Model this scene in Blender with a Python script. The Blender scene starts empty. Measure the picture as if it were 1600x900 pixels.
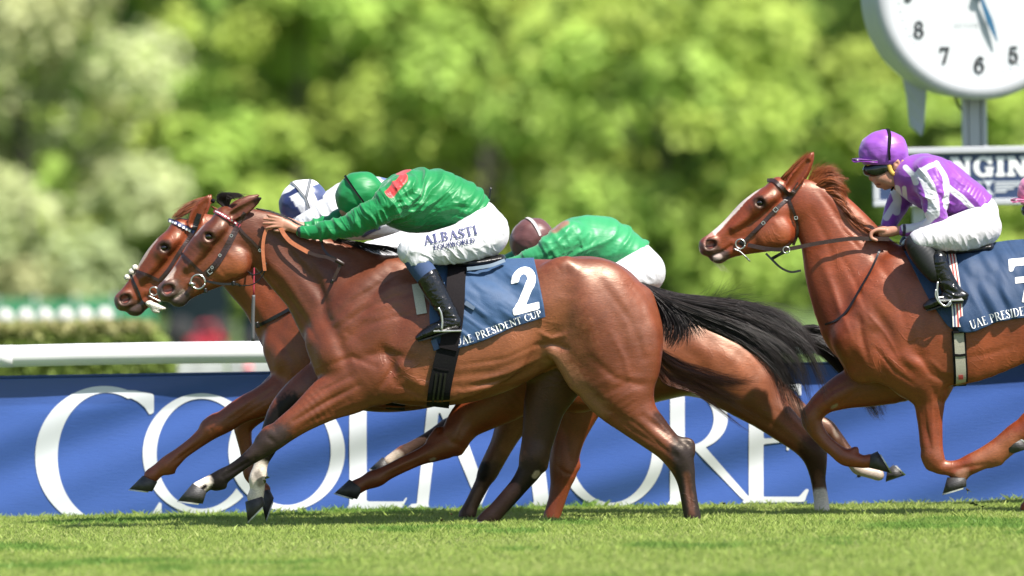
import bpy, math, random
import numpy as np
from mathutils import Matrix, Vector

# ------------------------------------------------------------------ camera, world, sun, exposure
SC = bpy.context.scene
COL = SC.collection
D = 46.0            # metres from the lens to the track line of the number 2 horse
CAM_H = 1.40
FPX = 300.0 / 36.0 * 1600.0
PITCH = -math.atan(31.0 / FPX)
ROLL = math.radians(-0.97)
cam_data = bpy.data.cameras.new('camera')
cam_data.lens = 300.0
cam_data.sensor_width = 36.0
cam_data.clip_start = 1.0
cam_data.clip_end = 4000.0
cam_data.dof.use_dof = True
cam_data.dof.focus_distance = D - 0.1
cam_data.dof.aperture_fstop = 2.05
cam = bpy.data.objects.new('camera', cam_data)
COL.objects.link(cam)
CAMR = Matrix.Rotation(math.pi / 2 + PITCH, 3, 'X') @ Matrix.Rotation(ROLL, 3, 'Z')
CAMP = Vector((0.0, -D, CAM_H))
cam.matrix_world = Matrix.Translation(CAMP) @ CAMR.to_4x4()
SC.camera = cam
RN = np.array(CAMR)

SUN_DIR = Vector((0.40, -0.41, 0.82)).normalized()      # towards the sun
world = bpy.data.worlds.new('World')
SC.world = world
world.use_nodes = True
wn = world.node_tree
sky = wn.nodes.new('ShaderNodeTexSky')
sky.sky_type = 'NISHITA'
sky.sun_disc = False
sky.sun_elevation = math.asin(SUN_DIR.z)
sky.sun_rotation = math.atan2(SUN_DIR.x, SUN_DIR.y)
wn.links.new(sky.outputs[0], wn.nodes['Background'].inputs[0])
wn.nodes['Background'].inputs[1].default_value = 0.088
sun_data = bpy.data.lights.new('sun', 'SUN')
sun_data.energy = 5.0
sun_data.angle = math.radians(0.53)
sun_data.color = (1.0, 0.95, 0.88)
sun = bpy.data.objects.new('sun', sun_data)
sun.rotation_euler = SUN_DIR.to_track_quat('Z', 'Y').to_euler()
sun.location = (8, -20, 30)
COL.objects.link(sun)
SC.view_settings.view_transform = 'Standard'
SC.view_settings.look = 'None'
SC.view_settings.exposure = 1.02
SC.view_settings.gamma = 1.0
SC.cycles.max_bounces = 8
SC.cycles.transparent_max_bounces = 8

# ------------------------------------------------------------------ helpers
def W(px, py, Y):
    """where the line of sight through a point of the 1600 x 900 photograph meets the upright plane at depth Y"""
    v = RN @ np.array([(px - 800.0) / FPX, (450.0 - py) / FPX, -1.0])
    t = (Y + D) / v[1]
    return np.array([v[0] * t, Y, CAM_H + v[2] * t])

def WX(P, Y):
    P = np.asarray(P, float)
    V = np.stack([(P[:, 0] - 800.0) / FPX, (450.0 - P[:, 1]) / FPX, -np.ones(len(P))], 1) @ RN.T
    t = (Y + D) / V[:, 1]
    return np.stack([V[:, 0] * t, np.full(len(P), Y), CAM_H + V[:, 2] * t], 1)

def side(P, Y):
    """side elevation of points: their photo-scale coordinates if they stood on the lane at depth Y"""
    Q = np.stack([P[:, 0], np.full(len(P), Y + D), P[:, 2] - CAM_H], 1) @ RN
    return np.stack([800.0 - Q[:, 0] / Q[:, 2] * FPX, 450.0 + Q[:, 1] / Q[:, 2] * FPX], 1)

def scale_at(Y):
    return FPX / (D + Y)

RNG = np.random.default_rng(7)

def new_obj(name, me, parent=None):
    o = bpy.data.objects.new(name, me)
    COL.objects.link(o)
    if parent is not None:
        o.parent = parent
        if parent.name in ROOTS:
            o.matrix_parent_inverse = ROOTS[parent.name]
        else:
            o.matrix_parent_inverse = Matrix.Identity(4)
    return o

ROOTS = {}
def thing(name, label, cat, loc, group=None):
    o = bpy.data.objects.new(name, None)
    COL.objects.link(o)
    o.location = loc
    o.empty_display_size = 0.1
    ROOTS[o.name] = Matrix.Translation(loc).inverted()
    o['label'] = label
    o['category'] = cat
    if group:
        o['group'] = group
    return o

def tag(o, label=None, cat=None, group=None, kind=None):
    for k, v in (('label', label), ('category', cat), ('group', group), ('kind', kind)):
        if v:
            o[k] = v
    return o

def mesh_np(name, V, F, mat, parent=None, smooth=True, col=None, flat_n=None):
    """V (n,3); F list of arrays of equal-sided faces, or one array"""
    me = bpy.data.meshes.new(name)
    V = np.asarray(V, np.float32)
    Fs = F if isinstance(F, list) else [F]
    Fs = [np.asarray(f, np.int32) for f in Fs if len(f)]
    me.vertices.add(len(V))
    me.vertices.foreach_set('co', V.ravel())
    nl = sum(f.size for f in Fs)
    npoly = sum(len(f) for f in Fs)
    me.loops.add(nl)
    me.loops.foreach_set('vertex_index', np.concatenate([f.ravel() for f in Fs]))
    me.polygons.add(npoly)
    tot = np.concatenate([np.full(len(f), f.shape[1], np.int32) for f in Fs])
    st = np.concatenate([[0], np.cumsum(tot)[:-1]]).astype(np.int32)
    me.polygons.foreach_set('loop_start', st)
    me.polygons.foreach_set('loop_total', tot)
    me.polygons.foreach_set('use_smooth', np.full(npoly, bool(smooth)))
    me.update(calc_edges=True)
    me.validate()
    if col is not None:
        a = me.color_attributes.new('tint', 'FLOAT_COLOR', 'POINT')
        c = np.ones((len(V), 4), np.float32)
        c[:, :3] = col
        a.data.foreach_set('color', c.ravel())
    if mat is not None:
        me.materials.append(mat)
    return new_obj(name, me, parent)

class MB:
    """collects boxes, tubes and lathes into one mesh"""
    def __init__(self):
        self.V = []; self.F3 = []; self.F4 = []; self.n = 0
    def add(self, V, F):
        V = np.asarray(V, float); F = np.asarray(F, int)
        (self.F4 if F.shape[1] == 4 else self.F3).append(F + self.n)
        self.V.append(V); self.n += len(V)
    def box(self, c, s, R=None):
        c = np.array(c, float); s = np.array(s, float) / 2
        B = np.array([[x, y, z] for x in (-1, 1) for y in (-1, 1) for z in (-1, 1)]) * s
        if R is not None:
            B = B @ np.array(R).T
        self.add(B + c, [[0, 1, 3, 2], [4, 6, 7, 5], [0, 4, 5, 1], [2, 3, 7, 6], [0, 2, 6, 4], [1, 5, 7, 3]])
    def rbox(self, c, s, b, R=None):
        """box with chamfered edges"""
        c = np.array(c, float); s = np.array(s, float) / 2
        V = []
        for x in (-1, 1):
            for y in (-1, 1):
                for z in (-1, 1):
                    V += [[x * s[0], y * (s[1] - b), z * (s[2] - b)], [x * (s[0] - b), y * s[1], z * (s[2] - b)], [x * (s[0] - b), y * (s[1] - b), z * s[2]]]
        V = np.array(V)
        if R is not None:
            V = V @ np.array(R).T
        i = lambda x, y, z, k: ((x * 2 + y) * 2 + z) * 3 + k
        Q = [[i(0, 0, 0, 0), i(0, 0, 1, 0), i(0, 1, 1, 0), i(0, 1, 0, 0)], [i(1, 0, 0, 0), i(1, 1, 0, 0), i(1, 1, 1, 0), i(1, 0, 1, 0)],
             [i(0, 0, 0, 1), i(1, 0, 0, 1), i(1, 0, 1, 1), i(0, 0, 1, 1)], [i(0, 1, 0, 1), i(0, 1, 1, 1), i(1, 1, 1, 1), i(1, 1, 0, 1)],
             [i(0, 0, 0, 2), i(0, 1, 0, 2), i(1, 1, 0, 2), i(1, 0, 0, 2)], [i(0, 0, 1, 2), i(1, 0, 1, 2), i(1, 1, 1, 2), i(0, 1, 1, 2)]]
        for a in (0, 1):
            for b2 in (0, 1):
                Q.append([i(a, b2, 0, 0), i(a, b2, 1, 0), i(a, b2, 1, 1), i(a, b2, 0, 1)])
                Q.append([i(a, 0, b2, 0), i(a, 1, b2, 0), i(a, 1, b2, 2), i(a, 0, b2, 2)])
                Q.append([i(0, a, b2, 1), i(1, a, b2, 1), i(1, a, b2, 2), i(0, a, b2, 2)])
        T = [[i(x, y, z, 0), i(x, y, z, 1), i(x, y, z, 2)] for x in (0, 1) for y in (0, 1) for z in (0, 1)]
        n0 = self.n
        self.V.append(V + c); self.n += len(V)
        self.F4.append(np.array(Q) + n0); self.F3.append(np.array(T) + n0)
    def tube(self, P, R, seg=8, cap=True, squash=None):
        P = np.asarray(P, float); n = len(P)
        R = np.full(n, R, float) if np.isscalar(R) else np.asarray(R, float)
        T = np.gradient(P, axis=0); T /= np.linalg.norm(T, axis=1)[:, None] + 1e-12
        up = np.array([0, 1.0, 0]) if abs(T[:, 1]).mean() < 0.8 else np.array([1.0, 0, 0])
        A = np.cross(T, up); A /= np.linalg.norm(A, axis=1)[:, None] + 1e-12
        B = np.cross(A, T)
        th = np.arange(seg) * 2 * math.pi / seg
        sq = 1.0 if squash is None else squash
        V = P[:, None] + R[:, None, None] * (np.cos(th)[None, :, None] * A[:, None] + sq * np.sin(th)[None, :, None] * B[:, None])
        i = np.arange(n - 1)[:, None] * seg; j = np.arange(seg)[None]; j2 = (j + 1) % seg
        F = np.stack([i + j, i + j2, i + seg + j2, i + seg + j], -1).reshape(-1, 4)
        V = V.reshape(-1, 3)
        self.add(V, F)
        if cap:
            for k, rev in ((0, False), (n - 1, True)):
                c = self.n
                self.V.append(P[k][None]); self.n += 1
                base = c - n * seg if k == 0 else c - 1 - n * seg
                ring = base + k * seg + np.arange(seg)
                nx = np.roll(ring, -1)
                self.F3.append(np.stack([np.full(seg, c), nx, ring] if not rev else [np.full(seg, c), ring, nx], 1))
    def torus(self, c, R, r, nrm, seg=20, sub=6, a0=0.0, a1=2 * math.pi):
        nrm = np.array(nrm, float); nrm /= np.linalg.norm(nrm)
        u = np.cross(nrm, [0.3, 0.2, 1]); u /= np.linalg.norm(u); v = np.cross(nrm, u)
        th = np.linspace(a0, a1, seg + 1)
        self.tube(np.array(c) + R * (np.cos(th)[:, None] * u + np.sin(th)[:, None] * v), r, sub)
    def lathe(self, prof, c, axis=(0, 0, 1), seg=24):
        """prof: (radius, height) pairs"""
        ax = np.array(axis, float); ax /= np.linalg.norm(ax)
        u = np.cross(ax, [0.1, 1, 0.2]); u /= np.linalg.norm(u); v = np.cross(ax, u)
        th = np.arange(seg) * 2 * math.pi / seg
        V = np.concatenate([np.array(c) + h * ax + r * (np.cos(th)[:, None] * u + np.sin(th)[:, None] * v) for r, h in prof])
        i = np.arange(len(prof) - 1)[:, None] * seg; j = np.arange(seg)[None]; j2 = (j + 1) % seg
        self.add(V, np.stack([i + j, i + j2, i + seg + j2, i + seg + j], -1).reshape(-1, 4))
    def build(self, name, mat, parent=None, smooth=False):
        F = ([np.concatenate(self.F4)] if self.F4 else []) + ([np.concatenate(self.F3)] if self.F3 else [])
        return mesh_np(name, np.concatenate(self.V), F, mat, parent, smooth)

def crom(P, n):
    """Catmull-Rom through rows of P, n steps a span"""
    P = np.asarray(P, float)
    if len(P) == 2:
        t = np.linspace(0, 1, n + 1)[:, None]
        return P[0] * (1 - t) + P[1] * t
    Q = np.vstack([2 * P[0] - P[1], P, 2 * P[-1] - P[-2]])
    out = []
    t = (np.arange(n) / n)[:, None]
    for i in range(len(P) - 1):
        a, b, c, d = Q[i:i + 4]
        out.append(0.5 * (2 * b + (c - a) * t + (2 * a - 5 * b + 4 * c - d) * t ** 2 + (3 * b - a - 3 * c + d) * t ** 3))
    out.append(P[-1:])
    return np.vstack(out)

def vnoise(P, seed=0):
    """smooth value noise in -1..1 at points (n,3)"""
    P = np.asarray(P, np.float64)
    I = np.floor(P).astype(np.int64); f = P - I; f = f * f * (3 - 2 * f)
    def h(x, y, z):
        n = (x * 374761393 + y * 668265263 + z * 2147483647 + seed * 1274126177) & 0x7fffffff
        n = ((n ^ (n >> 13)) * 1274126177) & 0x7fffffff
        n = (n ^ (n >> 16)) & 0xffff
        return n / 32767.5 - 1.0
    r = 0
    for dx in (0, 1):
        for dy in (0, 1):
            for dz in (0, 1):
                w = (f[:, 0] if dx else 1 - f[:, 0]) * (f[:, 1] if dy else 1 - f[:, 1]) * (f[:, 2] if dz else 1 - f[:, 2])
                r = r + w * h(I[:, 0] + dx, I[:, 1] + dy, I[:, 2] + dz)
    return r

def dist_poly(Q, pts):
    """distance in the plane from Q (n,2) to a polyline, and the way along it 0..1"""
    pts = np.asarray(pts, float)
    best = np.full(len(Q), 1e9); at = np.zeros(len(Q))
    if len(pts) == 1:
        return np.hypot(*(Q - pts[0]).T), at
    m = len(pts) - 1
    for i in range(m):
        a = pts[i]; b = pts[i + 1] - a
        t = np.clip(((Q - a) @ b) / max(b @ b, 1e-9), 0, 1)
        d = np.hypot(*(Q - a - t[:, None] * b).T)
        k = d < best
        best[k] = d[k]; at[k] = (i + t[k]) / m
    return best, at

def sstep(a, b, x):
    t = np.clip((x - a) / (b - a), 0, 1)
    return t * t * (3 - 2 * t)

# ------------------------------------------------------------------ bodies as blended solids
class Field:
    def __init__(self, lo, hi, h):
        self.h = h
        self.lo = np.array(lo, float)
        self.n = np.ceil((np.array(hi) - self.lo) / h).astype(int) + 1
        self.d = np.full(self.n, 0.3, np.float32)
        self.ax = [(self.lo[i] + np.arange(self.n[i]) * h).astype(np.float32) for i in range(3)]
    def rng(self, lo, hi):
        a = np.clip(np.floor((lo - self.lo) / self.h).astype(int), 0, self.n)
        b = np.clip(np.ceil((hi - self.lo) / self.h).astype(int) + 1, 0, self.n)
        return tuple(slice(a[i], b[i]) for i in range(3))
    def tube(self, pts, k=0.03, op='add', n=4):
        """pts rows x, y, z, radius in the side plane, half width across"""
        S = crom(pts, n) if len(pts) > 1 else np.vstack([pts, pts + 1e-6])
        S[:, 3:] = np.maximum(S[:, 3:], 0.002)
        pad = max(k * 1.15, 3 * self.h)
        ext = np.stack([S[:, 3], S[:, 4], S[:, 3]], 1) + pad
        box = self.rng((S[:, :3] - ext).min(0), (S[:, :3] + ext).max(0))
        if any(s.start >= s.stop for s in box):
            return
        T = np.full([s.stop - s.start for s in box], 0.3, np.float32)
        for a, b in zip(S[:-1], S[1:]):
            e = np.maximum([a[3], a[4], a[3]], [b[3], b[4], b[3]]) + pad
            bb = self.rng(np.minimum(a[:3], b[:3]) - e, np.maximum(a[:3], b[:3]) + e)
            loc = tuple(slice(max(bb[i].start, box[i].start) - box[i].start, min(bb[i].stop, box[i].stop) - box[i].start) for i in range(3))
            if any(s.start >= s.stop for s in loc):
                continue
            s = np.float32((a[3] + b[3]) / (a[4] + b[4]))
            X = (self.ax[0][box[0]][loc[0]] - np.float32(a[0]))[:, None, None]
            Yy = ((self.ax[1][box[1]][loc[1]] - np.float32(a[1])) * s)[None, :, None]
            Z = (self.ax[2][box[2]][loc[2]] - np.float32(a[2]))[None, None, :]
            v = (b[:3] - a[:3]) * np.array([1, s, 1]); L = float(v @ v) + 1e-12
            t = np.clip((X * np.float32(v[0] / L) + Z * np.float32(v[2] / L)) + Yy * np.float32(v[1] / L), 0, 1)
            qx = X - t * np.float32(v[0]); qy = Yy - t * np.float32(v[1]); qz = Z - t * np.float32(v[2])
            xz = qx * qx + qz * qz; y2 = qy * qy
            nn = np.sqrt(xz + y2) + np.float32(1e-6)
            f = nn - (np.float32(a[3]) + t * np.float32(b[3] - a[3]))
            if abs(s - 1) > 0.02:
                f *= nn / np.sqrt(xz + s * s * y2 + np.float32(1e-10))
            np.minimum(T[loc], f, out=T[loc])
        A = self.d[box]
        if op == 'sub':
            T = -T
            hh = np.maximum(k - np.abs(A - T), 0) / k
            self.d[box] = np.maximum(A, T) + hh * hh * np.float32(k * 0.25)
        else:
            hh = np.maximum(k - np.abs(A - T), 0) / np.float32(k)
            self.d[box] = np.minimum(A, T) - hh * hh * np.float32(k * 0.25)
    def clip(self, p, nrm, k=0.01):
        """cut away the side the normal points to"""
        nrm = np.array(nrm, float); nrm /= np.linalg.norm(nrm)
        T = ((self.ax[0] - p[0]) * nrm[0])[:, None, None] + ((self.ax[1] - p[1]) * nrm[1])[None, :, None] + ((self.ax[2] - p[2]) * nrm[2])[None, None, :]
        hh = np.maximum(k - np.abs(self.d - T), 0) / k
        self.d = (np.maximum(self.d, T) + hh * hh * (k * 0.25)).astype(np.float32)
    def nets(self):
        d = self.d; s = d < 0
        c = [s[:-1, :-1, :-1], s[1:, :-1, :-1], s[:-1, 1:, :-1], s[1:, 1:, :-1], s[:-1, :-1, 1:], s[1:, :-1, 1:], s[:-1, 1:, 1:], s[1:, 1:, 1:]]
        any_ = c[0].copy(); all_ = c[0].copy()
        for q in c[1:]:
            any_ |= q; all_ &= q
        act = any_ & ~all_
        I = np.argwhere(act)
        idx = np.full(act.shape, -1, np.int32); idx[act] = np.arange(len(I))
        off = np.array([[0, 0, 0], [1, 0, 0], [0, 1, 0], [1, 1, 0], [0, 0, 1], [1, 0, 1], [0, 1, 1], [1, 1, 1]])
        val = np.stack([d[I[:, 0] + o[0], I[:, 1] + o[1], I[:, 2] + o[2]] for o in off], 1)
        acc = np.zeros((len(I), 3)); cnt = np.zeros(len(I))
        for a, b in ((0, 1), (2, 3), (4, 5), (6, 7), (0, 2), (1, 3), (4, 6), (5, 7), (0, 4), (1, 5), (2, 6), (3, 7)):
            x = (val[:, a] < 0) != (val[:, b] < 0)
            t = val[x, a] / (val[x, a] - val[x, b])
            acc[x] += off[a] + t[:, None] * (off[b] - off[a]); cnt[x] += 1
        V = self.lo + (I + acc / cnt[:, None]) * self.h
        quads = []
        for ax in range(3):
            o1, o2 = [(1, 2), (2, 0), (0, 1)][ax]
            sl = [slice(None)] * 3; sl2 = [slice(None)] * 3
            sl[ax] = slice(0, -1); sl2[ax] = slice(1, None)
            a = s[tuple(sl)]; b = s[tuple(sl2)]
            E = np.argwhere(a != b)
            E = E[(E[:, o1] > 0) & (E[:, o2] > 0) & (E[:, o1] < self.n[o1] - 1) & (E[:, o2] < self.n[o2] - 1)]
            ins = a[E[:, 0], E[:, 1], E[:, 2]]
            g = []
            for da, db in ((-1, -1), (0, -1), (0, 0), (-1, 0)):
                q = E.copy(); q[:, o1] += da; q[:, o2] += db
                g.append(idx[q[:, 0], q[:, 1], q[:, 2]])
            q = np.stack(g, 1)
            q[~ins] = q[~ins][:, ::-1]
            quads.append(q)
        return V, np.concatenate(quads)

def vert_normals(V, F):
    n = np.cross(V[F[:, 2]] - V[F[:, 0]], V[F[:, 3]] - V[F[:, 1]])
    N = np.zeros_like(V)
    for j in range(4):
        for a in range(3):
            N[:, a] += np.bincount(F[:, j], n[:, a], len(V))
    return N / (np.linalg.norm(N, axis=1)[:, None] + 1e-12)

def relax(V, F, it=2, lam=0.5):
    E = np.concatenate([F[:, [0, 1]], F[:, [1, 2]], F[:, [2, 3]], F[:, [3, 0]]])
    deg = np.bincount(E[:, 0], minlength=len(V)) + np.bincount(E[:, 1], minlength=len(V))
    for i in range(it):
        for l in (lam, -lam * 1.02):
            S = np.zeros_like(V)
            for a in range(3):
                S[:, a] = np.bincount(E[:, 0], V[E[:, 1], a], len(V)) + np.bincount(E[:, 1], V[E[:, 0], a], len(V))
            V = V + l * (S / np.maximum(deg, 1)[:, None] - V)
    return V

class Body:
    """a solid modelled in side elevation on a lane at depth Y (sizes in photo-scale units, widths and offsets in metres)"""
    def __init__(self, Y, x0, y0, x1, y1, half, h):
        self.Y = Y; self.s = scale_at(Y)
        a = W(x0, y1, Y); b = W(x1, y0, Y)
        self.f = Field([min(a[0], W(x0, y0, Y)[0]), Y - half, min(a[2], W(x1, y1, Y)[2])], [max(b[0], W(x1, y1, Y)[0]), Y + half, max(b[2], W(x0, y0, Y)[2])], h)
    def rows(self, pts, yo=0.0, grow=0.0, wr=0.9):
        """pts rows (px, py, r[, half width or None[, y offset]])"""
        out = []
        for p in pts:
            r = p[2] / self.s + grow
            w = p[3] + grow if len(p) > 3 and p[3] else r * wr
            y = p[4] if len(p) > 4 and p[4] is not None else yo
            q = W(p[0], p[1], self.Y)
            out.append([q[0], self.Y + y, q[2], r, w])
        return np.array(out)
    def tube(self, pts, yo=0.0, k=0.03, op='add', grow=0.0, wr=0.9, n=4):
        self.f.tube(self.rows(pts, yo, grow, wr), k, op, n)
    def both(self, pts, k=0.03, op='add', grow=0.0, wr=0.9, yo=0.0):
        for sg in (-1, 1):
            q = []
            for p in pts:
                p = list(p) + [None] * (5 - len(p))
                p[4] = sg * (p[4] if p[4] is not None else yo)
                q.append(p)
            self.tube(q, 0, k, op, grow, wr)
    def surf(self, blur=0):
        f = self.f; d = f.d
        ins = d < 0
        has = ins.any(1)
        j = ins.argmax(1)
        jj = np.clip(j, 1, None)
        ii, kk = np.meshgrid(np.arange(f.n[0]), np.arange(f.n[2]), indexing='ij')
        a = d[ii, jj - 1, kk]; b = d[ii, jj, kk]
        t = np.where(a - b > 1e-9, a / np.maximum(a - b, 1e-9), 0)
        y = f.lo[1] + (jj - 1 + np.clip(t, 0, 1)) * f.h
        y = np.where(has, y, self.Y)
        for _ in range(blur):
            z = y.copy()
            z[1:-1, 1:-1] = (y[1:-1, 1:-1] * 2 + y[2:, 1:-1] + y[:-2, 1:-1] + y[1:-1, 2:] + y[1:-1, :-2]) / 6
            y = np.minimum(z, y + 0.002)
        self.ys = y; self.hs = has
        return y
    def near(self, x, z, ys=None):
        """depth of the near surface at world x, z"""
        f = self.f; y = self.ys if ys is None else ys
        u = np.clip((np.asarray(x) - f.lo[0]) / f.h, 0, f.n[0] - 1.001); v = np.clip((np.asarray(z) - f.lo[2]) / f.h, 0, f.n[2] - 1.001)
        i = u.astype(int); k = v.astype(int); a = u - i; b = v - k
        return (y[i, k] * (1 - a) + y[i + 1, k] * a) * (1 - b) + (y[i, k + 1] * (1 - a) + y[i + 1, k + 1] * a) * b
# ------------------------------------------------------------------ materials
def mat(name, base=(0.5, 0.5, 0.5), rough=0.5, metal=0.0, spec=0.5, tint=False, noise=0.0, nscale=20.0, bump=0.0, bscale=80.0,
        sheen=0.0, coat=0.0, trans=0.0, bstretch=(1, 1, 1), rnoise=0.0, distort=0.0, bdetail=4.0, crough=0.1, spec_tint=None):
    m = bpy.data.materials.new(name)
    m.use_nodes = True
    nt = m.node_tree; N = nt.nodes; L = nt.links
    b = N['Principled BSDF']
    b.inputs['Roughness'].default_value = rough
    b.inputs['Metallic'].default_value = metal
    b.inputs['Specular IOR Level'].default_value = spec
    b.inputs['Sheen Weight'].default_value = sheen
    b.inputs['Sheen Roughness'].default_value = 0.4
    b.inputs['Coat Weight'].default_value = coat
    b.inputs['Coat Roughness'].default_value = crough
    if spec_tint:
        b.inputs['Specular Tint'].default_value = (*spec_tint, 1)
        b.inputs['Coat Tint'].default_value = (*spec_tint, 1)
    src = None
    if tint:
        a = N.new('ShaderNodeAttribute'); a.attribute_name = 'tint'
        src = a.outputs['Color']
    tc = N.new('ShaderNodeTexCoord')
    if noise:
        nz = N.new('ShaderNodeTexNoise'); nz.inputs['Scale'].default_value = nscale; nz.inputs['Detail'].default_value = 5
        L.new(tc.outputs['Object'], nz.inputs['Vector'])
        mr = N.new('ShaderNodeMapRange'); mr.inputs[1].default_value = 0.25; mr.inputs[2].default_value = 0.75
        mr.inputs[3].default_value = 1 - noise; mr.inputs[4].default_value = 1 + noise
        L.new(nz.outputs[0], mr.inputs[0])
        mx = N.new('ShaderNodeMix'); mx.data_type = 'RGBA'; mx.blend_type = 'MULTIPLY'; mx.inputs[0].default_value = 1
        if src is not None:
            L.new(src, mx.inputs[6])
        else:
            mx.inputs[6].default_value = (*base, 1)
        L.new(mr.outputs[0], mx.inputs[7])
        src = mx.outputs[2]
        if rnoise:
            m2 = N.new('ShaderNodeMapRange'); m2.inputs[3].default_value = rough - rnoise; m2.inputs[4].default_value = rough + rnoise
            L.new(nz.outputs[0], m2.inputs[0]); L.new(m2.outputs[0], b.inputs['Roughness'])
    if src is not None:
        L.new(src, b.inputs['Base Color'])
    else:
        b.inputs['Base Color'].default_value = (*base, 1)
    if bump:
        mp = N.new('ShaderNodeMapping'); mp.inputs['Scale'].default_value = bstretch
        L.new(tc.outputs['Object'], mp.inputs[0])
        n2 = N.new('ShaderNodeTexNoise'); n2.inputs['Scale'].default_value = bscale; n2.inputs['Detail'].default_value = bdetail
        n2.inputs['Distortion'].default_value = distort
        L.new(mp.outputs[0], n2.inputs['Vector'])
        bp = N.new('ShaderNodeBump'); bp.inputs['Strength'].default_value = 1.0; bp.inputs['Distance'].default_value = bump
        L.new(n2.outputs[0], bp.inputs['Height'])
        L.new(bp.outputs[0], b.inputs['Normal'])
        if coat:
            L.new(bp.outputs[0], b.inputs['Coat Normal'])
    if trans:
        t = N.new('ShaderNodeBsdfTranslucent')
        if src is not None:
            L.new(src, t.inputs[0])
        else:
            t.inputs[0].default_value = (*base, 1)
        ms = N.new('ShaderNodeMixShader'); ms.inputs[0].default_value = trans
        L.new(b.outputs[0], ms.inputs[1]); L.new(t.outputs[0], ms.inputs[2])
        L.new(ms.outputs[0], N['Material Output'].inputs[0])
    return m

M = {}
M['coat'] = mat('horse_coat', rough=0.41, spec=0.62, tint=True, noise=0.17, nscale=10, bump=0.0011, bscale=70, bdetail=8, sheen=0.0, coat=0.5, crough=0.55, rnoise=0.10, bstretch=(0.45, 1, 1.5), distort=0.6, spec_tint=(1.0, .84, .70))
def dark_coat_gloss():
    nt = M['coat'].node_tree; N = nt.nodes; L = nt.links
    a = N.new('ShaderNodeAttribute'); a.attribute_name = 'tint'
    r = N.new('ShaderNodeMapRange'); r.inputs[1].default_value = .008; r.inputs[2].default_value = .06; r.inputs[3].default_value = .22; r.inputs[4].default_value = .60
    L.new(a.outputs['Fac'], r.inputs[0]); L.new(r.outputs[0], N['Principled BSDF'].inputs['Specular IOR Level'])
    r = N.new('ShaderNodeMapRange'); r.inputs[1].default_value = .008; r.inputs[2].default_value = .06; r.inputs[3].default_value = .06; r.inputs[4].default_value = .52
    L.new(a.outputs['Fac'], r.inputs[0]); L.new(r.outputs[0], N['Principled BSDF'].inputs['Coat Weight'])
dark_coat_gloss()
def coat_detail():
    # fine lie of the hair, and faint veins under the skin
    nt = M['coat'].node_tree; N = nt.nodes; L = nt.links
    b = N['Principled BSDF']; tc = N.new('ShaderNodeTexCoord')
    mp = N.new('ShaderNodeMapping'); mp.inputs['Scale'].default_value = (.25, 1, 1.3); mp.inputs['Rotation'].default_value = (0, .5, 0)
    L.new(tc.outputs['Object'], mp.inputs[0])
    h = N.new('ShaderNodeTexNoise'); h.inputs['Scale'].default_value = 260; h.inputs['Detail'].default_value = 3
    L.new(mp.outputs[0], h.inputs['Vector'])
    r = N.new('ShaderNodeMapRange'); r.inputs[1].default_value = .3; r.inputs[2].default_value = .7; r.inputs[3].default_value = .74; r.inputs[4].default_value = 1.26
    L.new(h.outputs[0], r.inputs[0])
    big = N.new('ShaderNodeTexNoise'); big.inputs['Scale'].default_value = 3.2; big.inputs['Detail'].default_value = 4
    L.new(tc.outputs['Object'], big.inputs['Vector'])
    r2 = N.new('ShaderNodeMapRange'); r2.inputs[1].default_value = .3; r2.inputs[2].default_value = .7; r2.inputs[3].default_value = .80; r2.inputs[4].default_value = 1.18
    L.new(big.outputs[0], r2.inputs[0])
    mm = N.new('ShaderNodeMath'); mm.operation = 'MULTIPLY'; L.new(r.outputs[0], mm.inputs[0]); L.new(r2.outputs[0], mm.inputs[1])
    src = b.inputs['Base Color'].links[0].from_socket
    mx = N.new('ShaderNodeMix'); mx.data_type = 'RGBA'; mx.blend_type = 'MULTIPLY'; mx.inputs[0].default_value = 1
    L.new(src, mx.inputs[6]); L.new(mm.outputs[0], mx.inputs[7]); L.new(mx.outputs[2], b.inputs['Base Color'])
    v = N.new('ShaderNodeTexNoise'); v.inputs['Scale'].default_value = 7.5; v.inputs['Detail'].default_value = 2.5; v.inputs['Distortion'].default_value = .8
    L.new(tc.outputs['Object'], v.inputs['Vector'])
    s = N.new('ShaderNodeMath'); s.operation = 'SUBTRACT'; s.inputs[1].default_value = .5; L.new(v.outputs[0], s.inputs[0])
    a = N.new('ShaderNodeMath'); a.operation = 'ABSOLUTE'; L.new(s.outputs[0], a.inputs[0])
    q = N.new('ShaderNodeMapRange'); q.interpolation_type = 'SMOOTHSTEP'; q.inputs[1].default_value = 0; q.inputs[2].default_value = .030; q.inputs[3].default_value = 1; q.inputs[4].default_value = 0
    L.new(a.outputs[0], q.inputs[0])
    k = N.new('ShaderNodeMapRange'); k.inputs[1].default_value = .48; k.inputs[2].default_value = .66; L.new(big.outputs[0], k.inputs[0])
    g = N.new('ShaderNodeMath'); g.operation = 'MULTIPLY'; L.new(q.outputs[0], g.inputs[0]); L.new(k.outputs[0], g.inputs[1])
    bp = N.new('ShaderNodeBump'); bp.inputs['Distance'].default_value = .0009; L.new(g.outputs[0], bp.inputs['Height'])
    old = b.inputs['Normal'].links[0].from_socket
    L.new(old, bp.inputs['Normal']); L.new(bp.outputs[0], b.inputs['Normal']); L.new(bp.outputs[0], b.inputs['Coat Normal'])
coat_detail()
M['hair'] = mat('horse_hair', rough=0.42, spec=0.4, tint=True)
M['hoof'] = mat('hoof_horn', (0.035, 0.032, 0.032), 0.5, noise=0.5, nscale=30, bump=0.002, bscale=60, bstretch=(1, 1, 4))
M['steel'] = mat('steel', (0.55, 0.55, 0.53), 0.32, 0.9, noise=0.2, nscale=40)
M['alloy'] = mat('shoe_alloy', (0.50, 0.50, 0.46), 0.45, 0.6, noise=0.25, nscale=40)
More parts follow.
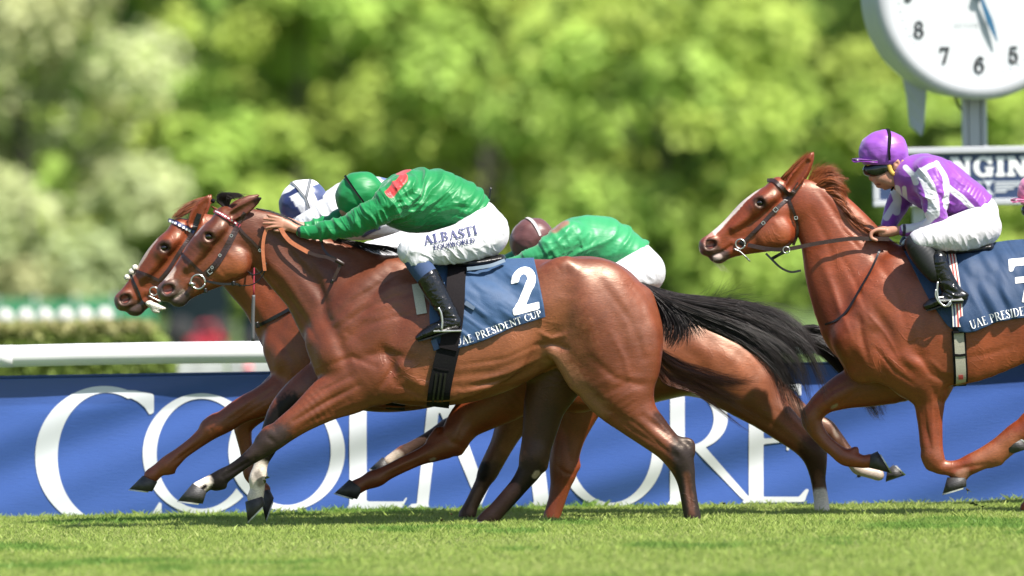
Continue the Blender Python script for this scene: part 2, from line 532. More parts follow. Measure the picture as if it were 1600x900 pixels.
M['eye'] = mat('horse_eye', (0.006, 0.004, 0.003), 0.06, spec=0.7, coat=0.6)
M['leather'] = mat('brown_leather', (0.030, 0.014, 0.011), 0.40, noise=0.3, nscale=50, bump=0.001, bscale=200, spec=0.5)
M['black_leather'] = mat('black_leather', (0.008, 0.007, 0.007), 0.35, noise=0.3, nscale=40, bump=0.001, bscale=150)
M['tan_rubber'] = mat('tan_rein_rubber', (0.42, 0.13, 0.055), 0.5, noise=0.2, nscale=60, bump=0.001, bscale=250)
M['boot'] = mat('boot_patent', (0.005, 0.005, 0.006), 0.24, spec=0.5, coat=0.2, crough=.15, bump=0.006, bscale=30, distort=0.6, bdetail=2)
M['green_silk'] = mat('green_silk', rough=0.45, tint=True, spec=0.38, sheen=0.25, noise=0.06, nscale=7, bump=0.0035, bscale=15, bstretch=(0.6, 1, 2.0), distort=0.5, bdetail=2)
M['silk'] = mat('satin_silk', rough=0.42, tint=True, spec=0.42, sheen=0.3, noise=0.06, nscale=7, bump=0.003, bscale=18, bstretch=(0.8, 1, 1.8), distort=0.5, bdetail=2)
M['breeches'] = mat('breeches_nylon', rough=0.42, tint=True, spec=0.35, sheen=0.15, bump=0.003, bscale=16, bstretch=(2.4, 1, 0.8), distort=0.5, bdetail=2)
M['skin'] = mat('skin', rough=0.45, tint=True, noise=0.10, nscale=60, spec=0.4, bump=0.0006, bscale=300)
M['black_cloth'] = mat('black_elastic', (0.005, 0.0045, 0.005), 0.75, spec=0.15, noise=0.3, nscale=90, bump=0.001, bscale=400)
M['grey_elastic'] = mat('grey_elastic', (0.010, 0.008, 0.009), 0.8, spec=0.12, noise=0.25, nscale=120, bump=0.001, bscale=400)
M['cloth'] = mat('blue_saddlecloth', tint=True, rough=0.55, spec=0.3, sheen=0.2, noise=0.08, nscale=30, bump=0.0015, bscale=260)
M['white_print'] = mat('white_print', (0.80, 0.80, 0.80), 0.6)
M['navy_print'] = mat('navy_print', (0.016, 0.022, 0.10), 0.6)
M['plain'] = mat('painted', tint=True, rough=0.5)
M['gloss_black'] = mat('goggle_lens', (0.006, 0.007, 0.008), 0.07, spec=0.7)
M['white_paint'] = mat('white_rail_plastic', (0.74, 0.74, 0.74), 0.35, noise=0.05, nscale=3)
M['white_metal'] = mat('white_painted_metal', (0.42, 0.43, 0.45), 0.4, noise=0.05, nscale=4)
M['clock_face'] = mat('clock_dial', (0.50, 0.52, 0.53), 0.45, noise=0.03, nscale=3)
M['numeral'] = mat('dial_black', (0.015, 0.016, 0.018), 0.5)
M['hand_blue'] = mat('clock_hand_blue', (0.02, 0.10, 0.19), 0.35)
M['navy_board'] = mat('navy_board', (0.026, 0.046, 0.105), 0.45, noise=0.06, nscale=4)
M['banner'] = mat('banner_vinyl', rough=0.33, spec=0.5, tint=True, noise=0.05, nscale=3, bump=0.0012, bscale=60, bstretch=(0.4, 1, 3))
M['banner_white'] = mat('banner_white', (0.62, 0.64, 0.67), 0.4)
M['grass'] = mat('turf_blades', rough=0.5, tint=True, trans=0.42, spec=0.3)
M['leaf'] = mat('tree_leaves', rough=0.6, tint=True, trans=0.33, spec=0.2)
M['bark'] = mat('bark', (0.030, 0.030, 0.020), 0.9, noise=0.4, nscale=6, bump=0.02, bscale=12, bstretch=(1, 1, 0.2))
M['dark_green'] = mat('green_hoarding', (0.035, 0.21, 0.10), 0.5, noise=0.1, nscale=2)
M['red_paint'] = mat('red_car_paint', (0.38, 0.020, 0.035), 0.3, coat=0.5)
M['white_car'] = mat('white_car_paint', (0.72, 0.72, 0.74), 0.3, coat=0.5)
M['dark_paint'] = mat('dark_van_paint', (0.006, 0.013, 0.016), 0.7, spec=0.1)
M['glass'] = mat('car_glass', (0.02, 0.025, 0.03), 0.08, spec=0.7)
M['tyre'] = mat('tyre_rubber', (0.015, 0.015, 0.016), 0.8)

def ground_mat(name, c1, c2, sc):
    m = mat(name, c1, 0.85)
    nt = m.node_tree; N = nt.nodes; L = nt.links
    tc = N.new('ShaderNodeTexCoord')
    n1 = N.new('ShaderNodeTexNoise'); n1.inputs['Scale'].default_value = sc; n1.inputs['Detail'].default_value = 8
    L.new(tc.outputs['Object'], n1.inputs['Vector'])
    r = N.new('ShaderNodeValToRGB')
    r.color_ramp.elements[0].position = 0.35; r.color_ramp.elements[0].color = (*c1, 1)
    r.color_ramp.elements[1].position = 0.68; r.color_ramp.elements[1].color = (*c2, 1)
    L.new(n1.outputs[0], r.inputs[0]); L.new(r.outputs[0], N['Principled BSDF'].inputs['Base Color'])
    n2 = N.new('ShaderNodeTexNoise'); n2.inputs['Scale'].default_value = 40; n2.inputs['Detail'].default_value = 4
    L.new(tc.outputs['Object'], n2.inputs['Vector'])
    bp = N.new('ShaderNodeBump'); bp.inputs['Distance'].default_value = 0.03
    L.new(n2.outputs[0], bp.inputs['Height']); L.new(bp.outputs[0], N['Principled BSDF'].inputs['Normal'])
    return m
M['soil'] = ground_mat('turf_soil', (0.060, 0.105, 0.018), (0.11, 0.17, 0.030), 3.0)
M['hill'] = ground_mat('wooded_slope', (0.015, 0.030, 0.012), (0.035, 0.065, 0.015), 0.15)

# ------------------------------------------------------------------ letters: unions of strokes turned into flat meshes
class Glyph:
    """inside(x, y) < 0, cap height 1"""
    def __init__(self, w):
        self.w = w; self.parts = []; self.cuts = []
    def line(self, x0, y0, x1, y1, w0, w1=None):
        w1 = w0 if w1 is None else w1
        def f(x, y):
            dx, dy = x1 - x0, y1 - y0; L = math.hypot(dx, dy)
            u = ((x - x0) * dx + (y - y0) * dy) / L; v = np.abs((x - x0) * dy - (y - y0) * dx) / L
            return np.maximum(np.maximum(-u, u - L), v - (w0 + (w1 - w0) * np.clip(u / L, 0, 1)) / 2)
        self.parts.append(f); return self
    def poly(self, pts):
        """any simple polygon"""
        P = np.array(pts, float)
        def f(x, y):
            d = np.full(np.shape(x), 1e9); ins = np.zeros(np.shape(x), bool)
            for a, b in zip(P, np.roll(P, -1, 0)):
                e = b - a
                t = np.clip(((x - a[0]) * e[0] + (y - a[1]) * e[1]) / max(e @ e, 1e-12), 0, 1)
                d = np.minimum(d, np.hypot(x - a[0] - t * e[0], y - a[1] - t * e[1]))
                if a[1] != b[1]:
                    c = (a[1] > y) != (b[1] > y)
                    ins ^= c & (x < (b[0] - a[0]) * (y - a[1]) / (b[1] - a[1]) + a[0])
            return np.where(ins, -d, d)
        self.parts.append(f); return self
    def ring(self, cx, cy, rx, ry, tx, ty, cuts=(), dx=0.0):
        """outer ellipse less inner ellipse (shifted dx); cuts: (px, py, nx, ny) keep the side away from the normal"""
        def f(x, y):
            o = (np.hypot((x - cx) / rx, (y - cy) / ry) - 1) * min(rx, ry)
            i = (1 - np.hypot((x - cx - dx) / (rx - tx), (y - cy) / (ry - ty))) * min(rx - tx, ry - ty)
            r = np.maximum(o, i)
            for c in cuts:
                if callable(c):
                    r = np.maximum(r, c(x, y))
                else:
                    l = math.hypot(c[2], c[3])
                    r = np.maximum(r, ((x - c[0]) * c[2] + (y - c[1]) * c[3]) / l)
            return r
        self.parts.append(f); return self
    def ell(self, cx, cy, rx, ry):
        self.parts.append(lambda x, y: (np.hypot((x - cx) / rx, (y - cy) / ry) - 1) * min(rx, ry)); return self
    def cut(self, f):
        self.cuts.append(f); return self
    def val(self, x, y):
        r = None
        for p in self.parts:
            v = p(x, y); r = v if r is None else np.minimum(r, v)
        for c in self.cuts:
            r = np.maximum(r, c(x, y))
        return r

def fill2d(fn, x0, x1, y0, y1, h):
    """flat mesh of the region fn < 0 : verts (n,2), list of triangle/quad arrays"""
    nx = int(math.ceil((x1 - x0) / h)) + 2; ny = int(math.ceil((y1 - y0) / h)) + 2
    xs = x0 - h / 2 + np.arange(nx) * h; ys = y0 - h / 2 + np.arange(ny) * h
    X, Y = np.meshgrid(xs, ys, indexing='ij')
    v = fn(X, Y); v = np.where(np.abs(v) < 1e-7, 1e-7, v)
    V = []; key = {}
    def vid(k, p):
        if k not in key:
            key[k] = len(V); V.append(p)
        return key[k]
    tris = []; quads = []
    ins = v < 0
    cells = np.argwhere(ins[:-1, :-1] | ins[1:, :-1] | ins[:-1, 1:] | ins[1:, 1:])
    for i, j in cells:
        c = [(i, j), (i + 1, j), (i + 1, j + 1), (i, j + 1)]
        poly = []
        for a in range(4):
            p, q = c[a], c[(a + 1) % 4]
            vp, vq = v[p], v[q]
            if vp < 0:
                poly.append(vid(p, (xs[p[0]], ys[p[1]])))
            if (vp < 0) != (vq < 0):
                t = vp / (vp - vq)
                k = (min(p, q), max(p, q))
                poly.append(vid(k, (xs[p[0]] + t * (xs[q[0]] - xs[p[0]]), ys[p[1]] + t * (ys[q[1]] - ys[p[1]]))))
        if len(poly) == 4:
            quads.append(poly)
        else:
            for a in range(1, len(poly) - 1):
                tris.append([poly[0], poly[a], poly[a + 1]])
    return np.array(V), [np.array(quads, int).reshape(-1, 4), np.array(tris, int).reshape(-1, 3)]

def serif_font():
    T, t, s = 0.15, 0.055, 0.055
    G = {}
    def stem(g, x, y0=0.0, y1=1.0, w=T, b=True, tp=True, e=0.085):
        g.line(x, y0, x, y1, w)
        if b: g.line(x - w / 2 - e, y0 + s / 2, x + w / 2 + e, y0 + s / 2, s)
        if tp: g.line(x - w / 2 - e, y1 - s / 2, x + w / 2 + e, y1 - s / 2, s)
        return g
    g = Glyph(.80); g.line(.10, 0, .40, 1, t + .01).line(.38, 1, .70, 0, T).line(.2, .33, .6, .33, t).line(0, s / 2, .22, s / 2, s).line(.55, s / 2, .84, s / 2, s); G['A'] = g
    g = Glyph(.66); stem(g, .16); g.ring(.26, .74, .30, .26, .13, t, [(.24, 0, -1, 0)]).ring(.26, .27, .36, .27, .14, t, [(.24, 0, -1, 0)]); G['B'] = g
    g = Glyph(.74); g.ring(.42, .5, .42, .52, .15, t, [lambda x, y: np.minimum(x - .62, .24 - np.abs(y - .5))]).line(.72, .68, .72, .98, t).line(.72, .05, .74, .3, .03); G['C'] = g
    g = Glyph(.78); stem(g, .16); g.ring(.26, .5, .50, .5, .15, t, [(.24, 0, -1, 0)]); G['D'] = g
    g = Glyph(.62); stem(g, .16); g.line(.1, 1 - s / 2, .56, 1 - s / 2, s).line(.1, s / 2, .58, s / 2, s).line(.2, .53, .44, .53, t).line(.55, .8, .55, 1, .045).line(.58, 0, .58, .22, .045).line(.44, .43, .44, .63, .04); G['E'] = g
    g = Glyph(.80); g.ring(.42, .5, .42, .52, .15, t, [lambda x, y: np.minimum(x - .60, .22 - np.abs(y - .52))]).line(.72, .68, .72, .98, t); stem(g, .68, 0.02, .44, .14, False, True); G['G'] = g
    g = Glyph(.32); stem(g, .16); G['I'] = g
    g = Glyph(.60); stem(g, .16); g.line(.1, s / 2, .58, s / 2, s).line(.57, 0, .57, .26, .05); G['L'] = g
    g = Glyph(.98); stem(g, .14, w=t + .01); stem(g, .84); g.line(.14, 1, .49, .02, T).line(.49, .02, .84, 1, t); G['M'] = g
    g = Glyph(.82); stem(g, .13, w=t + .01); stem(g, .70, w=t + .01, b=False); g.line(.13, .97, .68, .02, T); G['N'] = g
    g = Glyph(.84); g.ring(.42, .5, .42, .52, .15, t); G['O'] = g
    g = Glyph(.84); g.ring(.42, .5, .42, .52, .15, t).line(.40, .05, .80, -.22, .12, .06); G['Q'] = g
    g = Glyph(.62); stem(g, .16); g.ring(.26, .72, .34, .28, .13, t, [(.24, 0, -1, 0)]); G['P'] = g
    g = Glyph(.74); stem(g, .16); g.ring(.26, .73, .33, .27, .13, t, [(.24, 0, -1, 0)]).line(.34, .5, .68, 0, .14).line(.6, s / 2, .78, s / 2, s); G['R'] = g
    g = Glyph(.54); g.ring(.27, .74, .24, .27, .11, t, [lambda x, y: np.minimum(x - .29, .74 - y)]).ring(.27, .26, .26, .27, .12, t, [lambda x, y: np.minimum(.25 - x, y - .26)]).line(.12, .70, .42, .33, .15).line(.49, .74, .49, .98, .045).line(.03, .02, .03, .28, .045); G['S'] = g
    g = Glyph(.68); stem(g, .34, tp=False); g.line(.02, 1 - s / 2, .66, 1 - s / 2, s).line(.035, .78, .035, 1, .045).line(.645, .78, .645, 1, .045); G['T'] = g
    g = Glyph(.78); stem(g, .15, .34, 1, b=False); stem(g, .65, .34, 1, t + .01, b=False); g.ring(.377, .36, .30, .38, .13, t + .02, [(0, .37, 0, 1)]); G['U'] = g
    g = Glyph(1.08); g.line(.10, 1, .34, 0, T).line(.34, 0, .54, .96, t).line(.52, 1, .76, 0, T).line(.76, 0, .98, 1, t).line(0, 1 - s / 2, .24, 1 - s / 2, s).line(.42, 1 - s / 2, .66, 1 - s / 2, s).line(.86, 1 - s / 2, 1.08, 1 - s / 2, s); G['W'] = g
    g = Glyph(.60); g.ring(.3, .70, .28, .31, .15, .08, [lambda x, y: np.minimum(.68 - y, x - .30) if False else np.minimum(.70 - y, .34 - x)]).line(.50, .62, .12, .10, .16).line(.02, .065, .58, .065, .13).line(.54, .0, .58, .24, .06).ell(.13, .70, .10, .09); G['2'] = g
    g = Glyph(.58); g.line(.02, .94, .58, .94, .12).line(.52, .92, .22, 0, .10, .16).line(.04, .72, .04, 1, .06); G['7'] = g
    g = Glyph(.62); g.ring(.31, .31, .31, .33, .13, .07).ring(.45, .36, .45, .64, .15, .05, [lambda x, y: np.maximum(x - .42, .31 - y)]).ell(.50, .85, .09, .09); G['6'] = g
    g = Glyph(.60); g.ring(.3, .74, .25, .27, .11, .06).ring(.3, .27, .30, .29, .13, .06); G['8'] = g
    g = Glyph(.58); g.ring(.27, .32, .30, .34, .14, .06, [lambda x, y: np.minimum(.30 - x, np.abs(y - .33) - .22) if False else np.maximum(-.01 - x, np.minimum(.22 - x, .12 - np.abs(y - .34)))]).line(.08, .50, .12, .98, .06).line(.10, .94, .52, .94, .11).ell(.10, .20, .09, .09); G['5'] = g
    g = Glyph(.60); g.line(.36, 0, .36, 1, .14).line(.40, .98, .02, .34, .06).line(.02, .30, .58, .30, .08).line(.2, .03, .52, .03, .055); G['4'] = g
    g = Glyph(.58); g.ring(.26, .74, .24, .27, .12, .06, [lambda x, y: np.minimum(.22 - x, np.abs(y - .74) - .9 + .75)]).ring(.26, .27, .29, .29, .13, .06, [lambda x, y: np.minimum(.20 - x, .12 - np.abs(y - .27) if False else .14 - np.abs(y - .30))]).ell(.09, .20, .09, .09).ell(.09, .80, .08, .08); G['3'] = g
    g = Glyph(.40); g.line(.20, 0, .20, 1, .15).line(.04, .03, .36, .03, .055).line(.06, .84, .20, .98, .07); G['1'] = g
    g = Glyph(.62); g.ring(.31, .69, .31, .33, .13, .07).ring(.17, .64, .45, .64, .15, .05, [lambda x, y: np.maximum(.20 - x, y - .69)]).ell(.12, .15, .09, .09); G['9'] = g
    g = Glyph(.66); g.ring(.33, .5, .33, .52, .15, .06); G['0'] = g
    return G
FONT = serif_font()
# ------------------------------------------------------------------ ground and turf
BY = 3.20                               # depth of the banner
S0 = scale_at(0.0)
def build_ground():
    # one sheet out to the horizon, finer near the track
    xs = np.unique(np.concatenate([np.linspace(-1600, -40, 14), np.linspace(-40, 40, 41), np.linspace(40, 1600, 14)]))
    ys = np.unique(np.concatenate([np.linspace(-120, 40, 81), np.linspace(40, 320, 30), np.linspace(320, 2600, 20)]))
    X, Yg = np.meshgrid(xs, ys, indexing='ij')
    Z = np.zeros_like(X)
    V = np.stack([X, Yg, Z], -1).reshape(-1, 3)
    n, m = X.shape
    i = np.arange(n - 1)[:, None] * m; j = np.arange(m - 1)[None]
    F = np.stack([i + j, i + m + j, i + m + j + 1, i + j + 1], -1).reshape(-1, 4)
    tag(mesh_np('ground', V, F, M['soil'], smooth=True), kind='structure')

def build_grass():
    rng = np.random.default_rng(3)
    def blades(n, x0, x1, y0, y1, hmin, hmax, wid, lean):
        x = rng.uniform(x0, x1, n); y = rng.uniform(y0, y1, n)
        P = np.stack([x, y, np.zeros(n)], 1)
        patch = vnoise(P * [0.9, 0.7, 1] + 5, 1) + 0.5 * vnoise(P * [3.1, 2.4, 1], 2)
        tuft = vnoise(P * [7, 7, 1], 3)
        h = rng.uniform(hmin, hmax, n) * (1 + 0.28 * patch + 0.25 * tuft)
        a = rng.uniform(0, 2 * math.pi, n); wd = wid * rng.uniform(0.6, 1.3, n)
        dx = np.cos(a) * wd / 2; dy = np.sin(a) * wd / 2
        b = rng.uniform(0, 2 * math.pi, n); ln = h * lean * rng.uniform(0.1, 1.0, n)
        lx = np.cos(b) * ln; ly = np.sin(b) * ln
        V = np.empty((n, 4, 3), np.float32)
        V[:, 0] = np.stack([x - dx, y - dy, np.full(n, -0.004)], 1)
        V[:, 1] = np.stack([x + dx, y + dy, np.full(n, -0.004)], 1)
        V[:, 2] = np.stack([x + lx * 0.35 + dx * 0.7, y + ly * 0.35 + dy * 0.7, h * 0.62], 1)
        V[:, 3] = np.stack([x + lx, y + ly, h], 1)
        base = np.array([0.33, 0.43, 0.095]); dry = np.array([0.47, 0.48, 0.19]); deep = np.array([0.15, 0.29, 0.05])
        u = rng.uniform(0, 1, n)[:, None]
        c = base * (0.8 + 0.4 * u)
        k = np.clip(rng.uniform(-0.6, 1.0, n) - 0.25 * patch, 0, 1)[:, None] ** 2 * 0.8
        c = c * (1 - k) + dry * k
        k = sstep(0.38, 0.75, patch)[:, None] * 0.8
        c = c * (1 - k) + deep * k
        F = (np.arange(n)[:, None] * 4 + np.array([[0, 1, 2]])), (np.arange(n)[:, None] * 4 + np.array([[0, 2, 3]]))
        return V.reshape(-1, 3), np.concatenate(F), np.repeat(c, 4, 0)
    sets = [blades(620000, -3.3, 3.3, -8.6, 2.6, 0.018, 0.042, 0.0046, 0.9),
            blades(40000, -3.6, 3.6, 2.2, 3.17, 0.012, 0.028, 0.0045, 0.9),
            blades(1500, -3.6, 3.6, 3.0, 3.17, 0.02, 0.05, 0.0022, 1.2),
            blades(60000, -6.5, 6.5, -11.0, 2.6, 0.022, 0.055, 0.010, 0.9)]
    V = []; F = []; C = []; n = 0
    for v, f, c in sets:
        V.append(v); F.append(f + n); C.append(c); n += len(v)
    o = mesh_np('grass', np.concatenate(V), np.concatenate(F), M['grass'], smooth=False, col=np.concatenate(C))
    tag(o, 'short bright green turf of the racing track under the horses', 'grass', kind='stuff')

# ------------------------------------------------------------------ rail, banner
def rail_line(px, Y, zoff=0.0):
    p = W(px, 550, Y)
    return p[0]

def build_rail():
    RY = BY - 0.055
    top = W(200, 536.5, RY); bot = W(200, 570.5, RY)
    zc = (top[2] + bot[2]) / 2; r = (top[2] - bot[2]) / 2
    t = thing('running_rail', 'white plastic running rail on posts along the top of the blue banner', 'rail', (0, RY, 0))
    m = MB()
    xs = np.linspace(-14, 14, 57)
    m.tube(np.stack([xs, np.full(57, RY), np.full(57, zc) + 0.004 * np.sin(xs * 2.1)], 1), r, 20)
    m.build('top_rail', M['white_paint'], t, True)
    for x in np.arange(-13.1, 14, 2.4):
        b = MB(); b.tube(np.array([[x + .5, RY, zc], [x + .62, RY, zc]]), r * 1.03, 20); b.build('joint_sleeve', M['white_paint'], t, True)
        b = MB()
        b.tube(np.array([[x, BY + 0.22, -0.05], [x, BY + 0.22, zc - 0.25], [x, BY + 0.16, zc - 0.12], [x, RY + 0.02, zc - r * 0.6]]), 0.032, 10)
        b.build('post', M['white_paint'], t, True)
    return zc

LETTERS = []
def banner_fold(x, z):
    """how far the vinyl bellies towards the track"""
    x = np.asarray(x, float); z = np.asarray(z, float)
    u = z * 1.9 - x * 0.62
    a = 0.5 + 0.5 * vnoise(np.stack([x * 0.35, z * 0 + 3.0, z * 0.6], -1).reshape(-1, 3), 4).reshape(x.shape)
    f = np.sin(u * 5.1 + 0.9 * np.sin(x * 0.8)) * 0.6 + np.sin(u * 9.3 + 1.3 + 0.7 * np.sin(x * 1.3)) * 0.4
    e = np.clip((0.80 - z) / 0.18, 0, 1)
    return (0.027 * f * (0.25 + a) + 0.012 * a) * e

def build_banner():
    tz = W(200, 587.0, BY)[2]
    t = thing('advertising_banner', 'long blue vinyl banner with tall white serif lettering below the white rail', 'banner', (0, BY, 0))
    xs = np.linspace(-9, 9, 541); zs = np.linspace(-0.03, tz, 57)
    X, Z = np.meshgrid(xs, zs, indexing='ij')
    Yb = BY - banner_fold(X, Z)
    n, m = X.shape
    V1 = np.stack([X, Yb, Z], -1).reshape(-1, 3); V2 = V1 + [0, 0.006, 0]
    i = np.arange(n - 1)[:, None] * m; j = np.arange(m - 1)[None]
    F = np.stack([i + j, i + m + j, i + m + j + 1, i + j + 1], -1).reshape(-1, 4)
    k = n * m
    top = np.arange(n - 1) * m + m - 1
    E = np.stack([top, top + m, top + m + k, top + k], 1)
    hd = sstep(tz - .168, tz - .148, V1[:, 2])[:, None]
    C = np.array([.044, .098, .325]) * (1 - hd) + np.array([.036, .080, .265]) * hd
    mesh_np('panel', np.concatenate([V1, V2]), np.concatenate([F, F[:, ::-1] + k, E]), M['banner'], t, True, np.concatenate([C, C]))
    hm = MB()
    hm.tube(np.stack([xs[::6], np.full(len(xs[::6]), BY), np.full(len(xs[::6]), tz + 0.004)], 1), 0.008, 8)
    hm.build('hem', mat('hem_blue', (.02, .05, .2), .4), t, True)
    # lettering, in photo-scale units on the banner plane; y turned up
    def L(fn, x0, x1, y0, y1):
        V, F = fill2d(lambda x, y: fn(x, -y), x0, x1, -y1, -y0, 2.6)
        P = WX(np.stack([V[:, 0], -V[:, 1]], 1), BY)
        P[:, 1] = BY - banner_fold(P[:, 0], P[:, 2]) - 0.004
        keep = P[:, 2] > -0.03
        mesh_np('letter', P, F, M['banner_white'], t, True)
    sk = 0.017
    def ring(cx, cy, rx, ry, tx, ty):
        g = Glyph(1); g.ring(cx, cy, rx, ry, tx, ty); return g.parts[0]
    def disc(cx, cy, rx, ry):
        return lambda x, y: (np.hypot((x - cx) / rx, (y - cy) / ry) - 1) * min(rx, ry)
    O1 = ring(315, 709, 92, 94.5, 22, 8.5); O2 = ring(448, 705, 91, 92.5, 22, 8.5); O3 = ring(955, 699, 84, 95, 20, 8.5)
    dO1 = disc(315, 709, 98, 100.5); dO2 = disc(448, 705, 97, 98)
    gC = Glyph(1)
    gC.ring(163, 714, 108, 111, 31, 10.5, [(202, 700, 1, 0)], dx=4)
    gC.poly([(200, 609.5), (212, 610), (226, 613), (240.5, 616), (240.5, 645), (233.5, 648), (226, 636), (215, 627), (200, 620)])
    gC.poly([(250, 783), (253, 783), (252, 810), (228, 818)])
    L(lambda x, y: np.maximum(gC.val(x, y), -dO1(x, y)), 50, 275, 598, 830)
    L(lambda x, y: np.maximum(O1(x, y), -dO2(x, y)), 220, 410, 610, 806)
    L(O2, 354, 542, 610, 800)
    g = Glyph(1); g.poly([(546, 610), (573, 610), (573, 792), (546, 792)]).poly([(536, 606), (584, 606), (576, 613), (543, 613)])
    g.poly([(541, 795.5), (549, 783), (630, 783.5), (634, 777), (637, 777), (628, 794)])
    L(g.val, 530, 640, 602, 798)
    g = Glyph(1); g.poly([(671, 604), (690, 604), (669, 790), (651, 790)]).poly([(636, 793), (644, 787), (666, 787), (674, 792)])
    g.poly([(671, 604), (700, 604), (760, 769), (750, 790), (747, 788)]).poly([(746, 789), (752, 789), (829, 606), (820, 606)])
    g.poly([(812, 606), (836, 606), (859, 790), (835, 790)]).poly([(830, 788), (836, 782), (858, 782), (865, 787)])
    L(g.val, 632, 870, 602, 796)
    L(O3, 868, 1042, 600, 797)
    g = Glyph(1); g.poly([(1047, 608), (1070, 608), (1070, 786), (1047, 786)]).poly([(1037, 604), (1082, 604), (1078, 611), (1042, 611)]).poly([(1041, 789), (1047, 782), (1070, 782), (1076, 789)])
    g.ring(1074, 654, 63, 50, 22, 8, [(1066, 0, -1, 0)]).poly([(1080, 697), (1101, 697), (1168, 774), (1180, 783), (1160, 780)])
    L(g.val, 1032, 1185, 598, 794)
    g = Glyph(1); g.poly([(1170, 606), (1193, 606), (1193, 783), (1170, 783)]).poly([(1162, 602), (1252, 600), (1252, 618), (1247, 618), (1244, 610), (1162, 610)])
    g.poly([(1192, 685), (1232, 684), (1232, 690), (1192, 694)]).poly([(1229, 673), (1233, 673), (1233, 704), (1229, 704)])
    g.poly([(1158, 786), (1166, 776), (1248, 776), (1259, 764), (1264, 764), (1257, 784)])
    L(g.val, 1150, 1270, 596, 790)
    return t

# ------------------------------------------------------------------ timing clock and sponsor board
def flat_text(mb_name, word, cap, space, place, mat_, parent, name='letter', h=0.05, font=None, bold=0.0):
    """place(x, y) in cap heights -> 3-D points; one mesh a letter"""
    x = 0.0
    for ch in word:
        if ch == ' ':
            x += 0.42; continue
        g = (font or FONT)[ch]
        V, F = fill2d(lambda a, b: g.val(a, b) - bold, -0.12, g.w + 0.12, -0.3, 1.08, h)
        P = place(V[:, 0] + x, V[:, 1])
        mesh_np(name, P, F, mat_, parent, True)
        x += g.w + space
    return x

def text_width(word, space):
    return sum(0.42 if c == ' ' else FONT[c].w + space for c in word)

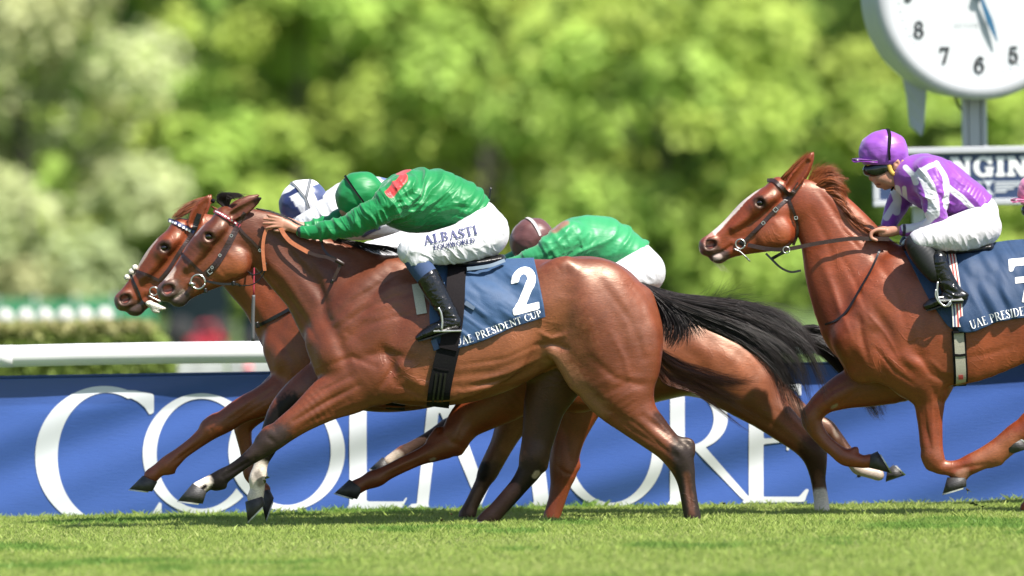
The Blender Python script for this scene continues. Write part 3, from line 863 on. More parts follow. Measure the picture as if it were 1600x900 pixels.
def build_clock():
    CY = 9.2
    c = W(1529, -11, CY); s = scale_at(CY)
    base = W(1522, 700, CY)
    t = thing('timing_clock', 'large round white race clock with black numerals on a white post', 'clock', (c[0], CY, 0))
    R = 160 / s
    yaw = math.radians(-13)                      # the dial looks a little towards the finish
    ax = np.array([math.sin(-yaw), -math.cos(yaw), 0.0]); ux = np.array([math.cos(yaw), math.sin(-yaw) * -1, 0.0])
    ux = np.cross([0, 0, 1.0], ax); ux /= np.linalg.norm(ux)
    ux = ux if ux[0] > 0 else -ux
    up = np.array([0, 0, 1.0])
    C0 = np.array([c[0], CY, c[2]])
    m = MB()
    dep = 0.62
    prof = [(R * 0.2, -dep), (R * 0.86, -dep), (R * 0.955, -dep + 0.05), (R * 1.0, -dep * 0.75), (R * 1.02, -0.12), (R * 1.045, -0.05), (R * 1.045, 0.0), (R * 1.02, 0.035), (R * 0.93, 0.045), (R * 0.885, 0.03), (R * 0.845, -0.012), (R * 0.845, -0.03)]
    m.lathe(prof, C0, ax, 72)
    m.build('case', M['white_metal'], t, True)
    m = MB()
    m.lathe([(R * 0.002, -0.02), (R * 0.846, -0.02)], C0, ax, 72)
    m.build('dial', M['clock_face'], t, True)
    m = MB()
    for i in range(60):
        a = i * math.pi / 30
        p = C0 + ax * -0.016 + R * 0.805 * (math.sin(a) * ux + math.cos(a) * up)
        rr = Matrix(((ux[0], ax[0], 0), (ux[1], ax[1], 0), (0, 0, 1))) @ Matrix.Rotation(a, 3, 'Y')
        m.box(p, (0.006, 0.004, 0.018 if i % 5 else 0.03), rr)
    m.build('minute_marks', M['clock_face'], t)
    nr = 112 / s; cap = 25 / s
    for hh in range(1, 13):
        a = hh * math.pi / 6
        w = text_width(str(hh), 0.06) - 0.06
        ctr = C0 + ax * -0.012 + nr * (math.sin(a) * ux + math.cos(a) * up)
        flat_text('n', str(hh), cap, 0.06, lambda x, y: ctr + ((x - w / 2) * cap)[:, None] * ux + ((y - 0.5) * cap)[:, None] * up, M['numeral'], t, 'numeral', 0.04, bold=0.028)
    cap2 = 7.5 / s; w = text_width('AUTOMATIC', 0.3)
    ctr = C0 + ax * -0.012 + up * (-48 / s) - ux * (4 / s)
    mg = mat('dial_grey', (0.45, 0.47, 0.48), 0.5)
    flat_text('n', 'AUTOMATIC', cap2, 0.3, lambda x, y: ctr + ((x - w / 2) * cap2)[:, None] * ux + ((y - 0.5) * cap2)[:, None] * up, mg, t, 'letter', 0.06)
    m = MB()
    for ang, ln, wd in ((160.0, 82 / s, 9.5 / s), (20.0, 62 / s, 10 / s)):
        a = math.radians(ang); d = math.sin(a) * ux + math.cos(a) * up; q = np.cross(d, ax)
        pts = [(-12 / s, 0.25), (10 / s, 0.5), (ln * 0.55, 1.0), (ln * 0.8, 0.6), (ln, 0.08)]
        V = []; 
        for u, w_ in pts:
            for sg in (-1, 1):
                for f in (0.012, 0.022):
                    V.append(C0 + d * u + q * (sg * w_ * wd / 2) + ax * f)
        F = []
        for k in range(len(pts) - 1):
            b = k * 4
            F += [[b + 1, b + 3, b + 7, b + 5], [b, b + 4, b + 6, b + 2], [b, b + 1, b + 5, b + 4], [b + 2, b + 6, b + 7, b + 3]]
        mm = MB(); mm.add(V, F); mm.build('clock_hand', M['hand_blue'], t)
    m = MB(); m.lathe([(0.001, 0.034), (0.03, 0.034), (0.03, -0.02)], C0, ax, 20); m.build('hub', M['hand_blue'], t)
    # post with a flat fluted front, down to the ground
    m = MB()
    px0 = W(1523, 200, CY + 0.2)[0]
    for dx, w_, d_ in ((0, 0.085, 0.11), (-0.062, 0.035, 0.14), (0.062, 0.035, 0.14)):
        m.rbox((px0 + dx, CY + 0.25, (c[2] - R * 0.6) / 2), (w_, d_, c[2] - R * 0.6), 0.008)
    m.build('post', M['white_metal'], t)
    # curved tail fin behind the case
    a = W(1406, 108, CY + 0.35); 
    m = MB()
    fin = [((1402, 100), (1448, 128)), ((1410, 122), (1447, 150)), ((1416, 150), (1446, 176)), ((1419, 178), (1444, 196)), ((1421, 196), (1440, 213))]
    V = []
    for k, (l, r) in enumerate(fin):
        for p, yy in ((l, 0.0), (r, -0.10)):
            for th in (0, 0.03):
                V.append(W(p[0], p[1], CY + 0.5 + yy + th))
    F = []
    for k in range(len(fin) - 1):
        b = k * 4
        F += [[b, b + 2, b + 6, b + 4], [b + 1, b + 5, b + 7, b + 3], [b, b + 4, b + 5, b + 1], [b + 2, b + 3, b + 7, b + 6]]
    F += [[0, 1, 3, 2], [16, 18, 19, 17]]
    m.add(V, F); m.build('fin', M['white_metal'], t)
    m = MB(); m.tube(np.array([W(1491, 150, CY + 0.3), W(1497, 165, CY + 0.3), W(1506, 176, CY + 0.28)]), 0.008, 6); m.build('cable', M['numeral'], t, True)
    return t

def build_sign():
    Y = 8.8; s = scale_at(Y)
    a = W(1364, 323, Y); b = W(1364, 231, Y)
    x0 = a[0]; x1 = W(1724, 260, Y)[0]; z0 = W(1544, 320.5, Y)[2]; z1 = W(1544, 229, Y)[2]
    cx = (x0 + x1) / 2; cz = (z0 + z1) / 2; w = x1 - x0; h = z1 - z0
    t = thing('sponsor_board', 'navy sponsor board in a white frame behind the jockey in purple', 'sign', (cx, Y, 0))
    m = MB(); m.box((cx, Y, cz), (w - 0.03, 0.05, h - 0.03)); m.build('panel', M['navy_board'], t)
    fw = 10 / s
    for (c, sz) in (((cx, Y - 0.012, z1 - fw / 2), (w, 0.09, fw)), ((cx, Y - 0.012, z0 + fw / 2), (w, 0.09, fw)), ((x0 + fw / 2, Y - 0.012, cz), (fw, 0.088, h - 2 * fw)), ((x1 - fw / 2, Y - 0.012, cz), (fw, 0.088, h - 2 * fw))):
        m = MB(); m.rbox(c, sz, 0.006); m.build('frame_bar', M['white_metal'], t)
    # slab-serif word
    slab = {}
    T, e, sb = 0.27, 0.10, 0.17
    def stem(g, x, w_=T, b=True, tp=True, ee=e):
        g.line(x, 0, x, 1, w_)
        if b: g.line(x - w_ / 2 - ee, sb / 2, x + w_ / 2 + ee, sb / 2, sb)
        if tp: g.line(x - w_ / 2 - ee, 1 - sb / 2, x + w_ / 2 + ee, 1 - sb / 2, sb)
    g = Glyph(.46); stem(g, .23); slab['I'] = g
    g = Glyph(.80); stem(g, .23); g.line(.1, sb / 2, .80, sb / 2, sb).line(.71, 0, .71, .42, .18); slab['L'] = g
    g = Glyph(.98); g.ring(.49, .5, .49, .52, .26, .17); slab['O'] = g
    g = Glyph(1.06); stem(g, .20, .20, True, True, .11); stem(g, .86, .20, False, True, .11); g.line(.20, .95, .84, .04, .30); slab['N'] = g
    g = Glyph(1.02); g.ring(.49, .5, .49, .52, .26, .17, [lambda x, y: np.minimum(x - .62, .20 - np.abs(y - .55))]).line(.84, .62, .84, 1, .18).line(.84, 0, .84, .48, .22).line(.58, .42, 1.0, .42, .14); slab['G'] = g
    g = Glyph(.86); stem(g, .23); g.line(.1, sb / 2, .84, sb / 2, sb).line(.1, 1 - sb / 2, .82, 1 - sb / 2, sb).line(.3, .5, .62, .5, .15).line(.75, 0, .75, .36, .18).line(.73, .66, .73, 1, .18).line(.58, .36, .58, .64, .1); slab['E'] = g
    g = Glyph(.80); g.ring(.40, .72, .36, .30, .22, .16, [lambda x, y: np.minimum(x - .42, .72 - y)]).ring(.40, .29, .38, .31, .23, .16, [lambda x, y: np.minimum(.38 - x, y - .29)]).line(.20, .68, .60, .34, .26).line(.70, .66, .70, 1, .17).line(.09, 0, .09, .36, .17); slab['S'] = g
    cap = 31 / s
    wd = sum(slab[c].w + .10 for c in 'LONGINES') - .10
    off = W(1544, 276, Y)[2]
    k = 240 / s / (wd * cap)
    flat_text('n', 'LONGINES', cap, .10, lambda x, y: np.stack([cx + (x - wd / 2) * cap * k, np.full(len(x), Y - 0.029), off + y * cap], 1), M['white_paint'], t, 'letter', 0.05, slab)
    # winged hourglass below the word
    gw = Glyph(1)
    for sg in (-1, 1):
        for k2, (l, y) in enumerate(((1.95, 0.0), (1.62, -.19), (1.28, -.38), (.9, -.57))):
            gw.poly([(sg * .34, y), (sg * (l + .1), y), (sg * l, y - .12), (sg * .34, y - .12)])
    gw.poly([(-.22, .02), (.22, .02), (0, -.40)]).poly([(-.22, -.80), (.22, -.80), (0, -.38)]).line(-.3, .02, .3, .02, .1).line(-.3, -.82, .3, -.82, .1)
    V, F = fill2d(gw.val, -2.2, 2.2, -.95, .2, 0.05)
    q = 26 / s
    zc = W(1544, 284, Y)[2]
    mesh_np('winged_emblem', np.stack([cx + V[:, 0] * q * 1.15, np.full(len(V), Y - 0.029), zc + V[:, 1] * q * .95], 1), F, mat('emblem_grey', (0.50, 0.53, 0.57), .5), t, True)
    for x in (cx - w * .3, cx + w * .3):
        m = MB(); m.rbox((x, Y + 0.08, (z0 + .3) / 2), (0.08, 0.08, z0 + .3), .006); m.build('post', M['white_metal'], t)
    return t

# ------------------------------------------------------------------ woods, hedge, things far off
def leaf_cloud(rng, cen, rad, n, size, flat=0.8):
    """leaf quads over the shells of lobes (centres, radii)"""
    pick = rng.choice(len(cen), n, p=(rad ** 2) / np.sum(rad ** 2))
    d = rng.normal(size=(n, 3)); d[:, 2] += 0.25; d /= np.linalg.norm(d, axis=1)[:, None]
    r = rad[pick] * rng.uniform(0.70, 1.06, n)
    P = cen[pick] + d * r[:, None] * np.array([1, 1, flat])
    nn = d * 0.7 + rng.normal(size=(n, 3)) * 0.36 + np.array([0.1, -0.25, 0.75]); nn /= np.linalg.norm(nn, axis=1)[:, None]
    a = np.cross(nn, rng.normal(size=(n, 3))); a /= np.linalg.norm(a, axis=1)[:, None]; b = np.cross(nn, a)
    s = size * rng.uniform(0.55, 1.3, n)[:, None]
    V = np.stack([P - a * s * .5, P + b * s * .36, P + a * s * .6, P - b * s * .36], 1)
    return V.reshape(-1, 3), np.arange(n * 4).reshape(-1, 4), pick

TREES = []
def tree(x, y, h, wdt, c, label, seed, nl=9000, leaf=0.34, low=0.02, lobes=90, name='broadleaf_tree', cat='tree', group='trees in the wood beyond the course'):
    rng = np.random.default_rng(seed)
    t = thing(name, label, cat, (x, y, 0), group)
    m = MB()
    hh = h * 0.6
    P = crom(np.array([[x, y, -0.2], [x + .1, y, h * .2], [x - .1, y + .1, h * .45], [x, y, hh]]), 3)
    r0 = h * 0.013
    m.tube(P, np.linspace(r0 * 1.4, r0 * .3, len(P)), 8)
    cen = []; rad = []
    for i in range(lobes):
        u = rng.uniform(low, 0.99); az = rng.uniform(0, 2 * math.pi)
        v = (u - low) / (1 - low)
        env = (1 - abs(2 * v - 0.8) ** 2.6 * (0.55 if v < .4 else 0.95)) if v < 1 else 0
        env = max(0.12, min(1.0, env))
        rr = wdt * .5 * env * rng.uniform(0.62, 1.0)
        cen.append([x + math.cos(az) * rr, y + math.sin(az) * rr, h * u]); rad.append(rng.uniform(0.85, 1.75) * (wdt / 8.0))
    for i in range(6):
        q = cen[i * 4]
        m.tube(np.array([[x, y, h * .25 + i * .4], [(x + q[0]) / 2, (y + q[1]) / 2, q[2] * .75], q]), [r0 * .5, r0 * .3, r0 * .08], 6)
    m.build('trunk', M['bark'], t, True)
    cen = np.array(cen); rad = np.array(rad)
    V, F, pick = leaf_cloud(rng, cen, rad, nl, leaf)
    tone = rng.uniform(0.82, 1.18, lobes)[pick] * rng.uniform(0.75, 1.25, nl)
    hue = rng.uniform(-1, 1, lobes)[pick] * 0.10
    cc = np.array(c)[None] * tone[:, None]
    cc[:, 0] *= 1 + hue
    mesh_np('crown', V, F, M['leaf'], t, False, np.repeat(cc, 4, 0))
    return t

def build_woods():
    g1 = (0.36, 0.48, 0.095); g2 = (0.27, 0.41, 0.085); g3 = (0.075, 0.17, 0.060); gg = (0.46, 0.50, 0.245); g4 = (0.40, 0.50, 0.10)
    spec = [   # photo x of the trunk, depth, height, width, colour, label
        (40, 196, 13.0, 8.5, gg, 'pale grey green tree with a hazy crown at the far left of the wood'),
        (205, 205, 12.5, 7.0, g1, 'yellow green tree beside the pale grey green tree'),
        (330, 214, 15.0, 8.0, g2, 'mid green tree above the chestnut head in the lead'),
        (470, 200, 11.5, 7.5, g1, 'round bright tree above the ears of the number 2 horse'),
        (610, 210, 15.0, 8.0, g4, 'bright yellow green tree above the jockey in all green'),
        (760, 202, 12.8, 8.0, g1, 'broad yellow green tree left of the brown capped jockey'),
        (905, 214, 15.5, 8.0, g4, 'tall lime green tree above the brown capped jockey'),
        (1040, 196, 12.2, 9.5, g1, 'wide drooping light green tree above the black tail'),
        (1180, 212, 14.5, 8.0, g2, 'mid green tree above the white blazed chestnut face'),
        (1330, 206, 15.0, 8.5, g2, 'dull green tree beside the rim of the clock'),
        (1470, 200, 13.0, 8.0, g1, 'light green tree behind the clock post'),
        (1610, 208, 13.5, 8.0, g2, 'mid green tree behind the end of the sponsor board'),
        (-110, 208, 13.0, 8.0, g1, 'light green tree outside the edge beyond the pale tree'),
        (100, 236, 19, 9, g2, 'tall green tree standing behind the pale grey green one'),
        (265, 238, 20, 9, g3, 'dark tree in the gap behind the chestnut head in the lead'),
        (420, 240, 20, 9, g2, 'tall tree rising behind the round bright one'),
        (560, 236, 19, 9, g3, 'dark tall tree behind the bright yellow green one'),
        (700, 240, 20, 9, g1, 'tall light tree in the row behind the broad one'),
        (850, 238, 20, 9, g1, 'tall light tree behind the lime green one'),
        (990, 240, 20, 9, g2, 'tall mid green tree behind the wide drooping one'),
        (1120, 236, 18, 9, g3, 'dark tree rising behind the wide drooping one'),
        (1260, 240, 20, 9, g3, 'dark tall tree left of the clock face'),
        (1400, 238, 19, 9, g2, 'tall green tree standing behind the clock'),
        (1550, 240, 19, 9, g1, 'tall light green tree above the sponsor board'),
        (1700, 238, 19, 9, g2, 'tall tree past the end of the sponsor board')]
    for i, (px, y, h, w, c, lab) in enumerate(spec):
        x = W(px, 430, y)[0]
        back = y > 230
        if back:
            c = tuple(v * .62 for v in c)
        else:
            w *= .86
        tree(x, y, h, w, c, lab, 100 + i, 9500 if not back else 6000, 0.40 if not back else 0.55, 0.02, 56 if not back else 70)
    # the wood goes on as one mass either side and behind
    rng = np.random.default_rng(55)
    cen = []; rad = []
    for x in np.arange(-120, 121, 3.2):
        for z in np.arange(1.5, 17, 3.0):
            if abs(x) > 24 or True:
                cen.append([x + rng.uniform(-1.5, 1.5), 252 + rng.uniform(-3, 5), z + rng.uniform(-1, 1)]); rad.append(rng.uniform(1.8, 3.4))
    cen = np.array(cen); rad = np.array(rad)
    V, F, p = leaf_cloud(rng, cen, rad, 60000, 1.25)
    cc = np.array([.05, .12, .045]) * rng.uniform(0.7, 1.6, len(cen))[p][:, None]
    o = mesh_np('far_wood', V, F, M['leaf'], None, False, np.repeat(cc, 4, 0))
    tag(o, 'deep green mass of the wood closing the view behind the trees', 'wood', kind='stuff')
    # rising ground under the wood
    xs = np.linspace(-400, 400, 81); ys = np.linspace(258, 700, 24)
    X, Yg = np.meshgrid(xs, ys, indexing='ij')
    Z = 26 * sstep(258, 330, Yg) + 3 * np.sin(X * .03) * sstep(262, 330, Yg) - 0.05
    n, m = X.shape
    i = np.arange(n - 1)[:, None] * m; j = np.arange(m - 1)[None]
    tag(mesh_np('hill', np.stack([X, Yg, Z], -1).reshape(-1, 3), np.stack([i + j, i + m + j, i + m + j + 1, i + j + 1], -1).reshape(-1, 4), M['hill']), kind='structure')

def build_hedge():
    Y = 24.0
    x1 = W(268, 550, Y)[0]; zt = W(100, 507, Y)[2]
    x0 = -10.0
    t = thing('clipped_hedge', 'low clipped green hedge with a browned top behind the white rail', 'hedge', ((x0 + x1) / 2, Y, 0))
    rng = np.random.default_rng(9)
    n = 26000; L = x1 - x0
    face = rng.uniform(0, 1, n)
    x = rng.uniform(x0, x1, n); y = rng.uniform(Y - .45, Y + .45, n); z = rng.uniform(0, zt, n)
    y = np.where(face < .5, Y - .45 + rng.exponential(.03, n), y); z = np.where(face >= .5, zt - rng.exponential(.035, n), z)
    k = face > .93
    x = np.where(k, x1 - rng.exponential(.03, n), x); z = np.where(k, rng.uniform(0, zt, n), z)
    edge = np.clip((x - (x1 - .25)) / .25, 0, 1)
    z = z * (1 - 0.28 * edge ** 2)
    P = np.stack([x, y, np.maximum(z, .01)], 1)
    a = rng.normal(size=(n, 3)); a /= np.linalg.norm(a, axis=1)[:, None]
    b = np.cross(a, rng.normal(size=(n, 3))); b /= np.linalg.norm(b, axis=1)[:, None]
    s = 0.06 * rng.uniform(.6, 1.3, n)[:, None]
    V = np.stack([P - a * s, P + b * s * .6, P + a * s, P - b * s * .6], 1).reshape(-1, 3)
    c = np.array([0.22, 0.29, 0.070]) * rng.uniform(.6, 1.4, n)[:, None]
    br = sstep(zt - .14, zt - .02, z)[:, None] * rng.uniform(.3, 1, n)[:, None]
    c = c * (1 - br) + np.array([0.46, 0.41, 0.20]) * br
    mesh_np('foliage', V, np.arange(n * 4).reshape(-1, 4), M['leaf'], t, False, np.repeat(c, 4, 0))
    m = MB(); m.rbox(((x0 + x1 - .15) / 2, Y, zt / 2 - .05), (L - .25, .74, zt - .12), .1)
    m.build('branches', mat('hedge_inside', (0.03, 0.045, 0.015), .9), t)

def build_far_things():
    # white oval-backed chairs in front of a green screen, far left
    Y = 86.0; s = scale_at(Y)
    x0 = W(-260, 480, Y)[0]; x1 = W(232, 480, Y)[0]; zt = W(90, 466, Y)[2]
    t = thing('green_screen_fence', 'low green screen fence beyond the clipped hedge', 'fence', ((x0 + x1) / 2, Y + .6, 0))
    k = 0
    xs = np.arange(x0, x1, .62)
    for x in xs:
        m = MB(); m.box((x + .31, Y + .6, zt / 2), (.585, .03, zt - .05 * (k % 2))); m.build('panel', M['dark_green'], t); k += 1
        m = MB(); m.box((x, Y + .63, zt / 2 + .02), (.04, .05, zt + .04)); m.build('post', M['white_paint'], t)
    Y = 32.0; s = scale_at(Y)
    proto = None
    for i, px in enumerate(range(8, 192, 31)):
        c = W(px, 498 - (px - 8) * .012, Y)
        if proto is None:
            proto = thing('marker_post', 'white oval marker on a stake in the row behind the clipped hedge', 'marker', (c[0], Y, 0), 'white oval markers behind the hedge')
            m = MB(); m.lathe([(.001, -.015), (.074, -.015), (.080, -.004), (.080, .004), (.074, .015), (.001, .015)], (c[0], Y, c[2]), (0, 1, 0), 20)
            for v in m.V:
                v[:, 2] = c[2] + (v[:, 2] - c[2]) * 1.22
            m.build('board', mat('marker_white', (.52, .51, .48), .6), proto, True)
            m = MB(); m.tube(np.array([[c[0], Y + .02, -.02], [c[0], Y + .02, c[2] + .02]]), .012, 8); m.build('stake', M['white_paint'], proto, True)
        else:
            o = proto.copy(); COL.objects.link(o); o.location.x = c[0]
            for ch in proto.children:
                q = ch.copy(); COL.objects.link(q); q.parent = o; q.matrix_parent_inverse = ROOTS[proto.name]
    # a red car, a dark van and a white car beyond the rail
    def car(name, label, px0, px1, pyt, Y, paint, kind, base=0.0):
        a = W(px0, pyt, Y); b = W(px1, pyt, Y)
        x0, x1, h = a[0], b[0], a[2]
        L = x1 - x0
        t = thing(name, label, 'van' if kind == 'van' else 'car', ((x0 + x1) / 2, Y, 0))
        w = min(1.75, L * .42 + .3)
        prof = {'car': [(0, .25), (0, .55), (.2, .62), (.34, 1), (.72, 1), (.88, .64), (1, .58), (1, .25)], 'van': [(0, .18), (0, .55), (.07, .62), (.16, 1), (1, 1), (1, .18)]}[kind]
        V = []
        for u, v in prof:
            for sg, ins in ((-1, 0), (1, 0)):
                V.append([x0 + u * L, Y + sg * (w / 2 - (.12 if v > .9 else 0)), v * h])
        n = len(prof)
        F4 = [[2 * i, 2 * ((i + 1) % n), 2 * ((i + 1) % n) + 1, 2 * i + 1] for i in range(n)]
        m = MB(); m.add(V, F4)
        m.F3.append(np.array([[0, 2 * i, 2 * i + 2] for i in range(1, n - 1)])); m.F3.append(np.array([[1, 2 * i + 3, 2 * i + 1] for i in range(1, n - 1)]))
        m.build('body', paint, t)
        wl, wr_ = (.28, .8) if kind == 'car' else (.13, .42)
        m = MB(); m.box((x0 + (wl + wr_) / 2 * L, Y - w / 2 - .002 + .05, h * .80), ((wr_ - wl) * L * .82, .05, h * .26)); m.build('window', M['glass'], t)
        for u in (.2, .8):
            for sg in (-1, 1):
                m = MB(); r = h * .21; m.lathe([(.001, -.1), (r * .9, -.1), (r, -.06), (r, .06), (r * .9, .1), (.001, .1)], (x0 + u * L, Y + sg * (w / 2 - .08), r), (0, 1, 0), 18); m.build('wheel', M['tyre'], t, True)
    car('red_car', 'small red car parked beyond the rail under the horses chins', 293, 352, 504, 96, M['red_paint'], 'car')
    car('dark_van', 'dark blue green van parked behind the small red car', 262, 356, 425, 110, M['dark_paint'], 'van')
    car('dark_car', 'dark van seen between the whip and the chestnut neck', 374, 470, 470, 104, M['dark_paint'], 'van')
    # white barrier boards low behind the rail
    M['board_grey'] = mat('board_offwhite', (0.36, 0.37, 0.36), .6, noise=.3, nscale=6)
    Y = 34.0
    for px0, px1, py, lab in ((266, 352, 566, 'low white barrier board behind the rail by the end of the hedge'), (356, 436, 562, 'low white barrier board with a pink corner behind the chestnut legs')):
        a = W(px0, py, Y); b = W(px1, py, Y)
        t = thing('barrier_board', lab, 'barrier', ((a[0] + b[0]) / 2, Y, 0), 'low white boards behind the rail')
        m = MB(); m.rbox(((a[0] + b[0]) / 2, Y, a[2] - .13), (b[0] - a[0], .05, .26), .01); m.build('board', M['board_grey'], t)
        for x in (a[0] + .05, b[0] - .05):
            m = MB(); m.box((x, Y + .05, (a[2] - .02) / 2), (.05, .05, a[2] - .02)); m.build('post', M['white_metal'], t)
        if 'pink' in lab:
            q = W(388, 575, Y); m = MB(); m.lathe([(.001, 0), (.045, 0), (.04, .012), (.001, .014)], (q[0], Y - .026, q[2]), (0, -1, 0), 18); m.build('pink_spot', mat('pink_print', (.75, .22, .25), .5), t, True)

def build_clods():
    """torn turf thrown up by the hooves"""
    rng = np.random.default_rng(77)
    pts = [(412, 752, .1, 5), (417, 747, .1, 3.5), (1342, 744, .6, 2.5), (1512, 765, .5, 2.5), (1520, 786, .5, 3.5), (1526, 789, .5, 3), (1535, 791, .5, 2.5), (1131, 786, .3, 2), (905, 806, .1, 2.5), (690, 812, .1, 2.5), (705, 803, .1, 2), (1330, 797, 1.4, 2)]
    V = []; F = []; C = []; n = 0
    ico = np.array([[0, 0, 1], [.9, 0, .4], [.28, .85, .4], [-.72, .5, .4], [-.72, -.5, .4], [.28, -.85, .4], [.72, .5, -.4], [-.28, .85, -.4], [-.9, 0, -.4], [-.28, -.85, -.4], [.72, -.5, -.4], [0, 0, -1]])
    tr = np.array([[0, 1, 2], [0, 2, 3], [0, 3, 4], [0, 4, 5], [0, 5, 1], [1, 6, 2], [2, 7, 3], [3, 8, 4], [4, 9, 5], [5, 10, 1], [6, 7, 2], [7, 8, 3], [8, 9, 4], [9, 10, 5], [10, 6, 1], [11, 7, 6], [11, 8, 7], [11, 9, 8], [11, 10, 9], [11, 6, 10]])
    for px, py, y, r in pts:
        c = W(px, py, y)
        v = ico * (1 + .5 * rng.normal(size=(12, 1)).clip(-1, 1)) * r / S0 * np.array([1.2, 1, .7]) + c
        V.append(v); F.append(tr + n); n += 12
        C.append(np.tile(np.array([.10, .13, .03]) if rng.uniform() < .5 else np.array([.07, .045, .025]), (12, 1)))
        for _ in range(4):
            a = rng.normal(size=3); a /= np.linalg.norm(a); q = c + a * r / S0
            b = np.cross(a, rng.normal(size=3)) * .0015
            V.append(np.array([q - b, q + b, q + a * r / S0 * 2.2])); F.append(np.array([[n, n + 1, n + 2]])); n += 3; C.append(np.tile([.22, .28, .07], (3, 1)))
    o = mesh_np('flying_turf', np.concatenate(V), np.concatenate(F), M['grass'], None, False, np.concatenate(C))
    tag(o, 'small torn bits of turf flying up behind the hooves', 'turf', kind='stuff')
# ------------------------------------------------------------------ horses
def sim(a0, a1, b0, b1):
    """similarity taking a0,a1 to b0,b1 ; returns map of points and the scale"""
    a0 = complex(*a0); a1 = complex(*a1); b0 = complex(*b0); b1 = complex(*b1)
    m = (b1 - b0) / (a1 - a0)
    def f(x, y):
        z = b0 + m * (complex(x, y) - a0)
        return z.real, z.imag
    return f, abs(m)

def hx(p):          # head drawing, enlarged 4.5 times
    return 220 + p[0] / 4.5, 290 + p[1] / 4.5

HEAD_SKULL = [(590, 215, 72, .070), (552, 288, 80, .092), (486, 348, 82, .094), (403, 441, 77, .068), (318, 572, 70, .052), (238, 672, 64, .050), (172, 736, 58, .052)]
HEAD_JAW = [(655, 535, 136, .064), (570, 590, 112, .062), (480, 655, 80, .050), (395, 715, 56, .040), (325, 765, 44, .036), (280, 808, 44, .038), (245, 818, 32, .036)]

def head(b, T, k, ears, lip=0.0):
    s = b.s
    def rows(L):
        return [(*T(*hx(p)), p[2] / 4.5 * k, (p[3] if len(p) > 3 else None), (p[4] if len(p) > 4 else None)) for p in L]
    b.tube(rows(HEAD_SKULL), 0, .03)
    b.tube(rows(HEAD_JAW), 0, .025)
    b.tube(rows([(600, 400, 120, .072), (520, 500, 98, .064), (430, 585, 84, .052), (345, 670, 72, .045), (265, 745, 62, .044), (215, 765, 52, .046)]), 0, .03)
    b.tube(rows([(172, 745, 50, .050), (165, 775, 38, .042)]), 0, .02)
    b.both(rows([(560, 300, 34, .030, .070), (495, 350, 44, .030, .078), (455, 395, 30, .026, .070)]), .03)           # brow
    b.both(rows([(470, 420, 22, .022, .066), (400, 500, 18, .018, .056), (330, 570, 15, .014, .048)]), .035)         # cheek ridge
    b.both(rows([(655, 545, 105, .035, .052), (600, 570, 90, .03, .050)]), .03)                                       # jowl disc
    b.both(rows([(205, 712, 46, .020, .045), (190, 752, 40, .020, .045)]), .02)                                       # nostril rim
    b.both(rows([(182, 735, 30, .030, .062), (212, 722, 26, .030, .060)]), .012, 'sub')                               # nostril
    b.both(rows([(482, 358, 27, .012, .098)]), .018, 'sub')
    b.both(rows([(345, 706, 12, .012, .048), (290, 762, 11, .012, .046), (225, 797, 10, .012, .046), (165, 806, 8, .012, .046)]), .010, 'sub')   # mouth
    for e in ears:
        b.tube(e['rows'], 0, .018)
        if 'hollow' in e:
            b.tube(e['hollow'], 0, .008, 'sub')

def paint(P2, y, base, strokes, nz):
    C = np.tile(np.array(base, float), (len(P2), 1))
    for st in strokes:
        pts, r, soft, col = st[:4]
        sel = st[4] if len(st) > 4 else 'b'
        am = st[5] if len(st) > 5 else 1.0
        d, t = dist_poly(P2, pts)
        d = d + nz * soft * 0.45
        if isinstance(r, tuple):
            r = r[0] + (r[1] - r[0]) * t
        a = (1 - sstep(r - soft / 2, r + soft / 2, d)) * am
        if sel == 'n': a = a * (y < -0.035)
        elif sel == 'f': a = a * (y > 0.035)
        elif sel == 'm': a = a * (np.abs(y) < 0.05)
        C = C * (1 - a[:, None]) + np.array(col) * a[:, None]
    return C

def sculpt(V, N, P2, y, strokes):
    for st in strokes:
        pts, r, dep = st[:3]
        sel = st[3] if len(st) > 3 else 'b'
        d, t = dist_poly(P2, pts)
        a = np.exp(-(d / r) ** 2) * np.sin(np.pi * np.clip(t, 0.06, 0.94)) ** 0.5
        if sel == 'n': a = a * sstep(0.02, 0.05, -y)
        elif sel == 'f': a = a * sstep(0.02, 0.05, y)
        else: a = a * sstep(0.015, 0.06, np.abs(y))
        V -= N * (a * dep)[:, None]
    return V

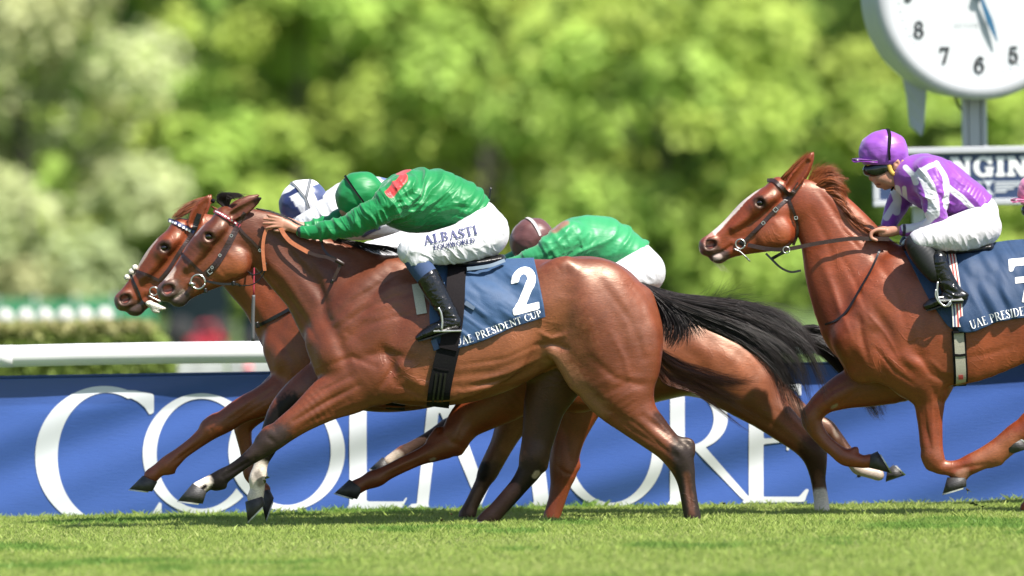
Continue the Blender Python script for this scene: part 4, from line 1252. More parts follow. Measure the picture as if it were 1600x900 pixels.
def hoof(b, q, yo, parent, w=.054):
    """q: coronet front, coronet heel, toe, heel in photo-scale units"""
    cf, ch, to, he = [W(p[0], p[1], b.Y + yo) for p in q]
    m = MB(); sg = 22
    def ring(f, h, wd, bulge=.0):
        c = (f + h) / 2; a = (f - h) / 2
        th = np.arange(sg) * 2 * math.pi / sg
        cx = np.cos(th); sy = np.sin(th)
        return c + cx[:, None] * a + np.stack([0 * th, np.sign(sy) * np.abs(sy) ** .85 * wd, 0 * th], 1)
    R = [ring(cf, ch, w * .70), ring(cf * .97 + to * .03, ch * .97 + he * .03, w * .80), ring(cf * .55 + to * .45, ch * .55 + he * .45, w * .93), ring(to, he, w)]
    R.append(ring(to * .9 + he * .1, he * .9 + to * .1, w * .85))
    R[-1] = R[-1] - (R[-1].mean(0) - (R[0].mean(0) * .10 + R[3].mean(0) * .90)) * 0.6
    V = np.concatenate(R); n = len(R)
    i = np.arange(n - 1)[:, None] * sg; j = np.arange(sg)[None]; j2 = (j + 1) % sg
    m.add(V, np.stack([i + j, i + sg + j, i + sg + j2, i + j2], -1).reshape(-1, 4))
    m.V.append(R[-1].mean(0)[None]); c = m.n; m.n += 1
    r = (n - 1) * sg + np.arange(sg)
    m.F3.append(np.stack([np.full(sg, c), np.roll(r, -1), r], 1))
    h = m.build('hoof', M['hoof'], parent, True)
    # shoe: a flat open ring under the wall
    up = (R[0].mean(0) - R[3].mean(0)); up /= np.linalg.norm(up)
    th = np.linspace(-2.35, 2.35, 19)
    c = (to + he) / 2; a = (to - he) / 2
    o = c + np.cos(th)[:, None] * a * 1.02 + np.stack([0 * th, np.sin(th) * w * 1.02, 0 * th], 1)
    inn = c + np.cos(th)[:, None] * a * .74 + np.stack([0 * th, np.sin(th) * w * .72, 0 * th], 1)
    V = np.concatenate([o, inn, o - up * .009, inn - up * .009])
    k = len(th); F = []
    for i in range(k - 1):
        F += [[i, i + 1, k + i + 1, k + i], [2 * k + i, 3 * k + i, 3 * k + i + 1, 2 * k + i + 1], [i, 2 * k + i, 2 * k + i + 1, i + 1], [k + i, k + i + 1, 3 * k + i + 1, 3 * k + i]]
    F += [[0, k, 3 * k, 2 * k], [k - 1, 3 * k - 1, 4 * k - 1, 2 * k - 1]]
    mm = MB(); mm.add(V, F); mm.build('horseshoe', M['alloy'], h)

def strands(name, guides, n, wid, cols, parent, seed, jitter=0.02, steps=9, Y=0.0, yj=0.05, tip=0.15, wave=0.0, lenj=0.25, m_=None, locks=0):
    """hair: each strand blends two neighbouring guides; guides are lists of (px, py[, y offset])"""
    rng = np.random.default_rng(seed)
    G = []
    for g in guides:
        P = np.array([(p[0], p[1], p[2] if len(p) > 2 else 0.0) for p in g], float)
        Q = crom(P, 8)
        L = np.concatenate([[0], np.cumsum(np.hypot(*np.diff(Q[:, :2], axis=0).T))])
        t = np.linspace(0, L[-1], steps)
        Q = np.stack([np.interp(t, L, Q[:, k]) for k in range(3)], 1)
        X = WX(Q[:, :2], Y); X[:, 1] += Q[:, 2]
        G.append(X)
    G = np.array(G)
    u = rng.uniform(0, len(G) - 1.0001, n)
    if locks:
        lk = rng.integers(0, locks, n); lu = rng.uniform(0, len(G) - 1.0001, locks)
        u = np.clip(lu[lk] + rng.normal(size=n) * .09, 0, len(G) - 1.0001)
    i = u.astype(int); f = (u - i)[:, None, None]
    P = G[i] * (1 - f) + G[i + 1] * f
    s = np.linspace(0, 1, steps)
    off = rng.normal(size=(n, 1, 3)) * jitter * np.array([1, yj / max(jitter, 1e-6), 1])
    off2 = rng.normal(size=(n, 1, 3)) * jitter * np.array([1, yj / max(jitter, 1e-6), 1])
    if locks:
        tight = (.16 + .5 * rng.uniform(0, 1, locks) ** 3)[lk][:, None, None]
        off = rng.normal(size=(locks, 1, 3))[lk] * jitter * np.array([1, yj / max(jitter, 1e-6), 1]) + off * tight
        off2 = rng.normal(size=(locks, 1, 3))[lk] * jitter * np.array([1.6, yj / max(jitter, 1e-6), 1.6]) + off2 * tight
    P = P + off * (0.25 + 0.75 * s[None, :, None]) + off2 * (s[None, :, None] ** 2) * 0.9
    if wave:
        ph = rng.uniform(0, 6.28, (n, 1)); fr = rng.uniform(3, 8, (n, 1))
        if locks:
            ph = rng.uniform(0, 6.28, (locks, 1))[lk] + ph * .10; fr = rng.uniform(3, 7.5, (locks, 1))[lk]
        P[:, :, 2] += wave * np.sin(ph + fr * s) * s
        P[:, :, 0] += wave * np.cos(ph * 1.3 + fr * s) * s * .6
    Lf = 1 - lenj * rng.uniform(0, 1, n) ** 1.5
    if locks:
        Lf = np.clip(.5 * Lf + .5 * (1 - lenj * rng.uniform(0, 1, locks)[lk]) + .1, .3, 1)
    idx = s[None] * Lf[:, None] * (steps - 1)
    i0 = np.minimum(idx.astype(int), steps - 2); fr = (idx - i0)[:, :, None]
    P = np.take_along_axis(P, i0[:, :, None].repeat(3, 2), 1) * (1 - fr) + np.take_along_axis(P, (i0 + 1)[:, :, None].repeat(3, 2), 1) * fr
    T = np.gradient(P, axis=1); T /= np.linalg.norm(T, axis=2)[:, :, None] + 1e-9
    r = rng.normal(size=(n, 1, 3)); A = np.cross(T, r); A /= np.linalg.norm(A, axis=2)[:, :, None] + 1e-9; B = np.cross(T, A)
    w = wid * rng.uniform(.6, 1.4, n)[:, None, None] * (1 - (1 - tip) * s[None, :, None] ** 1.5)
    ring = [P + A * w, P - A * w * .5 + B * w * .87, P - A * w * .5 - B * w * .87]
    V = np.stack(ring, 2).reshape(-1, 3)
    b = (np.arange(n)[:, None, None] * steps + np.arange(steps - 1)[None, :, None]) * 3
    j = np.arange(3)[None, None]; j2 = (j + 1) % 3
    F = np.stack([b + j, b + j2, b + 3 + j2, b + 3 + j], -1).reshape(-1, 4)
    cols = np.array(cols)
    c = cols[rng.integers(0, len(cols), n)] * rng.uniform(.7, 1.3, n)[:, None]
    return mesh_np(name, V, F, m_ or M['hair'], parent, True, np.repeat(c, steps * 3, 0))

BLACK = (.0065, .005, .005); PINK = (.30, .10, .09); WHITE = (.66, .62, .57)

def build_horse(sp):
    Y = sp['Y']
    b = Body(Y, *sp['box'], sp['half'], sp['h'])
    sp['trunk'](b)
    T, k = sim((327.3, 369.6), (263.3, 451.8), sp['eye'], sp['nostril'])
    head(b, T, k, sp['ears'])
    for lg in sp['legs']:
        b.tube(lg['rows'], lg['y'], lg.get('k', .025), wr=.82, n=5)
        for ex in lg.get('extra', ()):
            b.tube(ex, lg['y'], .015, wr=.8)
    b.surf(3)
    V, F = b.f.nets()
    V = relax(V, F, 2)
    N = vert_normals(V, F)
    P2 = side(V, Y); yr = V[:, 1] - Y
    hs = [([T(*hx(p)) for p in pts], r / 4.5 * k, d) for pts, r, d in [
        ([(330, 600), (420, 520), (500, 440)], 16, -.002), ([(300, 640), (360, 650), (450, 600)], 14, .003),
        ([(440, 330), (470, 320), (515, 330)], 10, -.004), ([(445, 385), (485, 400), (525, 385)], 9, -.003),
        ([(530, 320), (560, 260), (600, 240)], 22, .005), ([(560, 480), (610, 470), (670, 520)], 18, -.002),
        ([(250, 600), (300, 560), (340, 500)], 13, .003), ([(540, 560), (600, 640), (680, 640)], 14, .002)]]
    V = sculpt(V, N, P2, yr, hs + sp.get('marks', []))
    nz = vnoise(V * 55, 2) * .6 + vnoise(V * 120, 3) * .4
    low = vnoise(V * 5, 5)
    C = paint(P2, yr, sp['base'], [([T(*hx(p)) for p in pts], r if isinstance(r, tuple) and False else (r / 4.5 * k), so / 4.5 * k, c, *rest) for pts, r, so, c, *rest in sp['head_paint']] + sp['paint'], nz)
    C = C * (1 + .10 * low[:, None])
    a = sp['root']
    t = thing('horse', sp['label'], 'horse', W(a[0], a[1], Y), 'racehorses galloping past the banner')
    t.location.z = 0; ROOTS[t.name] = Matrix.Translation(t.location).inverted()
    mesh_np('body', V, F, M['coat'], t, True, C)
    for lg in sp['legs']:
        if 'hoof' in lg:
            hoof(b, lg['hoof'], lg['y'], t)
    # eyes
    ex, ey = T(*hx((482, 358)))
    e = W(ex, ey, Y)
    for sg in (-1, 1):
        m = MB(); r = .0235 * k
        th = np.linspace(0, math.pi, 9)
        yy = Y + sg * .079
        m.lathe([(max(r * math.sin(a), 1e-4), -r * math.cos(a)) for a in th], (e[0], yy, e[2]), (0, sg, 0), 16)
        for v in m.V:
            v[:, 2] = e[2] + (v[:, 2] - e[2]) * .78
        o = m.build('eye', M['eye'], t, True)
    return b, t, T, k

def LR(*p):
    return [list(q) for q in p]

def shift(L, dx, dy, k=1.0, cx=0, cy=0):
    return [[cx + (p[0] - cx) * k + dx, cy + (p[1] - cy) * k + dy, p[2] * k, *p[3:]] for p in L]

TRUNK = LR((540, 522, 60, .15), (585, 506, 98, .21), (640, 515, 117, .255), (700, 518, 115, .275), (760, 512, 104, .28), (820, 494, 89, .262), (868, 481, 76, .25), (925, 489, 87, .25), (943, 522, 84, .24))
NECK = LR((385, 365, 40, .062), (420, 377, 44, .066), (462, 411, 54, .076), (505, 441, 68, .095), (545, 475, 88, .13))

def trunk_from(L, neck, dx, dy, quarters=True, k=1.0, c=(690, 500)):
    def f(b):
        S = lambda Q: shift(Q, dx, dy, k, *c)
        b.tube(S(L), 0, .05, n=10)
        b.tube(neck, 0, .06, n=8)
        b.both(S(LR((612, 432, 24, .05, .10), (575, 485, 42, .06, .14), (535, 548, 40, .07, .14))), .06)        # shoulder blade
        b.both(S(LR((512, 535, 34, .06, .09), (520, 570, 30, .06, .10))), .05)                                  # point of the shoulder
        b.both(S(LR((545, 560, 40, .07, .14), (590, 590, 42, .07, .15))), .05)                                  # upper arm
        b.both(S(LR((640, 565, 60, .06, .19), (700, 560, 66, .06, .215), (770, 548, 50, .05, .215))), .08)      # barrel
        if quarters:
            b.both(S(LR((880, 440, 38, .07, .17), (905, 480, 48, .08, .18), (900, 520, 36, .06, .17))), .08)    # hip and flank
            b.both(S(LR((930, 470, 62, .10, .14), (962, 530, 66, .10, .15), (968, 580, 56, .09, .15))), .08)    # quarter
            b.both(S(LR((1000, 470, 22, .05, .07), (1010, 520, 24, .05, .09), (1003, 575, 26, .06, .11))), .06)
        b.both(S(LR((862, 548, 10, .03, .17), (880, 560, 14, .04, .16), (905, 590, 20, .05, .15))), .04)        # flank fold
    return f
def tilt_ear(T, k, base, pts, y0, y1, hollow=True):
    pass

def ear_rows(pts, r, y, w=.022):
    out = []; h = []
    for i, (p, rr) in enumerate(zip(pts, r)):
        u = i / (len(pts) - 1)
        yy = y[0] + (y[1] - y[0]) * u
        out.append([p[0], p[1], rr, w * (1 - .55 * u), yy])
        h.append([p[0], p[1], rr * .62, w * .8 * (1 - .55 * u), yy + (.016 if yy > 0 else -.016)])
    return [dict(rows=out, hollow=h[:-1])]

NEAR, FAR = -.125, .125
def hero_spec():
    ears = []
    for sg in (-1, 1):
        d = 0 if sg < 0 else 1
        ears += ear_rows([(364 - d * 6, 336 - d * 5), (377 - d * 6, 329 - d * 6), (390 - d * 6, 321 - d * 6), (401 - d * 5, 314 - d * 5), (409 - d * 5, 309 - d * 5)], [9, 10.5, 9, 5.5, 1.2], (sg * .055, sg * .085))
    legs = [
        dict(y=-.135, rows=LR((578, 582, 48, .10), (548, 604, 42, .085), (515, 622, 34, .07), (478, 648, 24.5), (450, 668, 20.5), (427, 686, 18.5), (410, 700, 15.5), (388, 717, 11.2), (366, 733, 10.6), (350, 743, 12.5), (340, 750, 13.6), (327, 754, 11), (312, 763, 12)),
             extra=[LR((425, 682, 19), (415, 690, 16)), LR((340, 756, 10), (350, 758, 6))],
             hoof=[(301, 755), (323, 768), (278, 782), (317, 787)]),
        dict(y=.115, rows=LR((535, 585, 44, .09), (500, 600, 36, .07), (466, 620, 28), (440, 645, 22), (424, 678, 17.5), (416, 700, 15.5), (408, 722, 11), (404, 738, 12), (401, 750, 13.5), (401, 765, 11.5), (398, 778, 13)),
             hoof=[(383, 784), (411, 775), (387, 815), (414, 788)]),
        dict(y=-.135, k=.045, rows=LR((940, 545, 70, .10), (962, 600, 56, .10), (990, 645, 36, .08), (1018, 673, 28, .062), (1042, 695, 23.5), (1058, 712, 23), (1067, 733, 18), (1072, 755, 13.8), (1077, 785, 13), (1081, 806, 13.2), (1083, 816, 12.5)),
             extra=[LR((1060, 690, 9), (1076, 692, 8), (1074, 705, 12)), LR((1000, 668, 16), (1035, 680, 14))],
             hoof=[(1072, 812), (1096, 814), (1066, 827), (1099, 827)]),
        dict(y=.135, k=.045, rows=LR((880, 545, 60, .10), (866, 595, 44, .09), (852, 632, 33.5, .075), (846, 660, 29, .066), (840, 690, 25, .058), (834, 716, 23), (828, 735, 19), (813, 757, 15), (795, 778, 14.2), (777, 798, 13.8), (766, 809, 14.5), (757, 816, 13)),
             extra=[LR((850, 712, 9), (846, 728, 11))],
             hoof=[(741, 813), (768, 817), (729, 828), (765, 829)])]
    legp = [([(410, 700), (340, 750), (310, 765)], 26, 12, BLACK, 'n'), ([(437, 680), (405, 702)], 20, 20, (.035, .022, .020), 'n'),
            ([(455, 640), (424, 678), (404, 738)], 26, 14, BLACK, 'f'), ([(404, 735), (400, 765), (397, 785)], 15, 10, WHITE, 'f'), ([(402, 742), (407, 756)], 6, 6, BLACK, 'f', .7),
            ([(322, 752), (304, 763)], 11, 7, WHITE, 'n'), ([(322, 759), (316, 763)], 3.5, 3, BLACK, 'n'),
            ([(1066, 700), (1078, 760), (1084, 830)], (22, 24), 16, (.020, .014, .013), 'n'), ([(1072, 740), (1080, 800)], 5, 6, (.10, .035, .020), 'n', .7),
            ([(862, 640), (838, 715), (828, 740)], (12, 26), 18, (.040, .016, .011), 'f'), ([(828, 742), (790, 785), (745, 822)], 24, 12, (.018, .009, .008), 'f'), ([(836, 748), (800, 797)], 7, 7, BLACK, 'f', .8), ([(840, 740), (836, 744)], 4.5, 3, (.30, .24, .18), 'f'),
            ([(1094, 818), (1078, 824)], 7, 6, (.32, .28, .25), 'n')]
    base = (.128, .0295, .0095)
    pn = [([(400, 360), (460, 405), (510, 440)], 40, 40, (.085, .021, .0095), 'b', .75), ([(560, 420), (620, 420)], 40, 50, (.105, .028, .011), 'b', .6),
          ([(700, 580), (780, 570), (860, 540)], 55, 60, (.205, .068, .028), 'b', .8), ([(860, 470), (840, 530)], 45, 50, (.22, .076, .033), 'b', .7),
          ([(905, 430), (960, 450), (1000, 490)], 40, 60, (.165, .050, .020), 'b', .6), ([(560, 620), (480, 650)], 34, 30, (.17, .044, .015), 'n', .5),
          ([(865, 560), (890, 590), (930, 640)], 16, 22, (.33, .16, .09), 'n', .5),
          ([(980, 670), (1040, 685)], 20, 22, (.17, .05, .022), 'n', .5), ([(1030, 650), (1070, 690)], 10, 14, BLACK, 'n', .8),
          ([(884, 555), (866, 600), (850, 660)], 66, 40, (.040, .014, .008), 'f', .85)] + legp  # far inner thigh: dark leg coat, with its shade painted in higher up
    hp = [([(210, 740), (160, 770)], 80, 70, (.075, .045, .038)), ([(300, 790), (240, 840)], 55, 30, (.045, .030, .028)), ([(190, 730)], 46, 16, (.03, .02, .02)),
          ([(192, 728)], 30, 14, PINK), ([(185, 650), (225, 590)], (20), 16, (.58, .50, .46), 'm'), ([(215, 640), (235, 580)], 14, 14, (.5, .4, .36)), ([(435, 275), (385, 340)], 14, 14, (.5, .4, .38), 'm'),
          ([(482, 356)], 56, 34, (.040, .018, .013)), ([(300, 560), (420, 420), (500, 300)], 60, 60, (.092, .026, .013), 'b', .6), ([(650, 560), (560, 620)], 95, 70, (.235, .064, .018), 'b', .8),
          ([(250, 790), (300, 740)], 12, 10, (.30, .24, .22)), ([(580, 265)], 40, 30, (.16, .07, .045), 'b', .8),
          ([(852, 86), (790, 130)], 26, 20, BLACK), ([(660, 200), (760, 150)], 44, 24, (.14, .042, .022), 'b', .7)]
    marks = [([(519, 499), (551, 469), (600, 440), (629, 425)], 4.5, .0028), ([(526, 513), (566, 486), (614, 464), (649, 455)], 4.5, .0028), ([(522, 506), (558, 478), (607, 452), (640, 440)], 4, -.0022), ([(546, 533), (575, 508), (614, 494), (650, 492)], 5, .0024),
             ([(540, 524), (570, 498), (612, 480)], 4, -.002), ([(395, 405), (430, 440), (470, 490), (495, 530)], 5, .0032), ([(450, 368), (482, 400), (500, 440), (506, 485)], 6, .003), ([(405, 350), (450, 385), (482, 430)], 6, .0026), ([(512, 572), (551, 557), (588, 572)], 5, .003), ([(590, 612), (612, 580), (624, 556)], 5, .0045),
             ([(620, 600), (650, 612), (680, 626)], 5, .0025), ([(640, 590), (660, 600), (684, 600)], 5, -.0025), ([(560, 602), (510, 627), (460, 657)], 3.2, .0026, 'n'), ([(548, 588), (500, 611), (455, 642)], 3.2, .0024, 'n'), ([(575, 630), (540, 640), (500, 655)], 4, .002, 'n'),
             ([(722, 601), (795, 583), (862, 552)], 3.4, -.002), ([(725, 609), (795, 592), (850, 570)], 3.2, .0022), ([(720, 570), (790, 560), (845, 535)], 4, .0018), ([(940, 440), (985, 500), (1005, 560)], 7, .003), ([(975, 430), (1002, 470), (1015, 540)], 6, .0026), ([(925, 560), (960, 590), (1000, 600)], 6, .0028),
             ([(955, 520), (975, 560), (985, 600)], 5, -.002), ([(1018, 640), (1046, 668), (1066, 690)], 3.5, .003, 'n'), ([(985, 655), (1020, 684), (1046, 708)], 3.5, .002, 'n'), ([(612, 420), (575, 470), (540, 545)], 12, .007), ([(640, 435), (625, 500), (600, 560)], 16, .007), ([(500, 480), (530, 530), (548, 585)], 10, .006),
             ([(528, 500), (560, 475), (600, 455)], 7, .003), ([(545, 520), (585, 490), (620, 480)], 6, .003), ([(560, 560), (600, 550), (640, 560)], 8, .005),
             ([(610, 560), (640, 580), (665, 610)], 12, -.004), ([(598, 545), (612, 565), (618, 590)], 10, .009), ([(700, 605), (780, 595), (855, 560)], 6, .004), ([(690, 590), (770, 580), (850, 548)], 7, .003),
             ([(720, 612), (790, 600), (840, 580)], 4, -.003), ([(858, 545), (880, 510), (885, 460)], 16, .008), ([(885, 430), (890, 470), (880, 540)], 20, .006),
             ([(870, 420), (885, 410), (905, 425)], 10, -.006), ([(930, 430), (965, 500), (985, 580)], 14, .005), ([(985, 450), (1000, 510), (996, 580)], 10, .004),
             ([(915, 480), (930, 540), (945, 590)], 14, -.004), ([(905, 600), (950, 640), (1000, 670)], 8, .004, 'n'), ([(948, 610), (985, 600), (1018, 600)], 9, .004, 'n'),
             ([(960, 655), (1010, 685), (1040, 705)], 5, .003, 'n'), ([(1005, 650), (1040, 675), (1062, 692)], 6, .005, 'n'), ([(1072, 742), (1079, 790)], 3.5, .004, 'n'), ([(1050, 705), (1060, 718)], 6, .004, 'n'),
             ([(560, 600), (500, 635), (450, 665)], 7, .004, 'n'), ([(545, 625), (500, 652), (465, 672)], 6, .004, 'n'), ([(400, 715), (350, 744)], 3.5, .004, 'n'), ([(418, 680), (432, 692)], 5, .003, 'n'),
             ([(428, 372), (470, 420), (510, 470)], 10, .006), ([(410, 395), (450, 440), (488, 500)], 8, -.004), ([(440, 365), (500, 400), (560, 420)], 16, .004),
             ([(470, 400), (500, 450), (512, 500)], 9, .005), ([(800, 470), (840, 500), (850, 530)], 18, .004), ([(845, 520), (862, 530), (880, 525)], 4, -.004), ([(838, 540), (860, 538), (885, 545)], 4, .004)]
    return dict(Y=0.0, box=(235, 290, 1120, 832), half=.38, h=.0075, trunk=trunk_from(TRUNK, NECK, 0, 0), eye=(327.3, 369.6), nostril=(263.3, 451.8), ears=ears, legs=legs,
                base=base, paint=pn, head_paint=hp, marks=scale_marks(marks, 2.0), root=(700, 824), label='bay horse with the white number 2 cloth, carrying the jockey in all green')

def scale_marks(L, kd):
    return [(m[0], m[1], m[2] * kd, *m[3:]) for m in L]

def move_strokes(L, dx, dy):
    return [([(p[0] + dx, p[1] + dy) for p in s[0]], *s[1:]) for s in L]

CHEST = (.165, .0315, .0068)
CH_HEAD = [([(200, 745), (160, 775)], 62, 60, (.085, .045, .036)), ([(300, 790), (240, 840)], 48, 30, (.055, .034, .030)), ([(192, 728)], 40, 14, (.03, .018, .016)), ([(192, 728)], 26, 12, (.22, .07, .06)),
           ([(482, 356)], 56, 34, (.035, .015, .010)), ([(650, 560), (560, 620)], 95, 70, (.20, .048, .0125), 'b', .7), ([(580, 265)], 40, 30, (.15, .045, .018), 'b', .7)]

def lead_chestnut_spec():
    dx, dy = -66, 9
    ears = []
    for sg in (-1, 1):
        d = 0 if sg < 0 else 1
        ears += ear_rows([(302 + d * 5, 350 - d * 3), (307 + d * 4, 338 - d * 3), (314 + d * 3, 326 - d * 2), (321 + d * 3, 315 - d * 2), (327 + d * 2, 306 - d)], [9, 11, 10, 7, 2], (sg * .055, sg * .075))
    legs = [
        dict(y=-.12, rows=LR((510, 588, 46, .10), (480, 600, 40, .08), (447, 610, 31, .07), (412, 627, 24.5), (380, 640, 20), (352, 658, 18), (336, 666, 17.5), (322, 678, 14), (305, 692, 11.5), (285, 707, 11), (272, 718, 13), (262, 726, 13.8), (250, 733, 11), (238, 743, 12)),
             extra=[LR((340, 662, 17), (328, 668, 15)), LR((262, 731, 10), (270, 735, 6))], hoof=[(223, 743), (246, 753), (202, 764), (238, 768)]),
        dict(y=.12, rows=LR((480, 590, 44, .09), (450, 605, 34, .07), (420, 625, 26), (395, 648, 18), (380, 665, 15.5), (380, 682, 12.5), (384, 705, 10.5), (388, 728, 11), (392, 742, 12.5), (402, 756, 10.5), (411, 766, 11)),
             hoof=[(405, 769), (421, 764), (415, 814), (428, 778)]),
        dict(y=-.12, k=.04, rows=LR((830, 560, 66, .10), (795, 605, 50, .09), (757, 635, 37, .08), (730, 656, 29, .065), (712, 680, 24), (700, 692, 22.5), (682, 702, 18), (658, 713, 13.5), (630, 726, 12.8), (606, 738, 12.5), (592, 745, 14), (583, 748, 14), (570, 754, 11.5), (558, 760, 12)),
             extra=[LR((724, 694, 8), (716, 702, 10)), LR((686, 676, 10), (676, 690, 10))], hoof=[(546, 749), (567, 764), (523, 770), (558, 780)]),
        dict(y=.13, k=.04, rows=LR((900, 545, 66, .10), (912, 595, 50, .09), (902, 640, 35, .08), (890, 680, 26, .062), (882, 715, 23), (881, 735, 22), (877, 755, 17), (871, 780, 14), (864, 803, 13.5), (861, 814, 13)),
             extra=[LR((894, 712, 9), (898, 728, 10))], hoof=[(850, 812), (875, 814), (843, 826), (876, 827)])]
    paint = [([(420, 400), (440, 460), (450, 520)], 50, 60, (.165, .038, .012), 'b', .7), ([(352, 655), (320, 680), (262, 726)], 20, 20, (.17, .045, .016), 'n', .6),
             ([(700, 690), (560, 760)], 26, 20, (.15, .036, .012), 'n', .6), ([(679, 716), (674, 718)], 2.4, 2, (.32, .26, .2), 'n'), ([(880, 720), (862, 815)], 24, 20, (.16, .030, .009), 'f', .8)]
    hp = CH_HEAD + [([(240, 570), (330, 430), (420, 300)], 12, 10, (.45, .36, .30), 'm')]
    marks = scale_marks([([(428 + dx, 372 + dy), (470 + dx, 420 + dy), (510 + dx, 470 + dy)], 10, .006), ([(410 + dx, 395 + dy), (450 + dx, 440 + dy), (488 + dx, 500 + dy)], 8, -.004),
             ([(430, 610), (390, 640), (350, 662)], 5, .003, 'n'), ([(325, 684), (275, 722)], 3.5, .003, 'n'), ([(665, 716), (600, 746)], 4, .004, 'n'), ([(690, 672), (705, 690), (725, 698)], 5, .004, 'n'), ([(680, 684), (694, 676), (704, 664)], 4, -.004, 'n'), ([(670, 722), (620, 744), (595, 756)], 2.6, .003, 'n'), ([(672, 706), (625, 726), (598, 738)], 2.6, -.002, 'n'), ([(735, 650), (722, 670), (716, 690)], 4, .004, 'n'), ([(440, 600), (400, 626), (360, 655)], 2.6, .003, 'n'), ([(425, 622), (395, 642), (365, 662)], 2.6, .003, 'n'), ([(338, 656), (328, 666), (334, 676)], 3, .003, 'n'), ([(310, 694), (285, 712), (268, 726)], 2.4, .003, 'n'), ([(872, 730), (884, 740), (898, 742)], 3, .003, 'f'),
             ([(870, 640), (885, 690), (893, 730)], 6, .004, 'f'), ([(885, 760), (868, 812)], 4, .003, 'f'), ([(450, 560), (440, 590), (420, 615)], 8, .004), ([(430, 520), (455, 555), (470, 590)], 8, .004)], 1.5)
    neck = shift(NECK, dx, dy)
    return dict(Y=.75, box=(165, 295, 1010, 832), half=.36, h=.0095, trunk=trunk_from(TRUNK, neck, dx, dy), eye=(258, 387), nostril=(196, 467), ears=ears, legs=legs, base=CHEST, paint=paint, head_paint=hp,
                marks=marks, root=(640, 820), label='chestnut horse in the lead, its head before the number 2 horse')

